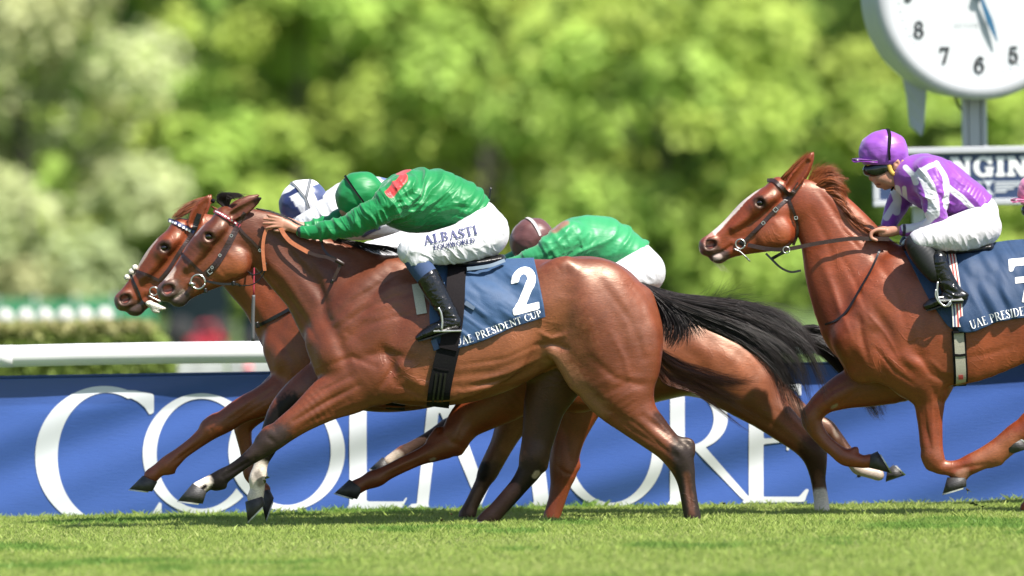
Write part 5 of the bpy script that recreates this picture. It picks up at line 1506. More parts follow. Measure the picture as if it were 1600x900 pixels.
def brown_cap_horse_spec():
    trunk = LR((745, 540, 60, .14), (800, 545, 86, .20), (850, 550, 98, .25), (905, 552, 97, .27), (960, 553, 90, .27), (1020, 551, 77, .255), (1070, 553, 66, .24), (1110, 560, 64, .24), (1145, 575, 52, .22))
    neck = LR((610, 452, 38, .06), (640, 460, 44, .066), (680, 475, 52, .08), (720, 495, 62, .10), (760, 520, 78, .14))
    def f(b):
        b.tube(trunk, 0, .05, n=8); b.tube(neck, 0, .06, n=6)
        b.both(LR((1080, 540, 44, .09, .14), (1130, 575, 50, .10, .15), (1165, 600, 42, .09, .15)), .07)
        b.both(LR((1170, 560, 20, .05, .10), (1190, 590, 20, .05, .12)), .05)
    ears = []
    for sg in (-1, 1):
        ears += ear_rows([(588, 442), (600, 434), (612, 428), (622, 424)], [9, 10, 7, 2], (sg * .055, sg * .08))
    legs = [
        dict(y=.12, rows=LR((815, 610, 44, .09), (795, 630, 34, .07), (770, 645, 25), (735, 658, 19), (702, 668, 15.5), (685, 677, 12.5), (662, 690, 10.5), (640, 702, 10.5), (630, 708, 12), (620, 713, 10), (608, 722, 10)), hoof=[(598, 714), (612, 733), (578, 732), (604, 745)]),
        dict(y=-.12, rows=LR((825, 610, 46, .10), (812, 640, 33, .08), (798, 665, 24), (784, 695, 18.5), (770, 722, 17), (762, 738, 16), (755, 752, 12.5), (745, 772, 11.5), (736, 790, 11.5), (731, 802, 13.5), (728, 808, 12)),
             hoof=[(720, 806), (738, 810), (711, 818), (736, 819)]),
        dict(y=-.13, k=.04, rows=LR((1130, 580, 54, .10), (1165, 610, 44, .10), (1195, 638, 33, .08), (1225, 665, 26, .065), (1252, 688, 21.5), (1268, 704, 21), (1274, 722, 17), (1277, 748, 12), (1281, 775, 11.5), (1283, 794, 12), (1284, 801, 11)),
             extra=[LR((1274, 688, 8), (1284, 694, 8), (1280, 706, 10))], hoof=[(1272, 797), (1296, 799), (1267, 808), (1298, 809)]),
        dict(y=.13, k=.04, rows=LR((1150, 580, 54, .10), (1190, 605, 38, .09), (1220, 628, 26, .075), (1250, 650, 20, .06), (1278, 663, 16), (1292, 670, 15), (1305, 682, 12), (1322, 703, 10), (1334, 722, 10.5), (1343, 733, 10.5), (1358, 739, 8.6), (1374, 743, 9.5)),
             hoof=[(1384, 753), (1387, 733), (1413, 743), (1396, 726)])]
    paint = [([(1000, 520), (1080, 540), (1150, 560)], 50, 60, (.22, .068, .025), 'b', .6), ([(1268, 700), (1276, 745)], 22, 16, (.022, .010, .007), 'n', .85), ([(1276, 740), (1279, 768)], 6, 8, (.11, .035, .018), 'n', .8), ([(1281, 780), (1284, 808)], 18, 5, (.80, .78, .74), 'n'),
             ([(1250, 650), (1292, 670), (1325, 705)], 20, 16, (.10, .045, .030), 'f', .8), ([(1338, 731), (1347, 736), (1376, 744)], 11, 9, (.45, .40, .36), 'f'), ([(1304, 672), (1309, 682)], 3, 3, (.25, .2, .17), 'f'),
             ([(790, 690), (765, 735)], 16, 18, (.10, .05, .03), 'n', .5), ([(764, 735), (745, 775), (728, 810)], 18, 14, (.05, .026, .018), 'n', .85), ([(757, 730), (753, 742)], 9, 8, BLACK, 'n'), ([(750, 765), (735, 800)], 5, 5, (.16, .075, .045), 'n', .8),
             ([(810, 655), (790, 700)], 9, 8, (.25, .10, .05), 'n', .7), ([(702, 668), (640, 702)], 16, 12, (.045, .024, .018), 'f'), ([(618, 714), (608, 722)], 11, 6, (.5, .45, .4), 'f')]
    hp = [([(200, 745), (160, 775)], 90, 60, (.05, .03, .025)), ([(482, 356)], 44, 34, (.050, .022, .015))]
    marks = [([(1085, 505), (1110, 540), (1140, 570)], 14, .008), ([(1060, 540), (1090, 560), (1100, 590)], 14, .008), ([(1120, 530), (1160, 560), (1190, 600)], 10, .006), ([(1100, 545), (1125, 550), (1150, 565)], 12, -.006),
             ([(1160, 640), (1200, 660), (1240, 690)], 6, .005, 'n'), ([(1210, 640), (1240, 665), (1266, 690)], 5, .005, 'n'), ([(1272, 735), (1280, 790)], 3.5, .003, 'n'), ([(990, 590), (1040, 600), (1090, 600)], 8, .004), ([(1100, 600), (1130, 625), (1170, 645)], 10, .005)]
    return dict(Y=1.45, box=(500, 400, 1425, 826), half=.36, h=.0105, trunk=f, eye=(584, 475), nostril=(528, 552), ears=ears, legs=legs, base=(.165, .048, .018), paint=paint, head_paint=hp, marks=marks,
                root=(960, 815), label='bay horse with a blue girth and white hind socks behind the number 2 horse')

DX4, DY4 = 805, -26
def chestnut_seven_spec():
    trunk = LR((1350, 512, 62, .15), (1392, 500, 92, .20), (1435, 500, 113, .24), (1490, 491, 108, .27), (1550, 480, 99, .275), (1620, 468, 90, .265), (1680, 460, 86, .25), (1735, 466, 88, .25), (1752, 498, 85, .24))
    neck = LR((1258, 318, 38, .062), (1282, 334, 46, .066), (1308, 372, 58, .078), (1334, 424, 76, .10), (1362, 468, 92, .13))
    def f(b):
        b.tube(trunk, 0, .05, n=10); b.tube(neck, 0, .06, n=8)
        b.both(LR((1400, 425, 24, .05, .11), (1378, 475, 40, .06, .14), (1340, 530, 36, .07, .13)), .06)
        b.both(LR((1335, 530, 32, .06, .09), (1350, 570, 30, .06, .10)), .05)
        b.both(LR((1380, 555, 42, .07, .14), (1430, 575, 44, .07, .15)), .05)
        b.both(LR((1450, 545, 60, .06, .19), (1510, 535, 62, .06, .215), (1580, 520, 50, .05, .215)), .08)
        b.both(LR((1735, 446, 62, .10, .14), (1765, 506, 66, .10, .15), (1765, 556, 56, .09, .15)), .08)
        b.both(LR((1415, 600, 20, .05, .10), (1470, 598, 18, .06, .10)), .05)
    ears = []
    for sg in (-1, 1):
        d = 0 if sg < 0 else 1
        ears += ear_rows([(1234 + d * 4, 293), (1242 + d * 4, 281 - d), (1251 + d * 4, 268 - d * 2), (1260 + d * 4, 254 - d * 2), (1268 + d * 3, 240 - d)], [10, 12, 11.5, 8, 2.5], (sg * .050, sg * .066), .028)
    legs = [
        dict(y=-.13, rows=LR((1420, 560, 52, .11), (1444, 592, 42, .10), (1450, 620, 27, .07), (1451, 650, 20.5, .056), (1453, 675, 18), (1454, 698, 17.5), (1457, 714, 17), (1466, 727, 13), (1485, 730, 11), (1512, 724, 10.5), (1536, 718, 11.5), (1552, 713, 13.5), (1562, 709, 12), (1572, 702, 10.5), (1580, 694, 11)),
             extra=[LR((1449, 712, 12), (1453, 724, 11)), LR((1546, 722, 8), (1558, 719, 8)), LR((1443, 645, 11), (1446, 690, 10))], hoof=[(1577, 711), (1570, 687), (1610, 700), (1584, 679)]),
        dict(y=.13, rows=LR((1400, 585, 46, .10), (1360, 600, 36, .08), (1325, 610, 29, .065), (1295, 625, 21), (1278, 640, 17.5), (1270, 653, 17), (1274, 668, 14), (1288, 688, 11.5), (1306, 704, 11.5), (1322, 715, 13.5), (1336, 719, 12), (1350, 722, 10.5), (1361, 721, 11)),
             extra=[LR((1264, 648, 11), (1266, 662, 10)), LR((1334, 708, 8), (1338, 704, 6))], hoof=[(1358, 731), (1360, 710), (1391, 739), (1371, 705)]),
        dict(y=-.13, k=.045, rows=LR((1745, 520, 68, .10), (1720, 572, 54, .10), (1680, 615, 38, .085), (1645, 642, 29, .065), (1615, 662, 25), (1603, 672, 23), (1585, 680, 19), (1560, 695, 14), (1540, 708, 13), (1526, 718, 14), (1517, 724, 14), (1507, 733, 11.5), (1498, 742, 12.5)),
             hoof=[(1480, 746), (1510, 746), (1473, 771), (1510, 760)]),
        dict(y=.13, k=.045, rows=LR((1730, 520, 64, .10), (1712, 575, 50, .09), (1700, 620, 36, .08), (1690, 655, 27, .062), (1684, 690, 23), (1676, 712, 19), (1660, 735, 15), (1642, 758, 13), (1630, 772, 14), (1618, 784, 11.5), (1608, 795, 12)),
             hoof=[(1595, 796), (1618, 800), (1584, 815), (1612, 818)])]
    paint = [([(1330, 380), (1350, 440), (1370, 490)], 46, 50, (.185, .040, .012), 'b', .6), ([(1430, 440), (1400, 500), (1380, 540)], 60, 60, (.19, .042, .0125), 'b', .7), ([(1350, 600), (1420, 615), (1480, 605)], 26, 30, (.15, .036, .012), 'b', .6),
             ([(1455, 712), (1470, 728)], 20, 18, (.165, .042, .015), 'n', .7), ([(1536, 720), (1580, 695)], 20, 18, (.26, .10, .045), 'n', .6), ([(1270, 653), (1300, 700)], 20, 18, (.155, .040, .014), 'f', .7), ([(1505, 738), (1495, 745)], 9, 8, (.30, .17, .11), 'n', .6),
             ([(1302, 638), (1308, 634)], 2.6, 3, (.24, .18, .13), 'f'), ([(1480, 570), (1560, 560)], 40, 40, (.19, .046, .014), 'b', .6)]
    hp = CH_HEAD + [([(200, 640), (300, 470), (420, 290), (460, 235)], 20, 8, (.62, .58, .56), 'm'), ([(185, 660), (160, 720)], 20, 14, (.40, .22, .19), 'm'), ([(275, 800), (250, 815)], 20, 16, (.45, .38, .36))]
    marks = scale_marks([([(1296, 330), (1322, 365), (1348, 395)], 3.5, .003), ([(1268, 330), (1290, 372), (1305, 420)], 6, .003), ([(1310, 395), (1335, 440), (1356, 500)], 5, .003), ([(1298, 440), (1310, 480), (1330, 530)], 3.5, -.002), ([(1375, 420), (1398, 460), (1412, 510)], 6, .003), ([(1430, 430), (1440, 480), (1436, 530)], 8, .003),
             ([(1366, 545), (1395, 580), (1425, 600)], 3.5, .003), ([(1432, 555), (1452, 585), (1482, 600)], 4, .003), ([(1448, 560), (1468, 580), (1488, 584)], 4, -.0025), ([(1441, 630), (1446, 670), (1452, 700)], 2.6, .0026, 'n'), ([(1452, 610), (1455, 650), (1456, 690)], 2.6, -.002, 'n'), ([(1500, 560), (1540, 552), (1580, 540)], 5, .002),
             ([(1345, 480), (1380, 520), (1402, 560)], 2.4, -.0018), ([(1330, 598), (1300, 612), (1275, 632)], 3, .0026, 'f'), ([(1340, 360), (1365, 400), (1395, 440)], 8, .004), ([(1280, 300), (1310, 340), (1345, 372)], 5, .005), ([(1300, 420), (1320, 470), (1345, 520)], 12, .006), ([(1280, 400), (1300, 450), (1318, 510)], 7, -.004),
             ([(1345, 460), (1375, 500), (1400, 545)], 9, .006), ([(1370, 520), (1400, 560), (1430, 590)], 8, .005), ([(1420, 540), (1445, 570), (1485, 595)], 10, .006), ([(1400, 560), (1440, 570), (1470, 580)], 10, -.005),
             ([(1320, 540), (1345, 575), (1360, 600)], 9, .005), ([(1433, 620), (1440, 660), (1450, 700)], 5, .004, 'n'), ([(1458, 640), (1462, 680), (1462, 710)], 4, .003, 'n'), ([(1480, 734), (1540, 724)], 4, .004, 'n'), ([(1450, 600), (1460, 620), (1476, 630)], 7, .004, 'n'),
             ([(1340, 612), (1300, 640), (1282, 656)], 5, .004, 'f'), ([(1280, 672), (1315, 708)], 3.5, .003, 'f'), ([(1340, 495), (1345, 530), (1356, 570)], 5, .004), ([(1470, 470), (1480, 530), (1470, 590)], 12, .004)], 1.5)
    return dict(Y=.45, box=(1075, 228, 1860, 824), half=.38, h=.0080, trunk=f, eye=(1187, 317), nostril=(1110, 382), ears=ears, legs=legs, base=(.176, .0305, .0060), paint=paint, head_paint=hp, marks=marks,
                root=(1500, 812), label='chestnut horse with a long white blaze, carrying the jockey in purple and white stripes')

def pink_cap_horse_spec():
    trunk = LR((1628, 490, 56, .15), (1660, 478, 86, .20), (1705, 478, 104, .24), (1765, 476, 102, .27), (1830, 468, 94, .275), (1890, 458, 86, .26), (1950, 452, 84, .25), (2000, 458, 86, .25), (2018, 488, 84, .24))
    neck = LR((1508, 414, 30, .062), (1540, 428, 35, .066), (1580, 446, 45, .078), (1618, 458, 62, .10), (1640, 466, 76, .13))
    def f(b):
        b.tube(trunk, 0, .05, n=6); b.tube(neck, 0, .06, n=6)
        b.both(LR((2000, 440, 60, .10, .14), (2030, 500, 62, .10, .15), (2030, 550, 54, .09, .15)), .08)
    ears = []
    for sg in (-1, 1):
        ears += ear_rows([(1494, 392), (1504, 388), (1514, 385), (1522, 384)], [9, 10, 7, 2], (sg * .055, sg * .08))
    S = chestnut_seven_spec()['legs']
    def mv(L, dx, dy, y):
        return dict(y=y, rows=[[r[0] + dx, r[1] + dy, *r[2:]] for r in L['rows']], hoof=[(h[0] + dx, h[1] + dy) for h in L['hoof']], k=.03)
    legs = [mv(S[0], 275, -10, -.13), mv(S[0], 320, -4, .13), mv(S[2], 265, 4, -.13), mv(S[3], 280, -2, .13)]
    return dict(Y=1.95, box=(1385, 360, 2140, 826), half=.36, h=.014, trunk=f, eye=(1466, 424), nostril=(1402, 504), ears=ears, legs=legs, base=(.07, .020, .009), paint=[], head_paint=[([(482, 356)], 56, 34, (.02, .01, .008))], marks=[],
                root=(1770, 810), label='dark bay horse under the pink capped jockey, hidden by the white blazed chestnut')
# ------------------------------------------------------------------ tack
def pxpath(pts, n=6):
    return crom(np.array(pts, float), n)

def ribbon(L, R, up, thick, m):
    """closed strip between two rails; up points away from the wearer"""
    n = len(L); o = up * thick
    V = np.concatenate([L, R, L + o, R + o]); i = np.arange(n - 1)
    F = np.concatenate([np.stack([2 * n + i, 2 * n + i + 1, 3 * n + i + 1, 3 * n + i], 1), np.stack([i, n + i, n + i + 1, i + 1], 1),
                        np.stack([i, i + 1, 2 * n + i + 1, 2 * n + i], 1), np.stack([n + i, 3 * n + i, 3 * n + i + 1, n + i + 1], 1),
                        np.array([[0, 2 * n, 3 * n, n], [n - 1, 2 * n - 1, 4 * n - 1, 3 * n - 1]])])
    m.add(V, F)

def strap(b, name, pts, w, mt, parent, off=.003, thick=.004, far=False, ys=None, n=6, mirror=True):
    """a strap lying on the near surface of body b (and its twin on the far side)"""
    P = pxpath(pts, n)
    T = np.gradient(P, axis=0); T /= np.linalg.norm(T, axis=1)[:, None] + 1e-9
    Nn = np.stack([-T[:, 1], T[:, 0]], 1)
    ys = b.ys1 if ys is None else ys
    out = []
    for sg in (-1, 1):
        Q = P + Nn * sg * w / 2
        X = WX(Q, b.Y)
        y = b.near(X[:, 0], X[:, 2], ys) - off
        Xs = X.copy(); Xs[:, 1] = y
        out.append(Xs)
    for side_ in ((0, 1) if mirror else (0,)):
        L, R = out[0].copy(), out[1].copy(); up = np.array([0, -1.0, 0])
        if side_:
            L[:, 1] = 2 * b.Y - L[:, 1]; R[:, 1] = 2 * b.Y - R[:, 1]; up = -up
        m = MB(); ribbon(L, R, up, thick, m)
        m.build(name, mt, parent, False)

def free_strap(name, pts, w, mt, parent, Y, thick=.003, n=7):
    """a strap through the air: (px, py, y offset)"""
    P = crom(np.array([(p[0], p[1], p[2]) for p in pts], float), n)
    T = np.gradient(P[:, :2], axis=0); T /= np.linalg.norm(T, axis=1)[:, None] + 1e-9
    Nn = np.stack([-T[:, 1], T[:, 0]], 1)
    r = []
    for sg in (-1, 1):
        X = WX(P[:, :2] + Nn * sg * w / 2, Y); X[:, 1] += P[:, 2]; r.append(X)
    m = MB(); ribbon(r[0], r[1], np.array([0, -1.0, 0]), thick, m)
    return m.build(name, mt, parent, False)

def rod(name, pts, r, mt, parent, Y, seg=8, n=5):
    P = crom(np.array([(p[0], p[1], p[2]) for p in pts], float), n)
    X = WX(P[:, :2], Y); X[:, 1] += P[:, 2]
    m = MB(); m.tube(X, r, seg); return m.build(name, mt, parent, True)

def bit_ring(b, px, py, rpx, parent, r=.0042):
    c = W(px, py, b.Y)
    y = b.near(c[0], c[2], b.ys1) - .010
    for sg in (0, 1):
        yy = y if not sg else 2 * b.Y - y
        m = MB(); m.torus((c[0], yy, c[2]), rpx / b.s, r, (0.15, 1, 0.1), 26, 8); m.build('bit_ring', M['steel'], parent, True)
    return y

def buckle(b, px, py, size, ang, parent, off=.009):
    c = W(px, py, b.Y); y = b.near(c[0], c[2], b.ys1) - off
    m = MB(); s = size / b.s; a = math.radians(ang)
    R = np.array([[math.cos(a), 0, -math.sin(a)], [0, 1, 0], [math.sin(a), 0, math.cos(a)]])
    for d, sz in (((0, 0, s / 2), (s, .004, .0035)), ((0, 0, -s / 2), (s, .004, .0035)), ((s / 2, 0, 0), (.0035, .004, s)), ((-s / 2, 0, 0), (.0035, .004, s))):
        m.box(np.array([c[0], y, c[2]]) + R @ np.array(d), sz, R)
    m.build('buckle', M['steel'], parent)

class Cloth:
    """saddle cloth lying over the back: edges given as photo-scale polylines, left to right / top to bottom"""
    def __init__(self, b, top, bottom, left, right, off, folds, ys):
        self.b = b; self.off = off; self.folds = folds; self.ys = ys
        rs = lambda L, k: np.stack([np.interp(np.linspace(0, 1, k), np.linspace(0, 1, len(pxpath(L))), pxpath(L)[:, i]) for i in (0, 1)], 1)
        nu, nv = 72, 56
        t, bo = rs(top, nu), rs(bottom, nu); l, r = rs(left, nv), rs(right, nv)
        u = np.linspace(0, 1, nu)[:, None, None]; v = np.linspace(0, 1, nv)[None, :, None]
        P = (1 - v) * t[:, None] + v * bo[:, None] + (1 - u) * l[None] + u * r[None] - ((1 - u) * (1 - v) * t[0] + u * (1 - v) * t[-1] + (1 - u) * v * bo[0] + u * v * bo[-1])
        self.P = P; self.nu = nu; self.nv = nv
    def y(self, P):
        X = WX(P, self.b.Y)
        y = self.b.near(X[:, 0], X[:, 2], self.ys) - self.off - self.folds(P[:, 0], P[:, 1])
        X[:, 1] = y
        return X
    def build(self, parent, col):
        nu, nv = self.nu, self.nv
        X = self.y(self.P.reshape(-1, 2)); Pf = self.P.reshape(-1, 2)
        i = np.arange(nu - 1)[:, None] * nv; j = np.arange(nv - 1)[None]
        F = np.stack([i + j, i + j + 1, i + nv + j + 1, i + nv + j], -1).reshape(-1, 4)
        k = nu * nv
        C = np.array(col(Pf[:, 0], Pf[:, 1]))
        rim = np.concatenate([np.arange(nv), np.arange(1, nu) * nv + nv - 1, (nu - 1) * nv + np.arange(nv - 2, -1, -1), np.arange(nu - 2, 0, -1) * nv])
        E = np.stack([rim, np.roll(rim, -1), np.roll(rim, -1) + k, rim + k], 1)
        for far in (0, 1):
            A = X.copy(); B = X + [0, .006, 0]
            if far:
                A[:, 1] = 2 * self.b.Y - A[:, 1]; B[:, 1] = 2 * self.b.Y - B[:, 1]
            Fa = np.concatenate([F, F[:, ::-1] + k, E[:, ::-1]])
            mesh_np('cloth_flap', np.concatenate([A, B]), Fa if not far else Fa[:, ::-1], M['cloth'], parent, True, np.concatenate([C, C]))
    def text(self, word, base, cap, parent, mt, space=.10, name='letter', bold=-.004, cap_end=None, font=None):
        B = pxpath(base, 10); L = np.concatenate([[0], np.cumsum(np.hypot(*np.diff(B, axis=0).T))])
        tot = sum(.42 if c == ' ' else FONT[c].w + space for c in word) - space
        k = L[-1] / tot; x = 0.0
        for ch in word:
            if ch == ' ':
                x += .42; continue
            g = FONT[ch]
            V, F = fill2d(lambda a, c: g.val(a, c) - bold, -.1, g.w + .1, -.28, 1.08, .055)
            s = (V[:, 0] + x) * k
            c = np.stack([np.interp(s, L, B[:, i]) for i in (0, 1)], 1)
            e = np.stack([np.interp(s + 2, L, B[:, i]) - np.interp(s - 2, L, B[:, i]) for i in (0, 1)], 1); e /= np.linalg.norm(e, axis=1)[:, None] + 1e-9
            hgt = cap + ((cap_end or cap) - cap) * np.clip(s / L[-1], 0, 1)
            Q = c + np.stack([e[:, 1], -e[:, 0]], 1) * (V[:, 1] * hgt)[:, None]
            X = self.y(Q); X[:, 1] -= .0035
            mesh_np(name, X, F, mt, parent, True)
            x += g.w + space
    def mark(self, fn, box, o, ex, ey, parent, mt, name='number', h=.03):
        V, F = fill2d(fn, *box, h)
        Q = np.array(o) + V[:, :1] * np.array(ex) + V[:, 1:] * np.array(ey)
        X = self.y(Q); X[:, 1] -= .0035
        mesh_np(name, X, F, mt, parent, True)

def stirrup(b, parent, pts, sole, y):
    rod('stirrup_iron', [(p[0], p[1], y - .055) for p in pts], .006, M['steel'], parent, b.Y)
    a, c = sole
    X = WX(np.array([a, c], float), b.Y); m = MB()
    m.rbox(((X[0] + X[1]) / 2) + [0, y, 0], (abs(X[1][0] - X[0][0]), .11, .010), .003)
    m.build('stirrup_tread', M['steel'], parent)

def dress_hero(b, hero_o):
    Y = b.Y
    b.ys1 = b.surf(1).copy(); b.ys8 = b.surf(10).copy()
    # bridle
    t = thing('bridle', 'dark brown bridle with red and white browband on the number 2 horse', 'bridle', W(318, 430, Y), 'bridles')
    H = lambda *q: [hx(p) for p in q]
    bb = mat('browband_red', (.30, .03, .05), .5, noise=.2)
    strap(b, 'browband', H((512, 176), (560, 196), (620, 232), (700, 286)), 5.2, bb, t, .004, .005)
    P = pxpath(H((516, 176), (560, 194), (620, 230), (692, 280)), 3)
    for i in range(1, len(P) - 1):
        q = P[i]; strap(b, 'diamond', [(q[0] - 1.5, q[1] - 1.0), (q[0] + 1.5, q[1] + 1.0)], 2.0, M['white_print'], t, .010, .002, n=1, mirror=False)
    strap(b, 'cheekpiece', H((735, 190), (712, 225), (668, 300), (600, 430), (530, 540), (440, 628)), 5.8, M['leather'], t, .004, .005)
    strap(b, 'cheek_lining', H((690, 300), (625, 430), (555, 545), (470, 640)), 4.2, M['leather'], t, .002, .004)
    strap(b, 'noseband', H((262, 462), (300, 490), (350, 535), (400, 585), (440, 620)), 4.6, M['leather'], t, .003, .004)
    strap(b, 'throatlash', H((690, 290), (730, 340), (780, 385), (830, 440), (858, 480)), 4.2, M['leather'], t, .003, .004)
    buckle(b, *hx((490, 604)), 6.5, 40, t)
    for q in ((640, 352), (560, 490), (505, 575), (840, 455)):
        buckle(b, *hx(q), 3.6, 50, t, .010)
    y = bit_ring(b, *hx((405, 676)), 11.2, t, .0048) - Y
    rod('bit_end', [(*hx((345, 688)), y - .004), (*hx((365, 690)), y - .008), (*hx((380, 694)), y + .01)], .008, M['steel'], t, Y)
    free_strap('curb_strap', [(*hx((452, 668)), y), (*hx((560, 690)), y - .004), (*hx((670, 692)), y), (*hx((705, 706)), y + .01)], 3.6, M['black_leather'], t, Y, .005)
    rod('curb_loop', [(*hx((700, 706)), y), (*hx((790, 694)), y - .01), (*hx((850, 645)), y - .01), (*hx((878, 590)), y - .012), (*hx((882, 545)), y - .014)], .0032, M['black_leather'], t, Y)
    rod('jaw_loop', [(*hx((750, 600)), y + .03), (*hx((790, 628)), y), (*hx((845, 610)), y - .01), (*hx((872, 580)), y - .012)], .004, M['black_leather'], t, Y)
    for q in ((455, 740), (652, 690)):
        rod('bit_boss', [(*hx((q[0], q[1] - 18)), y - .006), (*hx((q[0] + 6, q[1] + 14)), y - .006)], .010, M['black_leather'], t, Y)
    # reins
    r = thing('reins', 'tan rubber reins with brown ends held by the jockey in all green', 'reins', W(413, 400, Y), 'reins')
    free_strap('rein', [(414.5, 423, y - .02), (412.5, 405, -.083), (411.5, 385, -.085), (415, 364, -.087), (422, 355, -.09), (436, 351, -.092)], 5.2, M['tan_rubber'], r, Y, .005)
    free_strap('rein', [(437, 352, -.098), (446, 368, -.105), (458, 380, -.112), (483, 394.5, -.125)], 6.6, M['tan_rubber'], r, Y, .005)
    free_strap('rein_end', [(482, 394, -.126), (496, 399, -.132), (512, 402, -.140), (530, 410, -.150)], 5.2, M['leather'], r, Y, .005)
    free_strap('rein_end', [(503, 374, -.10), (506, 388, -.12), (515, 399, -.14), (530, 407, -.152)], 4.0, M['leather'], r, Y, .004)
    free_strap('rein_end', [(534, 409, -.158), (528, 424, -.156), (520, 440, -.152)], 5.0, M['leather'], r, Y, .005)
    rod('rein_knot', [(526, 406, -.158), (533, 410, -.162), (538, 413, -.158)], .012, M['leather'], r, Y)
    rod('rein_tip', [(521, 437, -.160), (519, 442, -.158)], .009, M['black_leather'], r, Y)
    # saddle cloth
    c = thing('saddlecloth', 'blue saddlecloth with a large white number 2', 'saddlecloth', W(780, 470, Y), 'blue numbered saddlecloths')
    def folds(x, y):
        u = (x - 712) * .80 + (y - 545) * .60; v = -(x - 712) * .60 + (y - 545) * .80
        n = vnoise(np.stack([u * .011, v * .040, u * 0], 1), 8); n2 = vnoise(np.stack([u * .03, v * .14, u * 0 + 2], 1), 9)
        e = sstep(690, 735, x) * (1 - .55 * sstep(800, 850, x))
        return .034 * np.abs(n) * e + .008 * np.abs(n2) * e + .005 * sstep(510, 560, y)
    cl = Cloth(b, [(676, 409), (700, 408), (745, 407), (790, 404), (834, 402.5)], [(678, 547), (700, 546), (716, 543.5), (752, 533), (800, 512), (852, 495)], [(676, 409), (673, 455), (672, 500), (678, 547)], [(834, 402.5), (842, 440), (849, 475), (852, 495)], .010, folds, b.ys8)
    def col(x, y):
        d, t_ = dist_poly(np.stack([x, y], 1), [(700, 546), (716, 541), (752, 531), (800, 509.5), (852, 491.5)])
        k = (1 - sstep(9, 16, d))[:, None] * .45
        return np.array([.030, .070, .150]) * (1 - k) + np.array([.012, .022, .055]) * k
    cl.build(c, col)
    g = Glyph(1); g.ring(.31, .70, .31, .31, .20, .155, [lambda x, y: np.minimum(.70 - y, .40 - x)]).line(.50, .66, .16, .10, .22).poly([(0, 0), (.66, 0), (.66, .165), (0, .165)]).poly([(0, .10), (.10, .25), (.3, .25), (.22, .05)])
    cl.mark(g.val, (-.05, .75, -.05, 1.1), (802, 493), (62, -16), (-5, -70), c, M['white_print'])
    cl.text('UAE PRESIDENT CUP', [(714, 539.5), (740, 533), (780, 517.5), (818, 503.5), (847, 493)], 13.2, c, M['white_print'], .06, cap_end=10)
    # saddle: seat, pad, girths
    s = thing('racing_saddle', 'small black racing saddle with wide black girth on the number 2 horse', 'saddle', W(700, 420, Y), 'racing saddles')
    sb = Body(Y, 650, 370, 820, 470, .34, .008)
    sb.tube(LR((690, 408, 9, .16), (715, 411, 10, .19), (750, 410, 9, .19), (784, 404, 7, .14)), 0, .02)
    V, F = sb.f.nets(); mesh_np('seat', relax(V, F, 3), F, M['black_leather'], s, True)
    strap(b, 'pad', [(652, 443), (656, 466), (660, 490)], 16, mat('grip_pad', (.42, .40, .34), .9, noise=.2, nscale=200), s, .006, .006, ys=b.ys8)
    free_strap('pad_edge', [(730, 420, -.20), (745, 418.5, -.20), (768, 414.5, -.185), (789, 406.5, -.15)], 5.5, mat('pad_edge', (.16, .21, .27), .7), s, Y, .02)
    strap(b, 'girth_elastic', [(715, 412), (713, 440), (712, 470), (709, 505), (701, 545)], 29, M['grey_elastic'], s, .036, .005, ys=b.ys8)
    strap(b, 'girth', [(702, 540), (694, 575), (688, 605), (684, 636)], 35, M['black_cloth'], s, .022, .007, ys=b.ys8)
    strap(b, 'girth_seam', [(679, 573), (690, 575), (703, 577)], 1.6, M['grey_elastic'], s, .031, .002, ys=b.ys8, mirror=False)
    for dx in (-7, 0, 7):
        strap(b, 'girth_strap', [(690 + dx, 582), (687 + dx, 605), (684 + dx, 628)], 3.2, M['black_leather'], s, .031, .003, ys=b.ys8, mirror=False)
    strap(b, 'girth_keeper', [(684, 545), (681, 538), (678, 530)], 9, M['cloth_navy'], s, .02, .012, ys=b.ys8, mirror=False)
    stirrup(b, s, [(686, 480), (690, 488), (692, 502), (691, 514)], ((678, 515), (722, 518)), -.315)
    strap(b, 'cloth_tie', [(727, 472), (735, 477), (742, 481)], 7, mat('tie_blue', (.045, .075, .12), .7), s, .03, .004, ys=b.ys8, mirror=False)
    w = thing('riding_whip', 'black whip end standing up behind the hip of the jockey in all green', 'whip', W(760, 330, Y))
    rod('shaft', [(767, 293, -.02), (764, 312, -.02), (757, 340, -.03), (752, 362, -.05)], .0055, M['black_leather'], w, Y)

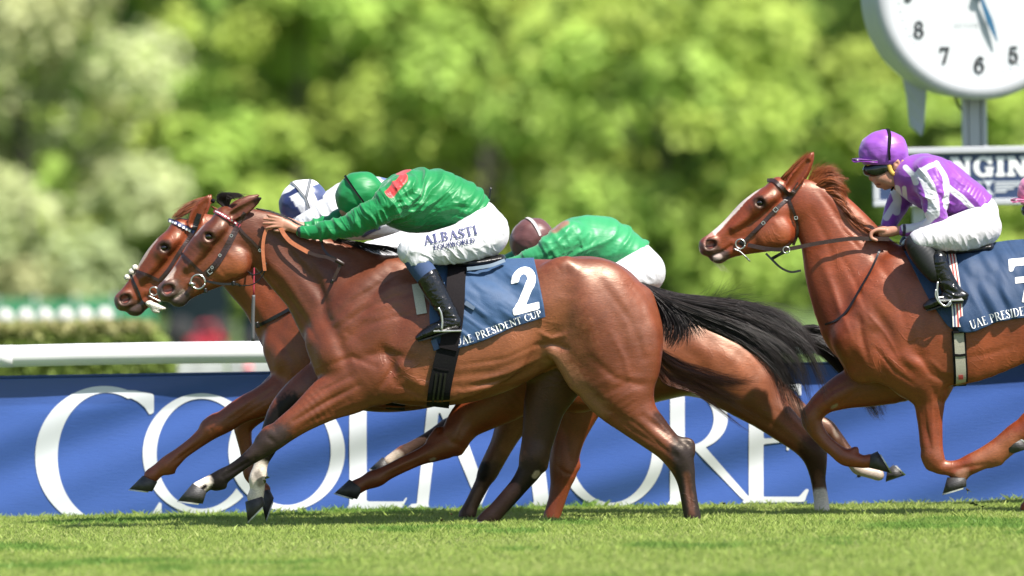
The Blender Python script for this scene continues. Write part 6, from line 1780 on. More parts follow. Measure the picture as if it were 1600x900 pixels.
def dress_lead(b):
    Y = b.Y
    b.ys1 = b.surf(1).copy(); b.ys8 = b.surf(6).copy()
    t = thing('bridle', 'brown bridle with navy and white browband on the chestnut in the lead', 'bridle', W(240, 450, Y), 'bridles')
    navy = mat('browband_navy', (.02, .03, .10), .5)
    strap(b, 'browband', [(263, 344), (272, 346), (286, 353), (304, 363)], 6, navy, t, .004, .005)
    P = pxpath([(266, 344.5), (275, 347.5), (288, 354.5), (297, 359.5)], 2)
    for q in P:
        strap(b, 'white_triangle', [(q[0] - 1.8, q[1] + .6), (q[0] + 1.6, q[1] + 1.6)], 3.4, M['white_print'], t, .010, .002, n=1, mirror=False)
    strap(b, 'headpiece', [(312, 334), (309, 345), (303, 362)], 8, M['black_leather'], t, .005, .005)
    strap(b, 'cheekpiece', [(304, 360), (292, 378), (280, 396), (265, 420), (250, 438)], 5.6, M['leather'], t, .004, .005)
    strap(b, 'noseband', [(204, 424), (214, 424), (232, 430), (250, 439)], 4.8, M['leather'], t, .004, .005)
    strap(b, 'drop_strap', [(203, 426), (210, 441), (217, 456), (222, 470), (229, 476)], 3.4, M['black_leather'], t, .004, .004)
    y = bit_ring(b, 241, 455, 6.5, t, .004) - Y
    rod('bit_bar', [(233, 462, y - .01), (243, 467, y - .015), (252, 471, y - .012)], .004, M['steel'], t, Y)
    fl = mat('fleece', (.62, .58, .50), .95, noise=.2, nscale=120, bump=.01, bscale=150)
    for p in ((211, 418), (199, 433), (206, 424)):
        c = W(p[0], p[1], Y); yy = b.near(c[0], c[2], b.ys1) - .01
        m = MB(); th = np.linspace(0, math.pi, 7); m.lathe([(max(.017 * math.sin(a), 1e-4), -.020 * math.cos(a)) for a in th], (c[0], yy, c[2]), (.3, .8, .4), 12); m.build('fleece_roll', fl, t, True)
    sbd = Body(Y, 220, 460, 270, 500, .14, .004)
    sbd.tube(LR((232, 474, 4, .02, -.06), (242, 478, 5.5, .02, -.064), (250, 481, 4.5, .015, -.066), (258, 482, 2, .01, -.066)), 0, .01)
    sbd.tube(LR((236, 472, 3, .01, -.06), (241, 484, 4, .015, -.064), (248, 487, 2.5, .01, -.066)), 0, .01)
    V, F = sbd.f.nets(); mesh_np('tongue_tie', V, F, fl, t, True)
    t = thing('breast_strap', 'narrow black neck strap round the chestnut in the lead', 'strap', W(430, 490, Y))
    strap(b, 'strap_band', [(400, 510), (414, 504), (440, 490), (470, 474), (500, 460)], 5.2, M['black_leather'], t, .004, .006)
    rod('toggle', [(402, 503, -.10), (404, 512, -.10)], .011, M['black_leather'], t, Y)
    c = thing('saddlecloth', 'blue saddlecloth hidden on the chestnut in the lead', 'saddlecloth', W(690, 470, Y), 'blue numbered saddlecloths')
    z = lambda x, y: x * 0
    Cloth(b, [(610, 418), (690, 417), (768, 411)], [(612, 556), (690, 545), (786, 504)], [(610, 418), (606, 500), (612, 556)], [(768, 411), (782, 470), (786, 504)], .012, z, b.ys8).build(c, lambda x, y: np.tile([.060, .140, .300], (len(x), 1)))
    w = thing('riding_whip', 'red and grey whip hanging below the chin of the number 2 horse', 'whip', W(397, 470, Y))
    red = mat('whip_red', (.36, .035, .06), .5)
    rod('handle', [(400, 380, -.10), (398.5, 405, -.13), (397.5, 462, -.14)], .0045, red, w, Y)
    rod('shaft', [(397.5, 461, -.14), (397, 478, -.142), (396.5, 500, -.143), (396.5, 533, -.143)], .0095, mat('whip_grey', (.09, .095, .10), .5), w, Y)
    s = thing('racing_saddle', 'small dark saddle under the white and navy capped jockey', 'saddle', W(620, 430, Y), 'racing saddles')
    sb = Body(Y, 560, 385, 740, 480, .34, .012)
    sb.tube(LR((606, 420, 9, .16), (640, 422, 10, .19), (700, 418, 7, .14)), 0, .02)
    V, F = sb.f.nets(); mesh_np('seat', V, F, M['black_leather'], s, True)
    strap(b, 'girth', [(640, 440), (636, 520), (624, 590), (618, 640)], 30, M['black_cloth'], s, .02, .006, ys=b.ys8)

def dress_third(b):
    Y = b.Y
    b.ys1 = b.surf(1).copy(); b.ys8 = b.surf(6).copy()
    s = thing('racing_saddle', 'saddle with a bright blue girth on the bay with white hind socks', 'saddle', W(900, 480, Y), 'racing saddles')
    sb = Body(Y, 820, 430, 1010, 520, .34, .012)
    sb.tube(LR((870, 452, 9, .16), (905, 455, 10, .19), (960, 460, 7, .14)), 0, .02)
    V, F = sb.f.nets(); mesh_np('seat', V, F, M['black_leather'], s, True)
    strap(b, 'girth', [(905, 470), (908, 550), (909, 610), (907, 655)], 24, mat('girth_blue', (.015, .12, .26), .6), s, .010, .008, ys=b.ys8)
    strap(b, 'girth_strap', [(921, 470), (923, 550), (924, 610), (922, 650)], 5, M['black_cloth'], s, .010, .008, ys=b.ys8)
    c = thing('saddlecloth', 'pale blue saddlecloth edge under the brown capped jockey', 'saddlecloth', W(900, 470, Y), 'blue numbered saddlecloths')
    Cloth(b, [(820, 458), (880, 454), (985, 464)], [(826, 575), (900, 570), (1000, 545)], [(820, 458), (820, 520), (826, 575)], [(985, 464), (995, 510), (1000, 545)], .010, lambda x, y: x * 0, b.ys8).build(c, lambda x, y: np.tile([.060, .140, .300], (len(x), 1)))

def dress_seven(b):
    Y = b.Y
    b.ys1 = b.surf(1).copy(); b.ys8 = b.surf(10).copy()
    H = lambda *q: [(1080 + p[0] / 3.75, 220 + p[1] / 3.75) for p in q]
    h1 = lambda p: (1080 + p[0] / 3.75, 220 + p[1] / 3.75)
    t = thing('bridle', 'dark brown bridle on the white blazed chestnut', 'bridle', W(1160, 380, Y), 'bridles')
    strap(b, 'browband', H((445, 232), (480, 232), (520, 265), (575, 322)), 6, M['leather'], t, .005, .005)
    strap(b, 'headpiece', H((632, 250), (605, 290), (572, 332)), 7.5, M['leather'], t, .004, .005)
    strap(b, 'cheekpiece', H((572, 332), (490, 405), (400, 500), (305, 595)), 5.6, M['leather'], t, .004, .005)
    strap(b, 'throatlash', H((572, 345), (610, 450), (622, 540), (598, 612)), 4.2, M['leather'], t, .004, .004)
    buckle(b, *h1((492, 404)), 6, 45, t); buckle(b, *h1((420, 482)), 4.5, 45, t); buckle(b, *h1((612, 452)), 4.5, 10, t)
    y = bit_ring(b, *h1((286, 605)), 7.4, t, .0045) - Y
    rod('bit_boss', [(*h1((282, 590)), y + .012), (*h1((318, 612)), y + .012)], .016, M['black_leather'], t, Y)
    rod('bit_bar', [(*h1((248, 632)), y - .01), (*h1((290, 655)), y - .014), (*h1((342, 706)), y - .012)], .0042, M['steel'], t, Y)
    rod('bit_bar', [(*h1((275, 640)), y - .016), (*h1((330, 690)), y - .018)], .003, M['steel'], t, Y)
    r = thing('reins', 'brown leather reins held by the jockey in purple and white stripes', 'reins', W(1290, 380, Y), 'reins')
    free_strap('rein', [(*h1((330, 610)), y), (*h1((440, 632)), y - .02), (*h1((550, 636)), -.115), (*h1((730, 602)), -.125), (*h1((900, 577)), -.13), (1345, 373, -.125), (1388, 373.5, -.11)], 6.3, M['leather'], r, Y, .004)
    free_strap('rein', [(1330, 366, -.02), (1345, 356, -.06), (1358, 354, -.07), (1368, 362, -.08)], 5, M['leather'], r, Y, .004)
    m = MB(); c = W(*h1((553, 640)), Y); m.torus((c[0], Y - .13, c[2]), 5.2 / b.s, .003, (.1, 1, .1), 20, 6); m.build('martingale_ring', M['steel'], r, True)
    k = thing('martingale', 'thin black martingale and neck strap on the white blazed chestnut', 'strap', W(1230, 415, Y))
    free_strap('ring_strap', [(*h1((548, 648)), -.12), (*h1((510, 668)), -.11), (*h1((472, 690)), -.09)], 5, M['black_leather'], k, Y, .004)
    free_strap('chin_strap', [(*h1((435, 660)), -.07), (*h1((470, 695)), -.085), (*h1((520, 742)), -.09), (*h1((580, 768)), -.085), (*h1((640, 760)), -.08)], 3.4, M['black_leather'], k, Y, .004)
    strap(b, 'neck_strap', [(1374, 390), (1360, 420), (1343, 449), (1322, 484), (1305, 500), (1288, 507)], 3.2, M['black_leather'], k, .004, .004)
    c = thing('saddlecloth', 'blue saddlecloth with a white number 7 cut by the picture edge', 'saddlecloth', W(1550, 450, Y), 'blue numbered saddlecloths')
    def folds(x, y):
        u = (x - 1500) * .45 + (y - 500) * .89; v = -(x - 1500) * .89 + (y - 500) * .45
        n = vnoise(np.stack([u * .011, v * .038, u * 0 + 4], 1), 12); n2 = vnoise(np.stack([u * .03, v * .13, u * 0 + 7], 1), 13)
        e = sstep(1440, 1500, x)
        return (.030 * np.abs(n) + .007 * np.abs(n2)) * e + .006 * sstep(470, 520, y)
    cl = Cloth(b, [(1411, 392), (1440, 386), (1500, 382), (1556, 378), (1580, 375), (1630, 372)], [(1462, 489), (1481, 512), (1512, 519), (1553, 503), (1600, 495), (1648, 484)], [(1411, 392), (1425, 421), (1446, 464), (1462, 489)], [(1630, 372), (1640, 420), (1648, 484)], .012, folds, b.ys8)
    cl.build(c, lambda x, y: np.tile([.018, .044, .102], (len(x), 1)))
    g = Glyph(1); g.poly([(0, 1.0), (.75, 1.0), (.75, .83), (0, .83)]).poly([(0, 1), (0, .72), (.1, .72), (.15, .84)]).poly([(.75, .9), (.52, .9), (.28, 0), (.52, 0)]).poly([(.14, .58), (.70, .58), (.70, .44), (.14, .44)])
    cl.mark(g.val, (-.05, .85, -.05, 1.1), (1574, 474), (62, -6), (-2, -69), c, M['white_print'])
    cl.text('UAE PRESIDENT CUP', [(1513, 514), (1537, 506), (1560, 499), (1590, 493), (1620, 487), (1645, 480)], 13.5, c, M['white_print'], .06)
    s = thing('racing_saddle', 'black racing saddle with a red striped girth under the jockey in purple', 'saddle', W(1480, 400, Y), 'racing saddles')
    sb = Body(Y, 1400, 350, 1600, 480, .36, .008)
    sb.tube(LR((1420, 384, 12, .15), (1455, 390, 11, .19), (1500, 392, 10, .19), (1545, 386, 9, .15)), 0, .02)
    V, F = sb.f.nets(); mesh_np('seat', relax(V, F, 3), F, M['black_leather'], s, True)
    wht = mat('web_white', (.62, .60, .57), .8); rd = mat('web_red', (.45, .06, .05), .8); nv = mat('web_navy', (.03, .05, .16), .8); bg = mat('web_beige', (.33, .31, .24), .85, noise=.15, nscale=150)
    cen = [(1481, 386), (1484, 415), (1488, 450), (1491, 490), (1492, 510)]
    for dx, w_, mt in ((0, 18, nv), (0, 13, wht), (-2, 3.2, rd), (2.6, 3.2, rd)):
        pass
    for i, (dx, w_, mt) in enumerate(((-7, 2.4, wht), (-4.6, 2.4, nv), (-2.2, 2.6, wht), (.4, 2.8, rd), (2.8, 2.4, wht), (5.2, 2.4, rd), (7.4, 2.2, wht))):
        strap(b, 'girth_stripe', [(p[0] + dx, p[1]) for p in cen], w_, mt, s, .040, .004, ys=b.ys8)
    strap(b, 'buckle_guard', [(1491, 502), (1493, 520)], 17, M['black_cloth'], s, .024, .010, ys=b.ys8)
    strap(b, 'girth', [(1493, 516), (1495, 550), (1497, 580), (1497.5, 603)], 22, M['black_cloth'], s, .010, .005, ys=b.ys8)
    strap(b, 'girth_web', [(1493.5, 520), (1495.5, 550), (1497.5, 580), (1498, 602)], 15.5, bg, s, .016, .004, ys=b.ys8)
    strap(b, 'girth_bar', [(1487, 554), (1496, 554.5), (1506, 553)], 4, M['black_cloth'], s, .021, .003, ys=b.ys8, mirror=False)
    strap(b, 'girth_tag', [(1497, 585), (1497.5, 592)], 7, rd, s, .021, .004, ys=b.ys8, mirror=False)
    stirrup(b, s, [(1460, 440), (1459, 455), (1462, 470), (1472, 478), (1480, 470)], ((1458, 470), (1500, 468)), -.315)
    rod('stirrup_iron', [(1457, 452, -.37), (1457, 463, -.37), (1464, 474, -.37), (1476, 478, -.36), (1481, 470, -.35), (1470, 464, -.35), (1459, 465, -.36)], .0045, M['steel'], s, Y)
    w = thing('riding_whip', 'short black whip knob standing above the chestnut mane', 'whip', W(1338, 345, Y))
    rod('handle', [(1338, 336, -.03), (1336, 348, -.03), (1340, 364, -.05), (1350, 376, -.07)], .009, M['black_leather'], w, Y)

M['cloth_navy'] = mat('girth_keeper_blue', (.03, .06, .14), .6)
# ------------------------------------------------------------------ jockeys
def fold_noise(P2, dirn, f_along, f_across, seed):
    d = np.array(dirn, float); d /= np.linalg.norm(d)
    u = P2 @ d; v = P2 @ np.array([-d[1], d[0]])
    v = v + 9 * vnoise(np.stack([u * .018, v * .018, u * 0 + seed + 3], 1), seed + 7) + 3 * vnoise(np.stack([u * .05, v * .05, u * 0 + seed], 1), seed + 9)
    return vnoise(np.stack([u * f_along, v * f_across, u * 0 + seed], 1), seed)

def garment(b, name, mt, parent, tint, amp=0.0, folds=(), relax_it=2, clips=(), post=None):
    for p, n in clips:
        q = W(p[0], p[1], b.Y); b.f.clip(q, (n[0], 0, -n[1]), .004)
    V, F = b.f.nets()
    V = relax(V, F, relax_it)
    N = vert_normals(V, F); P2 = side(V, b.Y); y = V[:, 1] - b.Y
    for pts, rad, dirn, fa, fc, am, seed in folds:
        d, t = dist_poly(P2, pts)
        k = 1 - sstep(rad * .6, rad, d)
        n = fold_noise(P2 + np.stack([y * 60, y * 90], 1), dirn, fa, fc, seed)
        n2 = fold_noise(P2 + np.stack([y * 40, y * 120], 1), dirn, fa * 2.2, fc * 2.1, seed + 50)
        V += N * (k * am * (np.maximum(0.75 - np.abs(n) * 1.9, -.25) + .38 * np.maximum(.6 - np.abs(n2) * 2.2, -.2)))[:, None]
    C = tint(P2, y) if callable(tint) else np.tile(np.array(tint, float), (len(V), 1))
    o = mesh_np(name, V, F, mt, parent, True, C)
    return o, V, F

def const(c):
    return lambda P, y: np.tile(np.array(c, float), (len(P), 1))

def strokes_tint(base, strokes):
    return lambda P, y: paint(P, y, base, strokes, np.zeros(len(P)))

HERO_R = dict(
    torso=LR((622, 318, 38, .19), (645, 315, 47, .195), (672, 313, 48, .185), (702, 318, 44, .17), (735, 331, 35, .155), (752, 342, 32, .15)),
    neck=LR((612, 318, 20, .065), (590, 322, 17, .06)), head=LR((580, 315, 26, .078), (562, 316, 26, .078), (548, 326, 18, .065)),
    arm=LR((630, 305, 29, .085, -.17), (612, 318, 26, .08, -.20), (592, 331, 22.5, .075, -.21), (568, 343, 19.5, .062, -.19), (540, 354, 16.5, .052, -.16), (508, 361, 13, .043, -.125), (484, 363, 10.5, .036, -.10), (472, 362.5, 9.6, .034, -.088)),
    wrist=LR((478, 362, 7, .026, -.092), (460, 357, 6.6, .026, -.075)),
    far_arm=LR((625, 300, 27, .08, .17), (600, 312, 22, .07, .19), (560, 330, 17, .055, .15), (515, 350, 13, .045, .10), (480, 356, 10, .036, .08)),
    far_wrist=LR((484, 356, 7, .026, .08), (462, 352, 6.6, .026, .07)),
    hips=LR((745, 347, 36, .16), (757, 362, 36, .165)),
    thigh=LR((757, 365, 36, .11, .09), (725, 379, 31, .09, .17), (690, 386, 26.5, .078, .24), (662, 390, 22.5, .068, .275), (643, 392, 20.5, .06, .29)),
    knee_end=LR((648, 394, 20.5, .06, .29), (654, 404, 20, .058, .292)),
    calf=LR((650, 402, 20, .056, .292), (660, 420, 18.6, .054, .297), (672, 437, 17.6, .052, .302)),
    boot=LR((670, 434, 18, .054, .302), (681, 455, 17.4, .052, .308), (693, 476, 15.5, .048, .312), (702, 490, 14.2, .044, .315), (708, 501, 13.5, .042, .316)),
    foot=LR((710, 504, 11.5, .042, .316), (695, 508, 11.5, .045, .317), (678, 515, 10, .045, .318), (663, 522, 7.5, .040, .318), (654, 527, 4.5, .03, .318)),
    helmet=(562.5, 305, 39.5, 36.5, .112, -25), cut=((560, 327), (.38, .92)), peak=[(549, 335), (533, 341), (517, 343)])

def map_rider(R, f, k):
    out = {}
    for key, v in R.items():
        if key == 'helmet':
            c = f(v[0], v[1]); out[key] = (*c, v[2] * k, v[3] * k, v[4] * k, v[5])
        elif key == 'cut':
            out[key] = (f(*v[0]), v[1])
        elif key == 'peak':
            out[key] = [f(*p) for p in v]
        else:
            out[key] = [[*f(p[0], p[1]), p[2] * k, *p[3:]] for p in v]
    return out

def swap(L):
    return [[p[0], p[1], p[2], p[3], -p[4]] for p in L]

def fingers(b, hand, k=.006):
    """hand: list of finger chains, each rows (px, py, r, half width, y)"""
    for ch in hand:
        b.tube(ch, 0, k, wr=1.0)

def build_rider(R, Y, h, label, colours, root, hands=(), face=None, group='jockeys riding in the race', detail=True, folds=None):
    s = scale_at(Y)
    t = thing('person', label, 'person', W(root[0], root[1], Y), group)
    allp = [p for key in ('torso', 'arm', 'far_arm', 'hips', 'thigh', 'calf', 'boot', 'foot', 'head', 'wrist', 'far_wrist') for p in R[key]] + [p for ch in hands for p in ch]
    box = lambda ps, m=14: (min(p[0] - p[2] for p in ps) - m, min(p[1] - p[2] for p in ps) - m, max(p[0] + p[2] for p in ps) + m, max(p[1] + p[2] for p in ps) + m)
    # the body: one continuous figure under the clothes
    b = Body(Y, *box(allp, 10), .40, min(h, .0055) if detail else h)
    g = -.016
    b.tube(R['torso'], 0, .03, grow=g * 1.5); b.tube(R['neck'], 0, .03); b.tube(R['head'], 0, .02)
    b.tube(R['arm'], 0, .03, grow=g); b.tube(R['wrist'], 0, .02); b.tube(R['far_arm'], 0, .03, grow=g); b.tube(R['far_wrist'], 0, .02)
    b.tube(R['hips'], 0, .03, grow=g)
    for sw in (False, True):
        q = (lambda L: L) if sw else swap
        b.tube(q(R['thigh']), 0, .03, grow=g); b.tube(q(R['knee_end']), 0, .02, grow=g); b.tube(q(R['calf']), 0, .02, grow=g); b.tube(q(R['boot']), 0, .02, grow=g); b.tube(q(R['foot']), 0, .02, grow=g)
    fingers(b, hands)
    if face:
        face(b)
    V, F = b.f.nets(); V = relax(V, F, 1)
    P2 = side(V, Y)
    sk = np.array([.40, .19, .125])
    C = np.tile(sk, (len(V), 1)) * (1 + .12 * vnoise(V * 70, 4)[:, None])
    if 'skin' in colours:
        C = paint(P2, V[:, 1] - Y, sk, colours['skin'], vnoise(V * 90, 3))
    mesh_np('body', V, F, M['skin'], t, True, C)
    # shirt
    tor = R['torso'] + R['arm'] + R['far_arm']
    b = Body(Y, *box(tor, 16), .40, h)
    b.tube(R['torso'], 0, .04, grow=.004); b.tube(R['arm'], 0, .05, grow=.003); b.tube(R['far_arm'], 0, .05, grow=.003)
    b.tube(colours.get('collar', R['neck'][:1] * 2), 0, .03, grow=.004)
    shirt, sv, sf = garment(b, 'shirt', colours['shirt_mat'], t, colours['shirt'], folds=folds['shirt'] if folds else (), clips=colours.get('hem', ()))
    # breeches
    leg = R['hips'] + R['thigh'] + R['knee_end']
    b = Body(Y, *box(leg, 14), .42, h)
    b.tube(R['hips'], 0, .03, grow=.004)
    for sw in (False, True):
        q = (lambda L: L) if sw else swap
        b.tube(q(R['thigh']), 0, .05, grow=.003); b.tube(q(R['knee_end']), 0, .02, grow=.003)
    br, bv, bf = garment(b, 'breeches', M['breeches'], t, colours['breeches'], folds=folds['breeches'] if folds else (), clips=colours.get('knee_cut', ()))
    # socks, boots
    for sw in (False, True):
        q = (lambda L: L) if sw else swap
        L = q(R['calf']); bb = Body(Y, *box(L, 8), .42, h); bb.tube(L, 0, .01); V, F = bb.f.nets()
        mesh_np('sock', V, F, colours['sock_mat'], t, True, np.tile(colours['sock'], (len(V), 1)))
        L = q(R['boot'] + R['foot']); bb = Body(Y, *box(L, 8), .42, h); bb.tube(q(R['boot']), 0, .02, grow=.001); bb.tube(q(R['foot']), 0, .015)
        V, F = bb.f.nets(); V = relax(V, F, 1); N = vert_normals(V, F); P = side(V, Y)
        n = fold_noise(P, (1, .15), .03, .16, 31)
        top = P[:, 1]
        V += N * ((.5 - np.abs(n) * 1.5) * .006 * sstep(R['boot'][1][1], R['boot'][3][1], top) * (1 - sstep(R['foot'][1][1] - 2, R['foot'][2][1], top)))[:, None]
        bo = mesh_np('boot', V, F, M['boot'], t, True)
        # sole
        fr = q(R['foot']); m = MB()
        P3 = b.rows([(p[0], p[1] + p[2] * .92, 2, None, p[4]) for p in fr])
        m.tube(P3[:, :3], [.020, .024, .024, .022, .014], 10, squash=1.6) if False else None
        for a, c in zip(P3[:-1], P3[1:]):
            pass
        n_ = len(P3); wd = np.array([.028, .034, .036, .030, .016])[:n_]
        Lr = P3[:, :3] + np.stack([0 * wd, wd, 0 * wd], 1); Rr = P3[:, :3] - np.stack([0 * wd, wd, 0 * wd], 1)
        ribbon(Lr, Rr, np.array([0, 0, -1.0]), .008, m); m.build('sole', M['black_leather'], bo)
    # helmet with silk cover
    hx_, hy_, rx, ry, hw, ang = R['helmet']
    c = W(hx_, hy_, Y)
    m = MB(); nu, nv = 84, 52
    th = np.linspace(0, 2 * math.pi, nu, endpoint=False); ph = np.linspace(.03, math.pi * .71, nv)
    a = math.radians(ang)
    ex = np.array([math.cos(a), 0, -math.sin(a)]); ez = np.array([math.sin(a), 0, math.cos(a)])
    sp = np.sin(ph)[None, :] * (1 + 0 * th[:, None])
    Xl = sp * np.cos(th)[:, None]; Yl = sp * np.sin(th)[:, None]; Zl = np.cos(ph)[None, :] * (1 + 0 * th[:, None])
    puff = 1 + .035 * vnoise(np.stack([Xl * 3, Yl * 3, Zl * 3], -1).reshape(-1, 3), 6).reshape(Xl.shape) + .03 * np.abs(vnoise(np.stack([th[:, None] * 5 + 0 * Zl, Zl * 1.2, 0 * Zl], -1).reshape(-1, 3), 7).reshape(Xl.shape)) * sstep(.3, -.3, Zl)
    V = c + (Xl * puff)[..., None] * ex * (rx / s) + (Yl * puff)[..., None] * np.array([0, hw, 0]) + (Zl * puff)[..., None] * ez * (ry / s)
    Vc = V.reshape(-1, 3)
    i = np.arange(nu)[:, None] * nv; i2 = np.roll(np.arange(nu), -1)[:, None] * nv; j = np.arange(nv - 1)[None]
    Fq = np.stack([i + j, i + j + 1, i2 + j + 1, i2 + j], -1).reshape(-1, 4)
    rim0 = np.arange(nu) * nv + nv - 1
    V2 = np.concatenate([Vc, V[:, 0].mean(0)[None], c + (Vc[rim0] - c) * .90])
    ft = np.stack([np.full(nu, nu * nv), np.arange(nu) * nv, np.roll(np.arange(nu) * nv, -1)], 1)
    inn = nu * nv + 1 + np.arange(nu)
    Fr = np.stack([rim0, inn, np.roll(inn, -1), np.roll(rim0, -1)], 1)
    loc = np.concatenate([np.stack([Xl, Yl, Zl], -1).reshape(-1, 3), [[0, 0, 1]], np.stack([Xl, Yl, Zl], -1).reshape(-1, 3)[rim0]])
    hc = colours['helmet']; hc = hc(loc) if callable(hc) else np.tile(hc, (len(V2), 1))
    he = mesh_np('helmet', V2, [np.concatenate([Fq, Fr]), ft], colours['helmet_mat'], t, True, hc)
    # band over the crown
    def on(x, y_, z, g=1.03):
        n = math.sqrt(x * x + y_ * y_ + z * z); x, y_, z = x / n * g, y_ / n * g, z / n * g
        return c + x * ex * rx / s + np.array([0, y_ * hw, 0]) + z * ez * ry / s
    def band(p, q, w_, mt, nm='helmet_strap', nst=16):
        L = []; R_ = []
        p = np.array(p, float); q = np.array(q, float)
        for u in np.linspace(0, 1, nst):
            d = p * (1 - u) + q * u; tt = q - p; sd = np.cross(tt, d); sd /= np.linalg.norm(sd) + 1e-9
            L.append(on(*(d + sd * w_), 1.045)); R_.append(on(*(d - sd * w_), 1.045))
        mm = MB(); L = np.array(L); R_ = np.array(R_)
        n = len(L); up = (L + R_) / 2 - c; up /= np.linalg.norm(up, axis=1)[:, None]
        V = np.concatenate([L, R_, L + up * .003, R_ + up * .003]); k = np.arange(n - 1)
        mm.add(V, np.concatenate([np.stack([2 * n + k, 3 * n + k, 3 * n + k + 1, 2 * n + k + 1], 1), np.stack([k, k + 1, 2 * n + k + 1, 2 * n + k], 1), np.stack([n + k, 3 * n + k, 3 * n + k + 1, n + k + 1], 1)]))
        mm.build(nm, mt, he, True)
    for (p, q, w_, mt) in colours.get('bands', ()):
        band(p, q, w_, mt)
    if 'peak' in colours:
        # stiff peak in front
        pk = R['peak']
        X = WX(np.array(pk, float), Y); n = len(X); mm = MB()
        rows_ = []
        for k_, x in enumerate(X):
            u = k_ / (n - 1); hw_ = hw * .86 * (1 - u ** 2.2) ** .5 + .004
            for w_ in np.linspace(-1, 1, 11):
                rows_.append(x + np.array([.014 * (w_ * w_) * (1 if pk[0][0] > pk[-1][0] else -1), w_ * hw_, -.012 * w_ * w_]))
        V = np.array(rows_); k = len(V); i = np.arange(n - 1)[:, None] * 11; j = np.arange(10)[None]
        Fp = np.stack([i + j, i + j + 1, i + 12 + j, i + 11 + j], -1).reshape(-1, 4)
        rim = np.concatenate([np.arange(11), np.arange(2, n + 1) * 11 - 1, (n - 1) * 11 + np.arange(9, -1, -1), np.arange(n - 2, 0, -1) * 11])
        E = np.stack([rim, np.roll(rim, -1), np.roll(rim, -1) + k, rim + k], 1)
        mesh_np('peak', np.concatenate([V, V - [0, 0, .011]]), np.concatenate([Fp, Fp[:, ::-1] + k, E]), colours['helmet_mat'], he, True, np.tile(colours['peak'], (2 * k, 1)))
    return t, (sv, sf), (bv, bf)

def surf_lookup(V, Y, res=.004):
    """depth of the near surface over a coarse map, from vertices"""
    lo = V.min(0)
    n = np.ceil((V.max(0) - lo) / res).astype(int) + 3
    A = np.full((n[0], n[2]), np.nan)
    i = ((V[:, 0] - lo[0]) / res).astype(int) + 1; k = ((V[:, 2] - lo[2]) / res).astype(int) + 1
    o = np.argsort(-V[:, 1])
    A[i[o], k[o]] = V[o, 1]
    for _ in range(3):
        B = np.stack([np.roll(A, s_, a) for s_ in (-1, 1) for a in (0, 1)])
        with np.errstate(all='ignore'):
            import warnings
            with warnings.catch_warnings():
                warnings.simplefilter('ignore')
                A = np.where(np.isnan(A), np.nanmin(B, 0), A)
    A = np.where(np.isnan(A), Y, A)
    A = np.minimum.reduce([np.roll(np.roll(A, a, 0), c, 1) for a in (-1, 0, 1) for c in (-1, 0, 1)])
    for _ in range(3):
        A[1:-1, 1:-1] = np.minimum(A[1:-1, 1:-1], (A[1:-1, 1:-1] + A[2:, 1:-1] + A[:-2, 1:-1] + A[1:-1, 2:] + A[1:-1, :-2]) / 5)
    def f(x, z):
        u = np.clip((x - lo[0]) / res + .5, 0, n[0] - 1.01); v = np.clip((z - lo[2]) / res + .5, 0, n[2] - 1.01)
        i = u.astype(int); k = v.astype(int); a = u - i; b = v - k
        return (A[i, k] * (1 - a) + A[i + 1, k] * a) * (1 - b) + (A[i, k + 1] * (1 - a) + A[i + 1, k + 1] * a) * b
    return f

def print_on(f, Y, word, base, cap, parent, mt, space=.08, bold=.018):
    B = pxpath(base, 10); L = np.concatenate([[0], np.cumsum(np.hypot(*np.diff(B, axis=0).T))])
    k = L[-1] / (sum(.42 if c == ' ' else FONT[c].w + space for c in word) - space); x = 0.0
    for ch in word:
        g = FONT[ch]
        V, F = fill2d(lambda a, c: g.val(a, c) - bold, -.1, g.w + .1, -.28, 1.08, .06)
        s = (V[:, 0] + x) * k
        c = np.stack([np.interp(s, L, B[:, i]) for i in (0, 1)], 1)
        e = np.stack([np.interp(s + 2, L, B[:, i]) - np.interp(s - 2, L, B[:, i]) for i in (0, 1)], 1); e /= np.linalg.norm(e, axis=1)[:, None] + 1e-9
        X = WX(c + np.stack([e[:, 1], -e[:, 0]], 1) * (V[:, 1] * cap)[:, None], Y)
        X[:, 1] = f(X[:, 0], X[:, 2]) - .005
        mesh_np('printed_letter', X, F, mt, parent, True)
        x += g.w + space

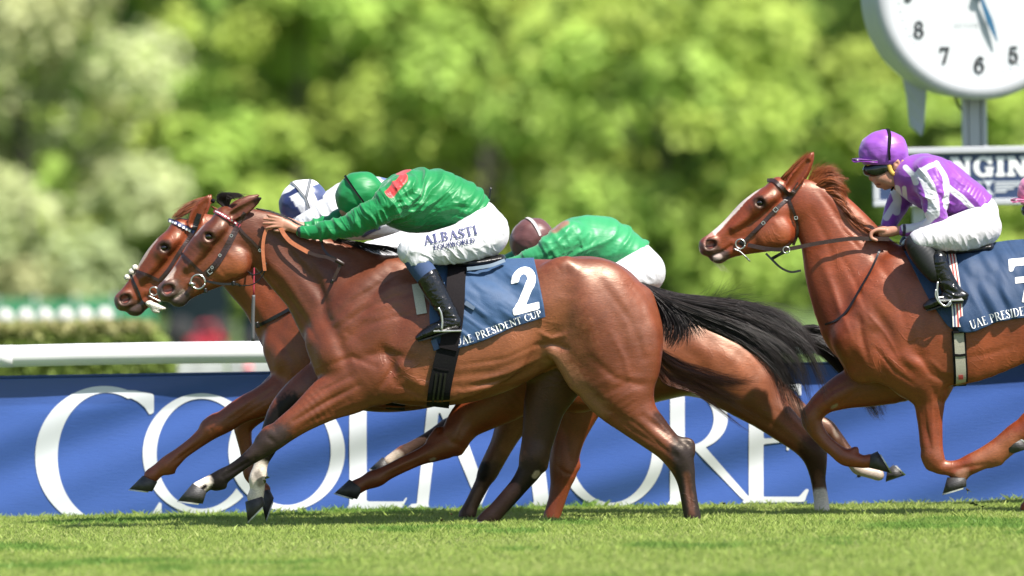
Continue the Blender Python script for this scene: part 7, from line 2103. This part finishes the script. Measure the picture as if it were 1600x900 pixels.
GREEN = (.008, .185, .050); RED = (.46, .042, .042); WH = (.56, .56, .58); NAVY = (.03, .05, .15); PURPLE = (.215, .050, .335); DKP = (.16, .02, .25)
blk = M['black_cloth']
def rider_hero():
    R = HERO_R
    hand = [LR((462, 357.5, 6.8, .026, -.078), (449, 352, 8.6, .020, -.086), (438, 348.5, 8.2, .018, -.088))]
    for i, (y0, ex, ey) in enumerate(((342.0, 419, 336.5), (346.0, 413, 342.0), (350.2, 412.5, 349.0), (354.0, 417, 356.5))):
        hand.append(LR((441, y0 + .4, 2.9, .0105, -.090 - .002 * i), (432, y0 * .75 + ey * .25 - .8, 2.7, .0100, -.100), (424, y0 * .4 + ey * .6 - .6, 2.5, .0092, -.100), (ex, ey, 2.0, .008, -.091)))
    hand.append(LR((452, 355, 4, .012, -.085), (444, 359, 3.2, .011, -.092), (436, 360.5, 2.8, .010, -.094), (430, 360, 2.3, .008, -.092)))
    far = [LR((464, 352, 6.6, .024, .07), (448, 347, 8, .018, .075))]
    for i in range(4):
        far.append(LR((448, 343 + 3 * i, 3, .010, .078), (436, 342 + 3 * i, 2.8, .010, .08), (428, 345 + 3 * i, 2.3, .008, .076)))
    folds = dict(shirt=[([(640, 300), (720, 320), (755, 340)], 62, (.80, -.60), .012, .060, .016, 3), ([(640, 340), (720, 345)], 34, (1, .1), .02, .10, .007, 4), ([(630, 305), (590, 332), (540, 352), (480, 362)], 34, (.55, .83), .022, .055, .013, 5), ([(600, 325), (560, 345)], 30, (.3, .95), .04, .11, .007, 6)],
                 breeches=[([(760, 400), (700, 402), (660, 400)], 22, (.75, .66), .03, .13, .006, 7), ([(640, 385), (650, 405)], 22, (-.4, .9), .03, .10, .006, 8), ([(775, 350), (760, 370)], 26, (.8, .4), .03, .10, .004, 9)])
    stripes = strokes_tint(GREEN, [([(611, 303), (620, 292), (630, 281)], 7.5, 1.5, RED, 'n'), ([(622, 271), (640, 267)], 3.5, 1.5, RED, 'b'), ([(467, 355), (468, 372)], 2.6, 1, (.02, .03, .035), 'b')])
    col = dict(shirt=stripes, shirt_mat=M['green_silk'], breeches=const(WH), sock=(.030, .058, .135), sock_mat=mat('sock_knit', rough=.8, tint=True, bump=.001, bscale=300), helmet=GREEN, helmet_mat=M['green_silk'], peak=GREEN,
               hem=[((752, 340), (.86, .50))], bands=[((-.18, 0, 1), (-.05, -1, .05), .035, blk), ((-.18, 0, 1), (-.05, 1, .05), .035, blk), ((-.05, -1, .05), (.02, -1, -.35), .035, blk)], collar=LR((606, 318, 22, .075), (618, 318, 26, .09)))
    t, sh, br = build_rider(R, 0.0, .0044, 'jockey in all green silks and white lettered breeches crouched on the number 2 horse', col, (700, 400), hand + far, folds=folds)
    f = surf_lookup(br[0], 0.0)
    print_on(f, 0.0, 'ALBASTI', [(664.5, 383), (690, 377.5), (715, 373), (747, 365.5)], 14, t, M['navy_print'], .06)
    print_on(f, 0.0, 'EQUIWORLD', [(679, 391), (700, 387.5), (720, 383.5), (743, 379)], 8, t, M['navy_print'], .06)
    return t

def rider_lead():
    f = lambda x, y: (x - 88, y + 12)
    R = map_rider(HERO_R, f, 1.0)
    hand = []
    for sg in (-1, 1):
        hand.append(LR((374, 369, 6.8, .026, sg * .078), (360, 363, 8.6, .020, sg * .085)))
        for i in range(4):
            hand.append(LR((360, 358 + 3.4 * i, 3, .0105, sg * .088), (348, 357 + 3.4 * i, 2.8, .010, sg * .09), (339, 361 + 3.4 * i, 2.3, .009, sg * .086)))
    sh = strokes_tint((.60, .60, .62), [([(568, 368), (580, 362), (592, 356)], 3.5, 2, NAVY, 'b'), ([(600, 276), (612, 284)], 6, 3, (.10, .14, .30), 'b')])
    def hel(L):
        c = np.tile([.68, .68, .70], (len(L), 1))
        m = (L[:, 0] < -.30 - .18 * L[:, 2]) & (L[:, 2] > -.40) & (L[:, 2] < .62) | (np.abs(L[:, 2] - .62) < .10) & (L[:, 0] < .05)
        c[m] = [.018, .030, .11]
        m = (L[:, 0] > .55) & (L[:, 2] < .45) & (L[:, 2] > -.2)
        c[m] = [.05, .07, .16]
        return c
    gy = mat('grey_strap', (.13, .14, .15), .6)
    col = dict(shirt=sh, shirt_mat=M['silk'], breeches=const(WH), sock=(.02, .02, .02), sock_mat=M['plain'], helmet=hel, helmet_mat=M['silk'], peak=(.7, .7, .7), hem=[((664, 352), (.86, .50))],
               bands=[((-.10, -.2, 1), (.16, -1, .10), .028, gy), ((.62, -.3, .75), (.16, -1, .10), .05, gy), ((.16, -1, .10), (.1, -1, -.4), .04, gy)])
    folds = dict(shirt=[([(550, 315), (500, 345), (420, 370)], 40, (.55, .83), .03, .09, .009, 15), ([(600, 330), (660, 345)], 60, (.8, -.6), .02, .09, .008, 16)], breeches=[([(660, 400), (580, 400)], 30, (.7, .7), .03, .11, .005, 17)])
    return build_rider(R, .75, .0075, 'jockey in white silks and a white and navy cap on the chestnut in the lead', col, (612, 412), hand, detail=False, folds=folds)[0]

def rider_third():
    f = lambda x, y: (832 + (x - 563) * .885, 373 + (y - 303) * .80 + max(0, x - 650) * .03)
    R = map_rider(HERO_R, f, .92)
    hand = []
    for sg in (-1, 1):
        hand.append(LR((744, 416, 6.4, .025, sg * .078), (730, 411, 8, .020, sg * .085)))
        for i in range(4):
            hand.append(LR((730, 406 + 3.2 * i, 2.8, .010, sg * .088), (720, 406 + 3.2 * i, 2.6, .010, sg * .09), (713, 409 + 3.2 * i, 2.2, .009, sg * .086)))
    BR = (.105, .040, .038)
    wb = mat('cap_stripe', (.50, .47, .44), .5); ob = mat('cap_brim', (.45, .21, .09), .5)
    col = dict(shirt=strokes_tint((.030, .26, .095), [([(866, 362), (884, 350)], 5, 4, (.22, .12, .08), 'b')]), shirt_mat=M['green_silk'], breeches=const(WH), sock=(.02, .02, .02), sock_mat=M['plain'], helmet=BR, helmet_mat=M['silk'], peak=BR,
               hem=[((999, 402), (.84, .54))], bands=[((.15, 0, 1), (.40, -1, .0), .055, wb), ((.15, 0, 1), (.4, 1, 0), .055, wb), ((-.9, -.6, -.42), (1.0, -.6, -.42), .075, ob)])
    folds = dict(shirt=[([(890, 370), (980, 395)], 60, (.9, -.4), .012, .06, .014, 21), ([(890, 378), (800, 408)], 30, (.55, .83), .03, .09, .009, 22)], breeches=[([(1000, 430), (950, 445)], 30, (.7, .7), .03, .11, .005, 23)])
    t = build_rider(R, 1.45, .0085, 'jockey in green silks and a brown cap behind the number 2 horse', col, (960, 450), hand, detail=False, folds=folds)[0]
    return t

PURPLE_R = dict(
    torso=LR((1426, 276, 32, .175), (1446, 282, 41, .19), (1470, 293, 43, .175), (1500, 309, 34.5, .155), (1522, 320, 27, .148), (1534, 327, 25, .145)),
    neck=LR((1414, 281, 21, .066), (1402, 281, 16, .058)), head=LR((1388, 252, 27, .078), (1382, 262, 22, .072), (1383, 272, 17.5, .064)),
    arm=LR((1450, 270, 23, .080, -.165), (1451, 288, 22.5, .078, -.20), (1456, 312, 19, .070, -.228), (1460, 333, 16.2, .062, -.235), (1455, 350, 15, .056, -.22), (1440, 358, 12.4, .047, -.175), (1424, 360, 10, .040, -.14), (1412, 359.5, 9, .036, -.115)),
    wrist=LR((1418, 360, 6.6, .026, -.125), (1400, 360, 6.4, .026, -.10)),
    far_arm=LR((1430, 278, 23, .075, .16), (1416, 300, 20, .065, .19), (1402, 325, 16.5, .055, .185), (1393, 344, 12.5, .045, .13), (1388, 353, 10, .038, .10)),
    far_wrist=LR((1390, 352, 6.6, .026, .10), (1374, 362, 6.4, .026, .08)),
    hips=LR((1534, 331, 25, .15), (1530, 342, 27, .15), (1532, 354, 29, .155)),
    thigh=LR((1530, 354, 31, .11, .09), (1505, 361, 29, .09, .18), (1476, 367, 24, .078, .25), (1450, 371, 18, .066, .285), (1432, 374, 14, .06, .30)),
    knee_end=LR((1440, 373, 15, .06, .298), (1432, 376, 14, .058, .30)),
    calf=LR((1424, 381, 15, .056, .302), (1434, 393, 19, .056, .305), (1447, 411, 19, .054, .308), (1458, 426, 16.5, .052, .31)),
    boot=LR((1462, 404, 12, .056, .316), (1466, 425, 15.5, .054, .314), (1474, 440, 14.5, .050, .315), (1482, 452, 13.5, .046, .317), (1490, 460, 11.5, .043, .318)),
    foot=LR((1500, 463, 9, .042, .318), (1482, 464, 9.5, .045, .318), (1464, 469, 9, .045, .318), (1450, 475, 8, .042, .318), (1443, 478, 6, .034, .318)),
    helmet=(1381, 237, 39, 34, .108, 3), cut=((1380, 250), (0, 1)), peak=[(1366, 248), (1352, 247), (1340, 246.5), (1331, 248)])

def purple_face(dx=0, dy=0):
    def f(b):
        S = lambda L: shift(L, dx, dy)
        b.tube(S(LR((1371, 262, 10, .052), (1370, 272, 10, .050), (1376, 281, 12, .046), (1384, 287, 9, .036), (1383, 292, 5, .022))), 0, .02)
        b.both(S(LR((1376, 277, 8, .022, .040), (1392, 280, 11, .022, .048))), .02)
        b.tube(S(LR((1365, 268, 3.6, .010), (1362, 274, 4.2, .012), (1361.5, 278.5, 4.0, .015))), 0, .012)
        b.both(S(LR((1364, 279, 2.6, .007, .010), (1365.5, 279.5, 2.4, .007, .010))), .006)
        b.tube(S(LR((1368, 284.2, 2.6, .020), (1370.5, 285.5, 2.6, .024))), 0, .006)
        b.tube(S(LR((1371.5, 291, 2.6, .018), (1374, 291, 2.6, .022))), 0, .006)
        b.both(S(LR((1370, 287.9, 1.6, .022, .0), (1376, 288.3, 1.5, .02, .012))), .004, 'sub')
        b.both(S(LR((1397, 250, 4.5, .006, .078), (1400, 256, 6, .007, .081), (1398, 263, 4, .006, .078))), .008)
        b.both(S(LR((1400, 256, 2.6, .006, .088))), .004, 'sub')
    return f

def goggles(t, Y, dx, dy, lens, foam):
    g = Body(Y, 1345 + dx, 245 + dy, 1425 + dx, 285 + dy, .13, .004)
    g.both(shift(LR((1357, 266, 9.2, .026, .030), (1363, 266, 10.2, .022, .046), (1371, 265, 9.8, .014, .062), (1381, 262.5, 7.5, .010, .072)), dx, dy), .012)
    V, F = g.f.nets(); V = relax(V, F, 1); go = mesh_np('goggles', V, F, M['gloss_black'], t, True)
    for sg in (-1, 1):
        rod('goggle_strap', [(1354 + dx, 258.5 + dy, sg * .045), (1366 + dx, 256 + dy, sg * .066), (1378 + dx, 252 + dy, sg * .080)], .0035, foam, go, Y)
    for sg in (-1, 1):
        m = MB()
        P = crom(np.array([(1387, 252), (1389, 262), (1393, 270), (1398, 272), (1403, 266), (1407, 258), (1411, 251)], float), 4) + [dx, dy]
        X = WX(P, Y); X[:, 1] += sg * .079
        m.tube(X, np.linspace(.013, .009, len(X)), 8, squash=.45); m.build('ear_foam', foam, t, True)
        rod('chin_strap', [(1397 + dx, 270 + dy, sg * .080), (1399 + dx, 280 + dy, sg * .068), (1396 + dx, 291 + dy, sg * .040), (1393 + dx, 297 + dy, 0)], .006, M['black_cloth'], t, Y)

def rider_purple():
    R = PURPLE_R; Y = .45
    hand = [LR((1404, 360, 6.6, .026, -.105), (1390, 362, 8.2, .026, -.098), (1378, 363.5, 8.2, .030, -.095))]
    for i in range(4):
        y = -.122 + .018 * i
        hand.append(LR((1380, 359.5, 3.4, .0095, y), (1369, 359.5 + .5 * i, 3.2, .0095, y), (1360.5, 364, 3.0, .009, y - .002), (1360, 371.5, 2.8, .009, y - .002), (1368, 375.5, 2.5, .008, y)))
    hand.append(LR((1395, 361, 4, .012, -.072), (1382, 357, 3.4, .011, -.066), (1371, 358.5, 3.0, .010, -.07), (1364, 363, 2.5, .009, -.076)))
    hand.append(LR((1378, 358, 6.2, .024, .085), (1366, 364, 8, .026, .078)))
    for i in range(4):
        y = .05 + .016 * i
        hand.append(LR((1368, 361, 3.2, .0095, y), (1357, 363, 3, .0095, y), (1352, 369, 2.8, .009, y), (1358, 375, 2.4, .008, y)))
    st = [([(1399, 296), (1404, 312), (1402, 330)], 6.5, 1.2, WH, 'b'), ([(1411, 294), (1414, 312), (1424, 326), (1441, 336)], 3.2, 1, WH, 'n'),
          ([(1413, 262), (1424, 274), (1428, 286)], 4.2, 1, WH, 'n'),
          ([(1430, 272), (1448, 262), (1462, 257)], 4, 1, WH, 'n'), ([(1437, 272), (1447, 292), (1454, 312), (1455, 334)], 8.6, 1.2, WH, 'n'), ([(1452, 336), (1440, 348), (1414, 356)], 8.2, 1.2, WH, 'n'),
          ([(1461, 257), (1471, 276), (1474, 300), (1475, 322)], 5.6, 1.2, WH, 'n'), ([(1477, 293), (1500, 309), (1524, 333)], 4.4, 1, WH, 'n'),
          ([(1386, 340), (1400, 318)], 5, 1, WH, 'f'), ([(1411, 352), (1410.5, 368)], 2.4, .8, (.02, .02, .03), 'n')]
    col = dict(shirt=strokes_tint(PURPLE, st), shirt_mat=M['silk'], breeches=const((.54, .52, .55)), sock=(.010, .010, .011), sock_mat=mat('boot_top', rough=.5, tint=True), helmet=(.25, .070, .40), helmet_mat=M['silk'], peak=(.17, .025, .25),
               hem=[((1539, 322), (.80, .60))], bands=[((.10, 0, 1), (.16, -1, .05), .045, blk), ((.10, 0, 1), (.16, 1, .05), .045, blk), ((.16, -1, .05), (.22, -1, -.42), .045, blk)], collar=LR((1412, 272, 19, .075), (1424, 278, 26, .10)),
               skin=[([(1371, 282), (1385, 292)], 9, 8, (.36, .19, .14), 'b', .6), ([(1370, 288), (1374, 288.4)], 1.3, 1.5, (.16, .05, .045), 'b'), ([(1364, 268), (1361, 279)], 4, 4, (.50, .22, .16), 'b', .6)])
    folds = dict(shirt=[([(1470, 280), (1530, 315)], 54, (.62, .78), .014, .058, .013, 33), ([(1452, 280), (1460, 335), (1420, 360)], 26, (.85, -.5), .022, .06, .0065, 34), ([(1440, 320), (1500, 330)], 26, (.9, .3), .025, .09, .009, 35)],
                 breeches=[([(1440, 374), (1520, 384)], 24, (.5, .86), .03, .09, .005, 36), ([(1545, 340), (1540, 370)], 26, (.6, .8), .03, .07, .004, 37)])
    t, sh, br = build_rider(R, Y, .0042, 'jockey in purple silks with white stripes and dark goggles', col, (1480, 400), hand, purple_face(), folds=folds)
    goggles(t, Y, 0, 0, None, mat('yellow_foam', (.55, .34, .065), .7, noise=.15, nscale=60))
    return t

def rider_pink():
    dx, dy, Y = 248, 63, 1.95
    R = map_rider(PURPLE_R, lambda x, y: (x + dx, y + dy), 1.0)
    PK = (.72, .20, .36)
    hand = []
    for sg in (-1, 1):
        hand.append(LR((1404 + dx, 360 + dy, 6.4, .026, sg * .10), (1380 + dx, 363 + dy, 8, .030, sg * .09)))
        for i in range(4):
            y = sg * (.06 + .017 * i)
            hand.append(LR((1380 + dx, 360 + dy, 3.2, .0095, y), (1366 + dx, 361 + dy, 3, .0095, y), (1360 + dx, 369 + dy, 2.6, .009, y), (1367 + dx, 374 + dy, 2.3, .008, y)))
    col = dict(shirt=const(PK), shirt_mat=M['silk'], breeches=const(WH), sock=(.01, .01, .01), sock_mat=M['plain'], helmet=PK, helmet_mat=M['silk'], peak=PK, hem=[((1539 + dx, 322 + dy), (.80, .60))])
    t = build_rider(R, Y, .009, 'jockey in a pink cap just entering at the picture edge', col, (1480 + dx, 400 + dy), hand, purple_face(dx, dy), detail=False)[0]
    goggles(t, Y, dx, dy, None, M['black_cloth'])
    return t
# ------------------------------------------------------------------ manes and tails
def hair_hero(t):
    Y = 0.0
    blk_ = [(.010, .008, .008), (.016, .011, .010), (.022, .014, .012)]
    g = [[(1006, 452, 0), (1030, 470, .02), (1060, 520, .05), (1040, 600, .06)],
         [(1010, 450, -.02), (1035, 475, -.02), (1065, 490, -.03), (1085, 520, -.03), (1068, 550, -.02)],
         [(1008, 449, 0), (1045, 478, -.05), (1100, 506, -.07), (1165, 535, -.08), (1206, 585, -.08), (1226, 652, -.07)],
         [(1006, 448, 0), (1045, 470, -.05), (1110, 492, -.08), (1180, 520, -.09), (1230, 570, -.09), (1248, 632, -.08)],
         [(1004, 447, 0), (1050, 465, -.04), (1110, 478, -.06), (1180, 492, -.07), (1240, 530, -.08), (1268, 600, -.07)],
         [(1002, 446, .02), (1055, 466, .02), (1110, 470, .02), (1170, 476, .02), (1230, 500, .02), (1270, 545, .02)]]
    strands('tail', g[2:], 3800, .00105, blk_, t, 21, .026, 16, Y, .035, .15, .040, .5, locks=70)
    strands('tail_dock', [[(1000, 442), (1016, 458), (1030, 490), (1034, 530)], [(1003, 446, -.03), (1024, 462, -.03), (1052, 490, -.04), (1062, 520, -.04), (1048, 545, -.03)], [(1004, 447, -.03), (1030, 465, -.04), (1070, 488, -.05), (1095, 505, -.05), (1110, 520, -.04)]], 900, .0018, blk_, t, 22, .010, 10, Y, .03, .25, .006, .3)
    strands('tail_wisp', [[(1060, 468), (1090, 470), (1110, 462), (1122, 445), (1130, 425)], [(1070, 470), (1100, 476), (1125, 468), (1150, 450), (1172, 440)], [(1080, 476), (1120, 478), (1160, 468), (1210, 464)], [(1120, 480), (1180, 480), (1240, 490), (1290, 497)], [(1060, 468), (1080, 470), (1066, 458), (1072, 452)]], 240, .0007, blk_, t, 23, .022, 12, Y, .03, .1, .035, .5)
    red = [(.11, .036, .020), (.14, .05, .028), (.07, .022, .014)]
    strands('tail_underside', [[(1028, 545, .05), (1050, 560, .06), (1080, 575, .08), (1130, 590, .10), (1175, 580, .10)], [(1028, 560, .05), (1050, 585, .07), (1090, 605, .09), (1140, 625, .10), (1180, 640, .10)], [(1026, 580, .05), (1040, 600, .07), (1075, 608, .09), (1110, 625, .10), (1140, 640, .10)]], 800, .0008, red, t, 24, .02, 12, Y, .03, .1, .035, .4, locks=30)
    # mane lying over the far side, forelock tuft
    strands('mane', [[(400, 326, 0), (415, 330, .02), (432, 340, .03)], [(430, 334, 0), (446, 342, .02), (462, 356, .03)], [(470, 352, 0), (490, 366, .02), (508, 380, .03)], [(520, 372, 0), (540, 380, .02), (560, 392, -.01)], [(555, 378, 0), (580, 386, 0), (602, 396, -.03)], [(600, 386, 0), (620, 390, -.01), (640, 396, -.03)]], 700, .0017, blk_, t, 25, .009, 7, Y, .02, .2, .004)
    strands('forelock', [[(348, 322, -.02), (340, 314, -.02), (343, 304, -.015), (352, 303, -.01)], [(352, 324, 0), (346, 310, 0), (356, 303, 0), (366, 310, 0)], [(356, 324, .01), (360, 310, .01), (372, 305, .01), (384, 309, .01)]], 420, .0017, blk_, t, 26, .007, 8, Y, .014, .3, .002)
def hair_lead(t):
    Y = .75
    red = [(.20, .060, .020), (.15, .042, .014), (.25, .08, .028)]
    strands('forelock', [[(312, 322, -.02), (300, 328, -.03), (285, 335, -.035), (272, 343, -.035)], [(318, 312, 0), (302, 318, -.01), (288, 326, -.02), (274, 338, -.03)], [(322, 308, .02), (310, 312, .01), (298, 320, 0), (284, 330, -.01)]], 500, .0017, red, t, 31, .008, 8, Y, .014, .2)
    strands('mane', [[(330, 322, 0), (340, 330, .02), (350, 345, .04)], [(370, 348, 0), (390, 362, .03), (404, 380, .04)], [(470, 392, 0), (490, 402, .03), (510, 412, .04)]], 400, .0018, red, t, 32, .008, 7, Y, .02, .2)
    dk = [(.05, .016, .008), (.03, .012, .008)]
    strands('tail', [[(940, 456, 0), (970, 480, .02), (1000, 540, .05), (1010, 600, .06)], [(942, 452, 0), (980, 470, .02), (1020, 520, .05), (1035, 590, .06)]], 400, .0025, dk, t, 33, .015, 9, Y, .03, .2)
    m = MB(); c = W(333, 314, Y); th = np.linspace(0, math.pi, 7); m.lathe([(max(.013 * math.sin(a), 1e-4), -.013 * math.cos(a)) for a in th], (c[0], Y - .03, c[2]), (0, 1, 0), 12); m.build('ear_plug', M['black_cloth'], t, True)
def hair_third(t):
    Y = 1.45
    blk_ = [(.012, .010, .010), (.02, .014, .013)]
    strands('tail', [[(1165, 540, 0), (1200, 545, .02), (1260, 540, .03), (1310, 575, .04), (1345, 612, .05), (1370, 645, .05)], [(1168, 536, 0), (1210, 532, .02), (1270, 522, .03), (1320, 560, .04), (1350, 596, .05), (1372, 632, .05)], [(1172, 532, 0), (1220, 520, .02), (1280, 512, .03), (1330, 545, .04), (1356, 580, .05), (1376, 640, .05)]], 1500, .0016, blk_, t, 41, .018, 12, Y, .03, .15, .03, .4, locks=34)
    wis = [(.16, .065, .045), (.12, .048, .034), (.19, .085, .06)]
    strands('mane', [[(640, 438, 0), (655, 446, .03)], [(720, 458, 0), (740, 468, .03)]], 200, .002, blk_, t, 42, .01, 5, Y, .02)
def hair_seven(t):
    Y = .45
    red = [(.27, .072, .022), (.20, .052, .016), (.33, .10, .034)]
    strands('mane', [[(1262, 290, 0), (1276, 276, -.01), (1292, 266, 0), (1306, 268, .01)], [(1270, 292, -.02), (1288, 280, -.03), (1302, 276, -.02), (1318, 284, 0)], [(1278, 296, -.02), (1296, 290, -.04), (1308, 292, -.03), (1324, 306, -.01)], [(1286, 304, -.02), (1304, 306, -.04), (1314, 312, -.04), (1322, 326, -.03)],
                      [(1296, 314, -.02), (1312, 320, -.04), (1324, 330, -.04), (1334, 342, -.03)], [(1308, 328, -.02), (1324, 336, -.05), (1338, 344, -.05), (1352, 350, -.04)], [(1324, 342, -.02), (1340, 350, -.06), (1356, 358, -.06), (1374, 364, -.05)], [(1344, 358, -.02), (1360, 366, -.07), (1376, 372, -.08), (1396, 378, -.07)]], 2300, .0012, red, t, 51, .012, 10, Y, .018, .12, .014, locks=80)
    strands('poll_tuft', [[(1262, 288, 0), (1270, 268, 0), (1284, 258, .01)], [(1272, 290, 0), (1290, 266, -.01), (1312, 262, .01)], [(1284, 296, 0), (1304, 284, -.01), (1322, 292, .01)]], 420, .0010, red, t, 56, .012, 9, Y, .014, .1, .014)
    strands('forelock', [[(1248, 284, 0), (1238, 276, -.02), (1252, 258, -.03), (1262, 242, -.04)], [(1244, 288, -.02), (1228, 282, -.04), (1240, 262, -.05), (1268, 238, -.05)], [(1240, 286, -.01), (1216, 284, -.03), (1238, 262, -.05), (1260, 240, -.05)]], 340, .0013, red, t, 53, .007, 8, Y, .010, .15)
    strands('tail', [[(1812, 425, 0), (1850, 450, .02), (1920, 490, .03), (1980, 580, .04)], [(1814, 420, 0), (1860, 436, .02), (1940, 470, .03), (2010, 560, .04)]], 500, .0026, red, t, 54, .016, 9, Y, .03, .2)
    strands('chin_whiskers', [[(1112, 402, -.02), (1116, 414, -.02), (1128, 424, -.02)], [(1126, 404, 0), (1130, 416, 0), (1142, 428, 0)]], 26, .0004, [(.5, .42, .34)], t, 55, .006, 6, Y, .01)
build_ground()
build_rail()
build_banner()
hero, hero_o, HT, HK = build_horse(hero_spec())
lead, lead_o, LT, LK = build_horse(lead_chestnut_spec())
third, third_o, TT, TK = build_horse(brown_cap_horse_spec())
seven, seven_o, ST, SK = build_horse(chestnut_seven_spec())
build_horse(pink_cap_horse_spec())
hair_hero(hero_o); hair_lead(lead_o); hair_third(third_o); hair_seven(seven_o)
dress_hero(hero, hero_o); dress_lead(lead); dress_third(third); dress_seven(seven)
rider_hero(); rider_lead(); rider_third(); rider_purple(); rider_pink()
build_clock(); build_sign()
build_woods(); build_hedge(); build_far_things(); build_grass(); build_clods()
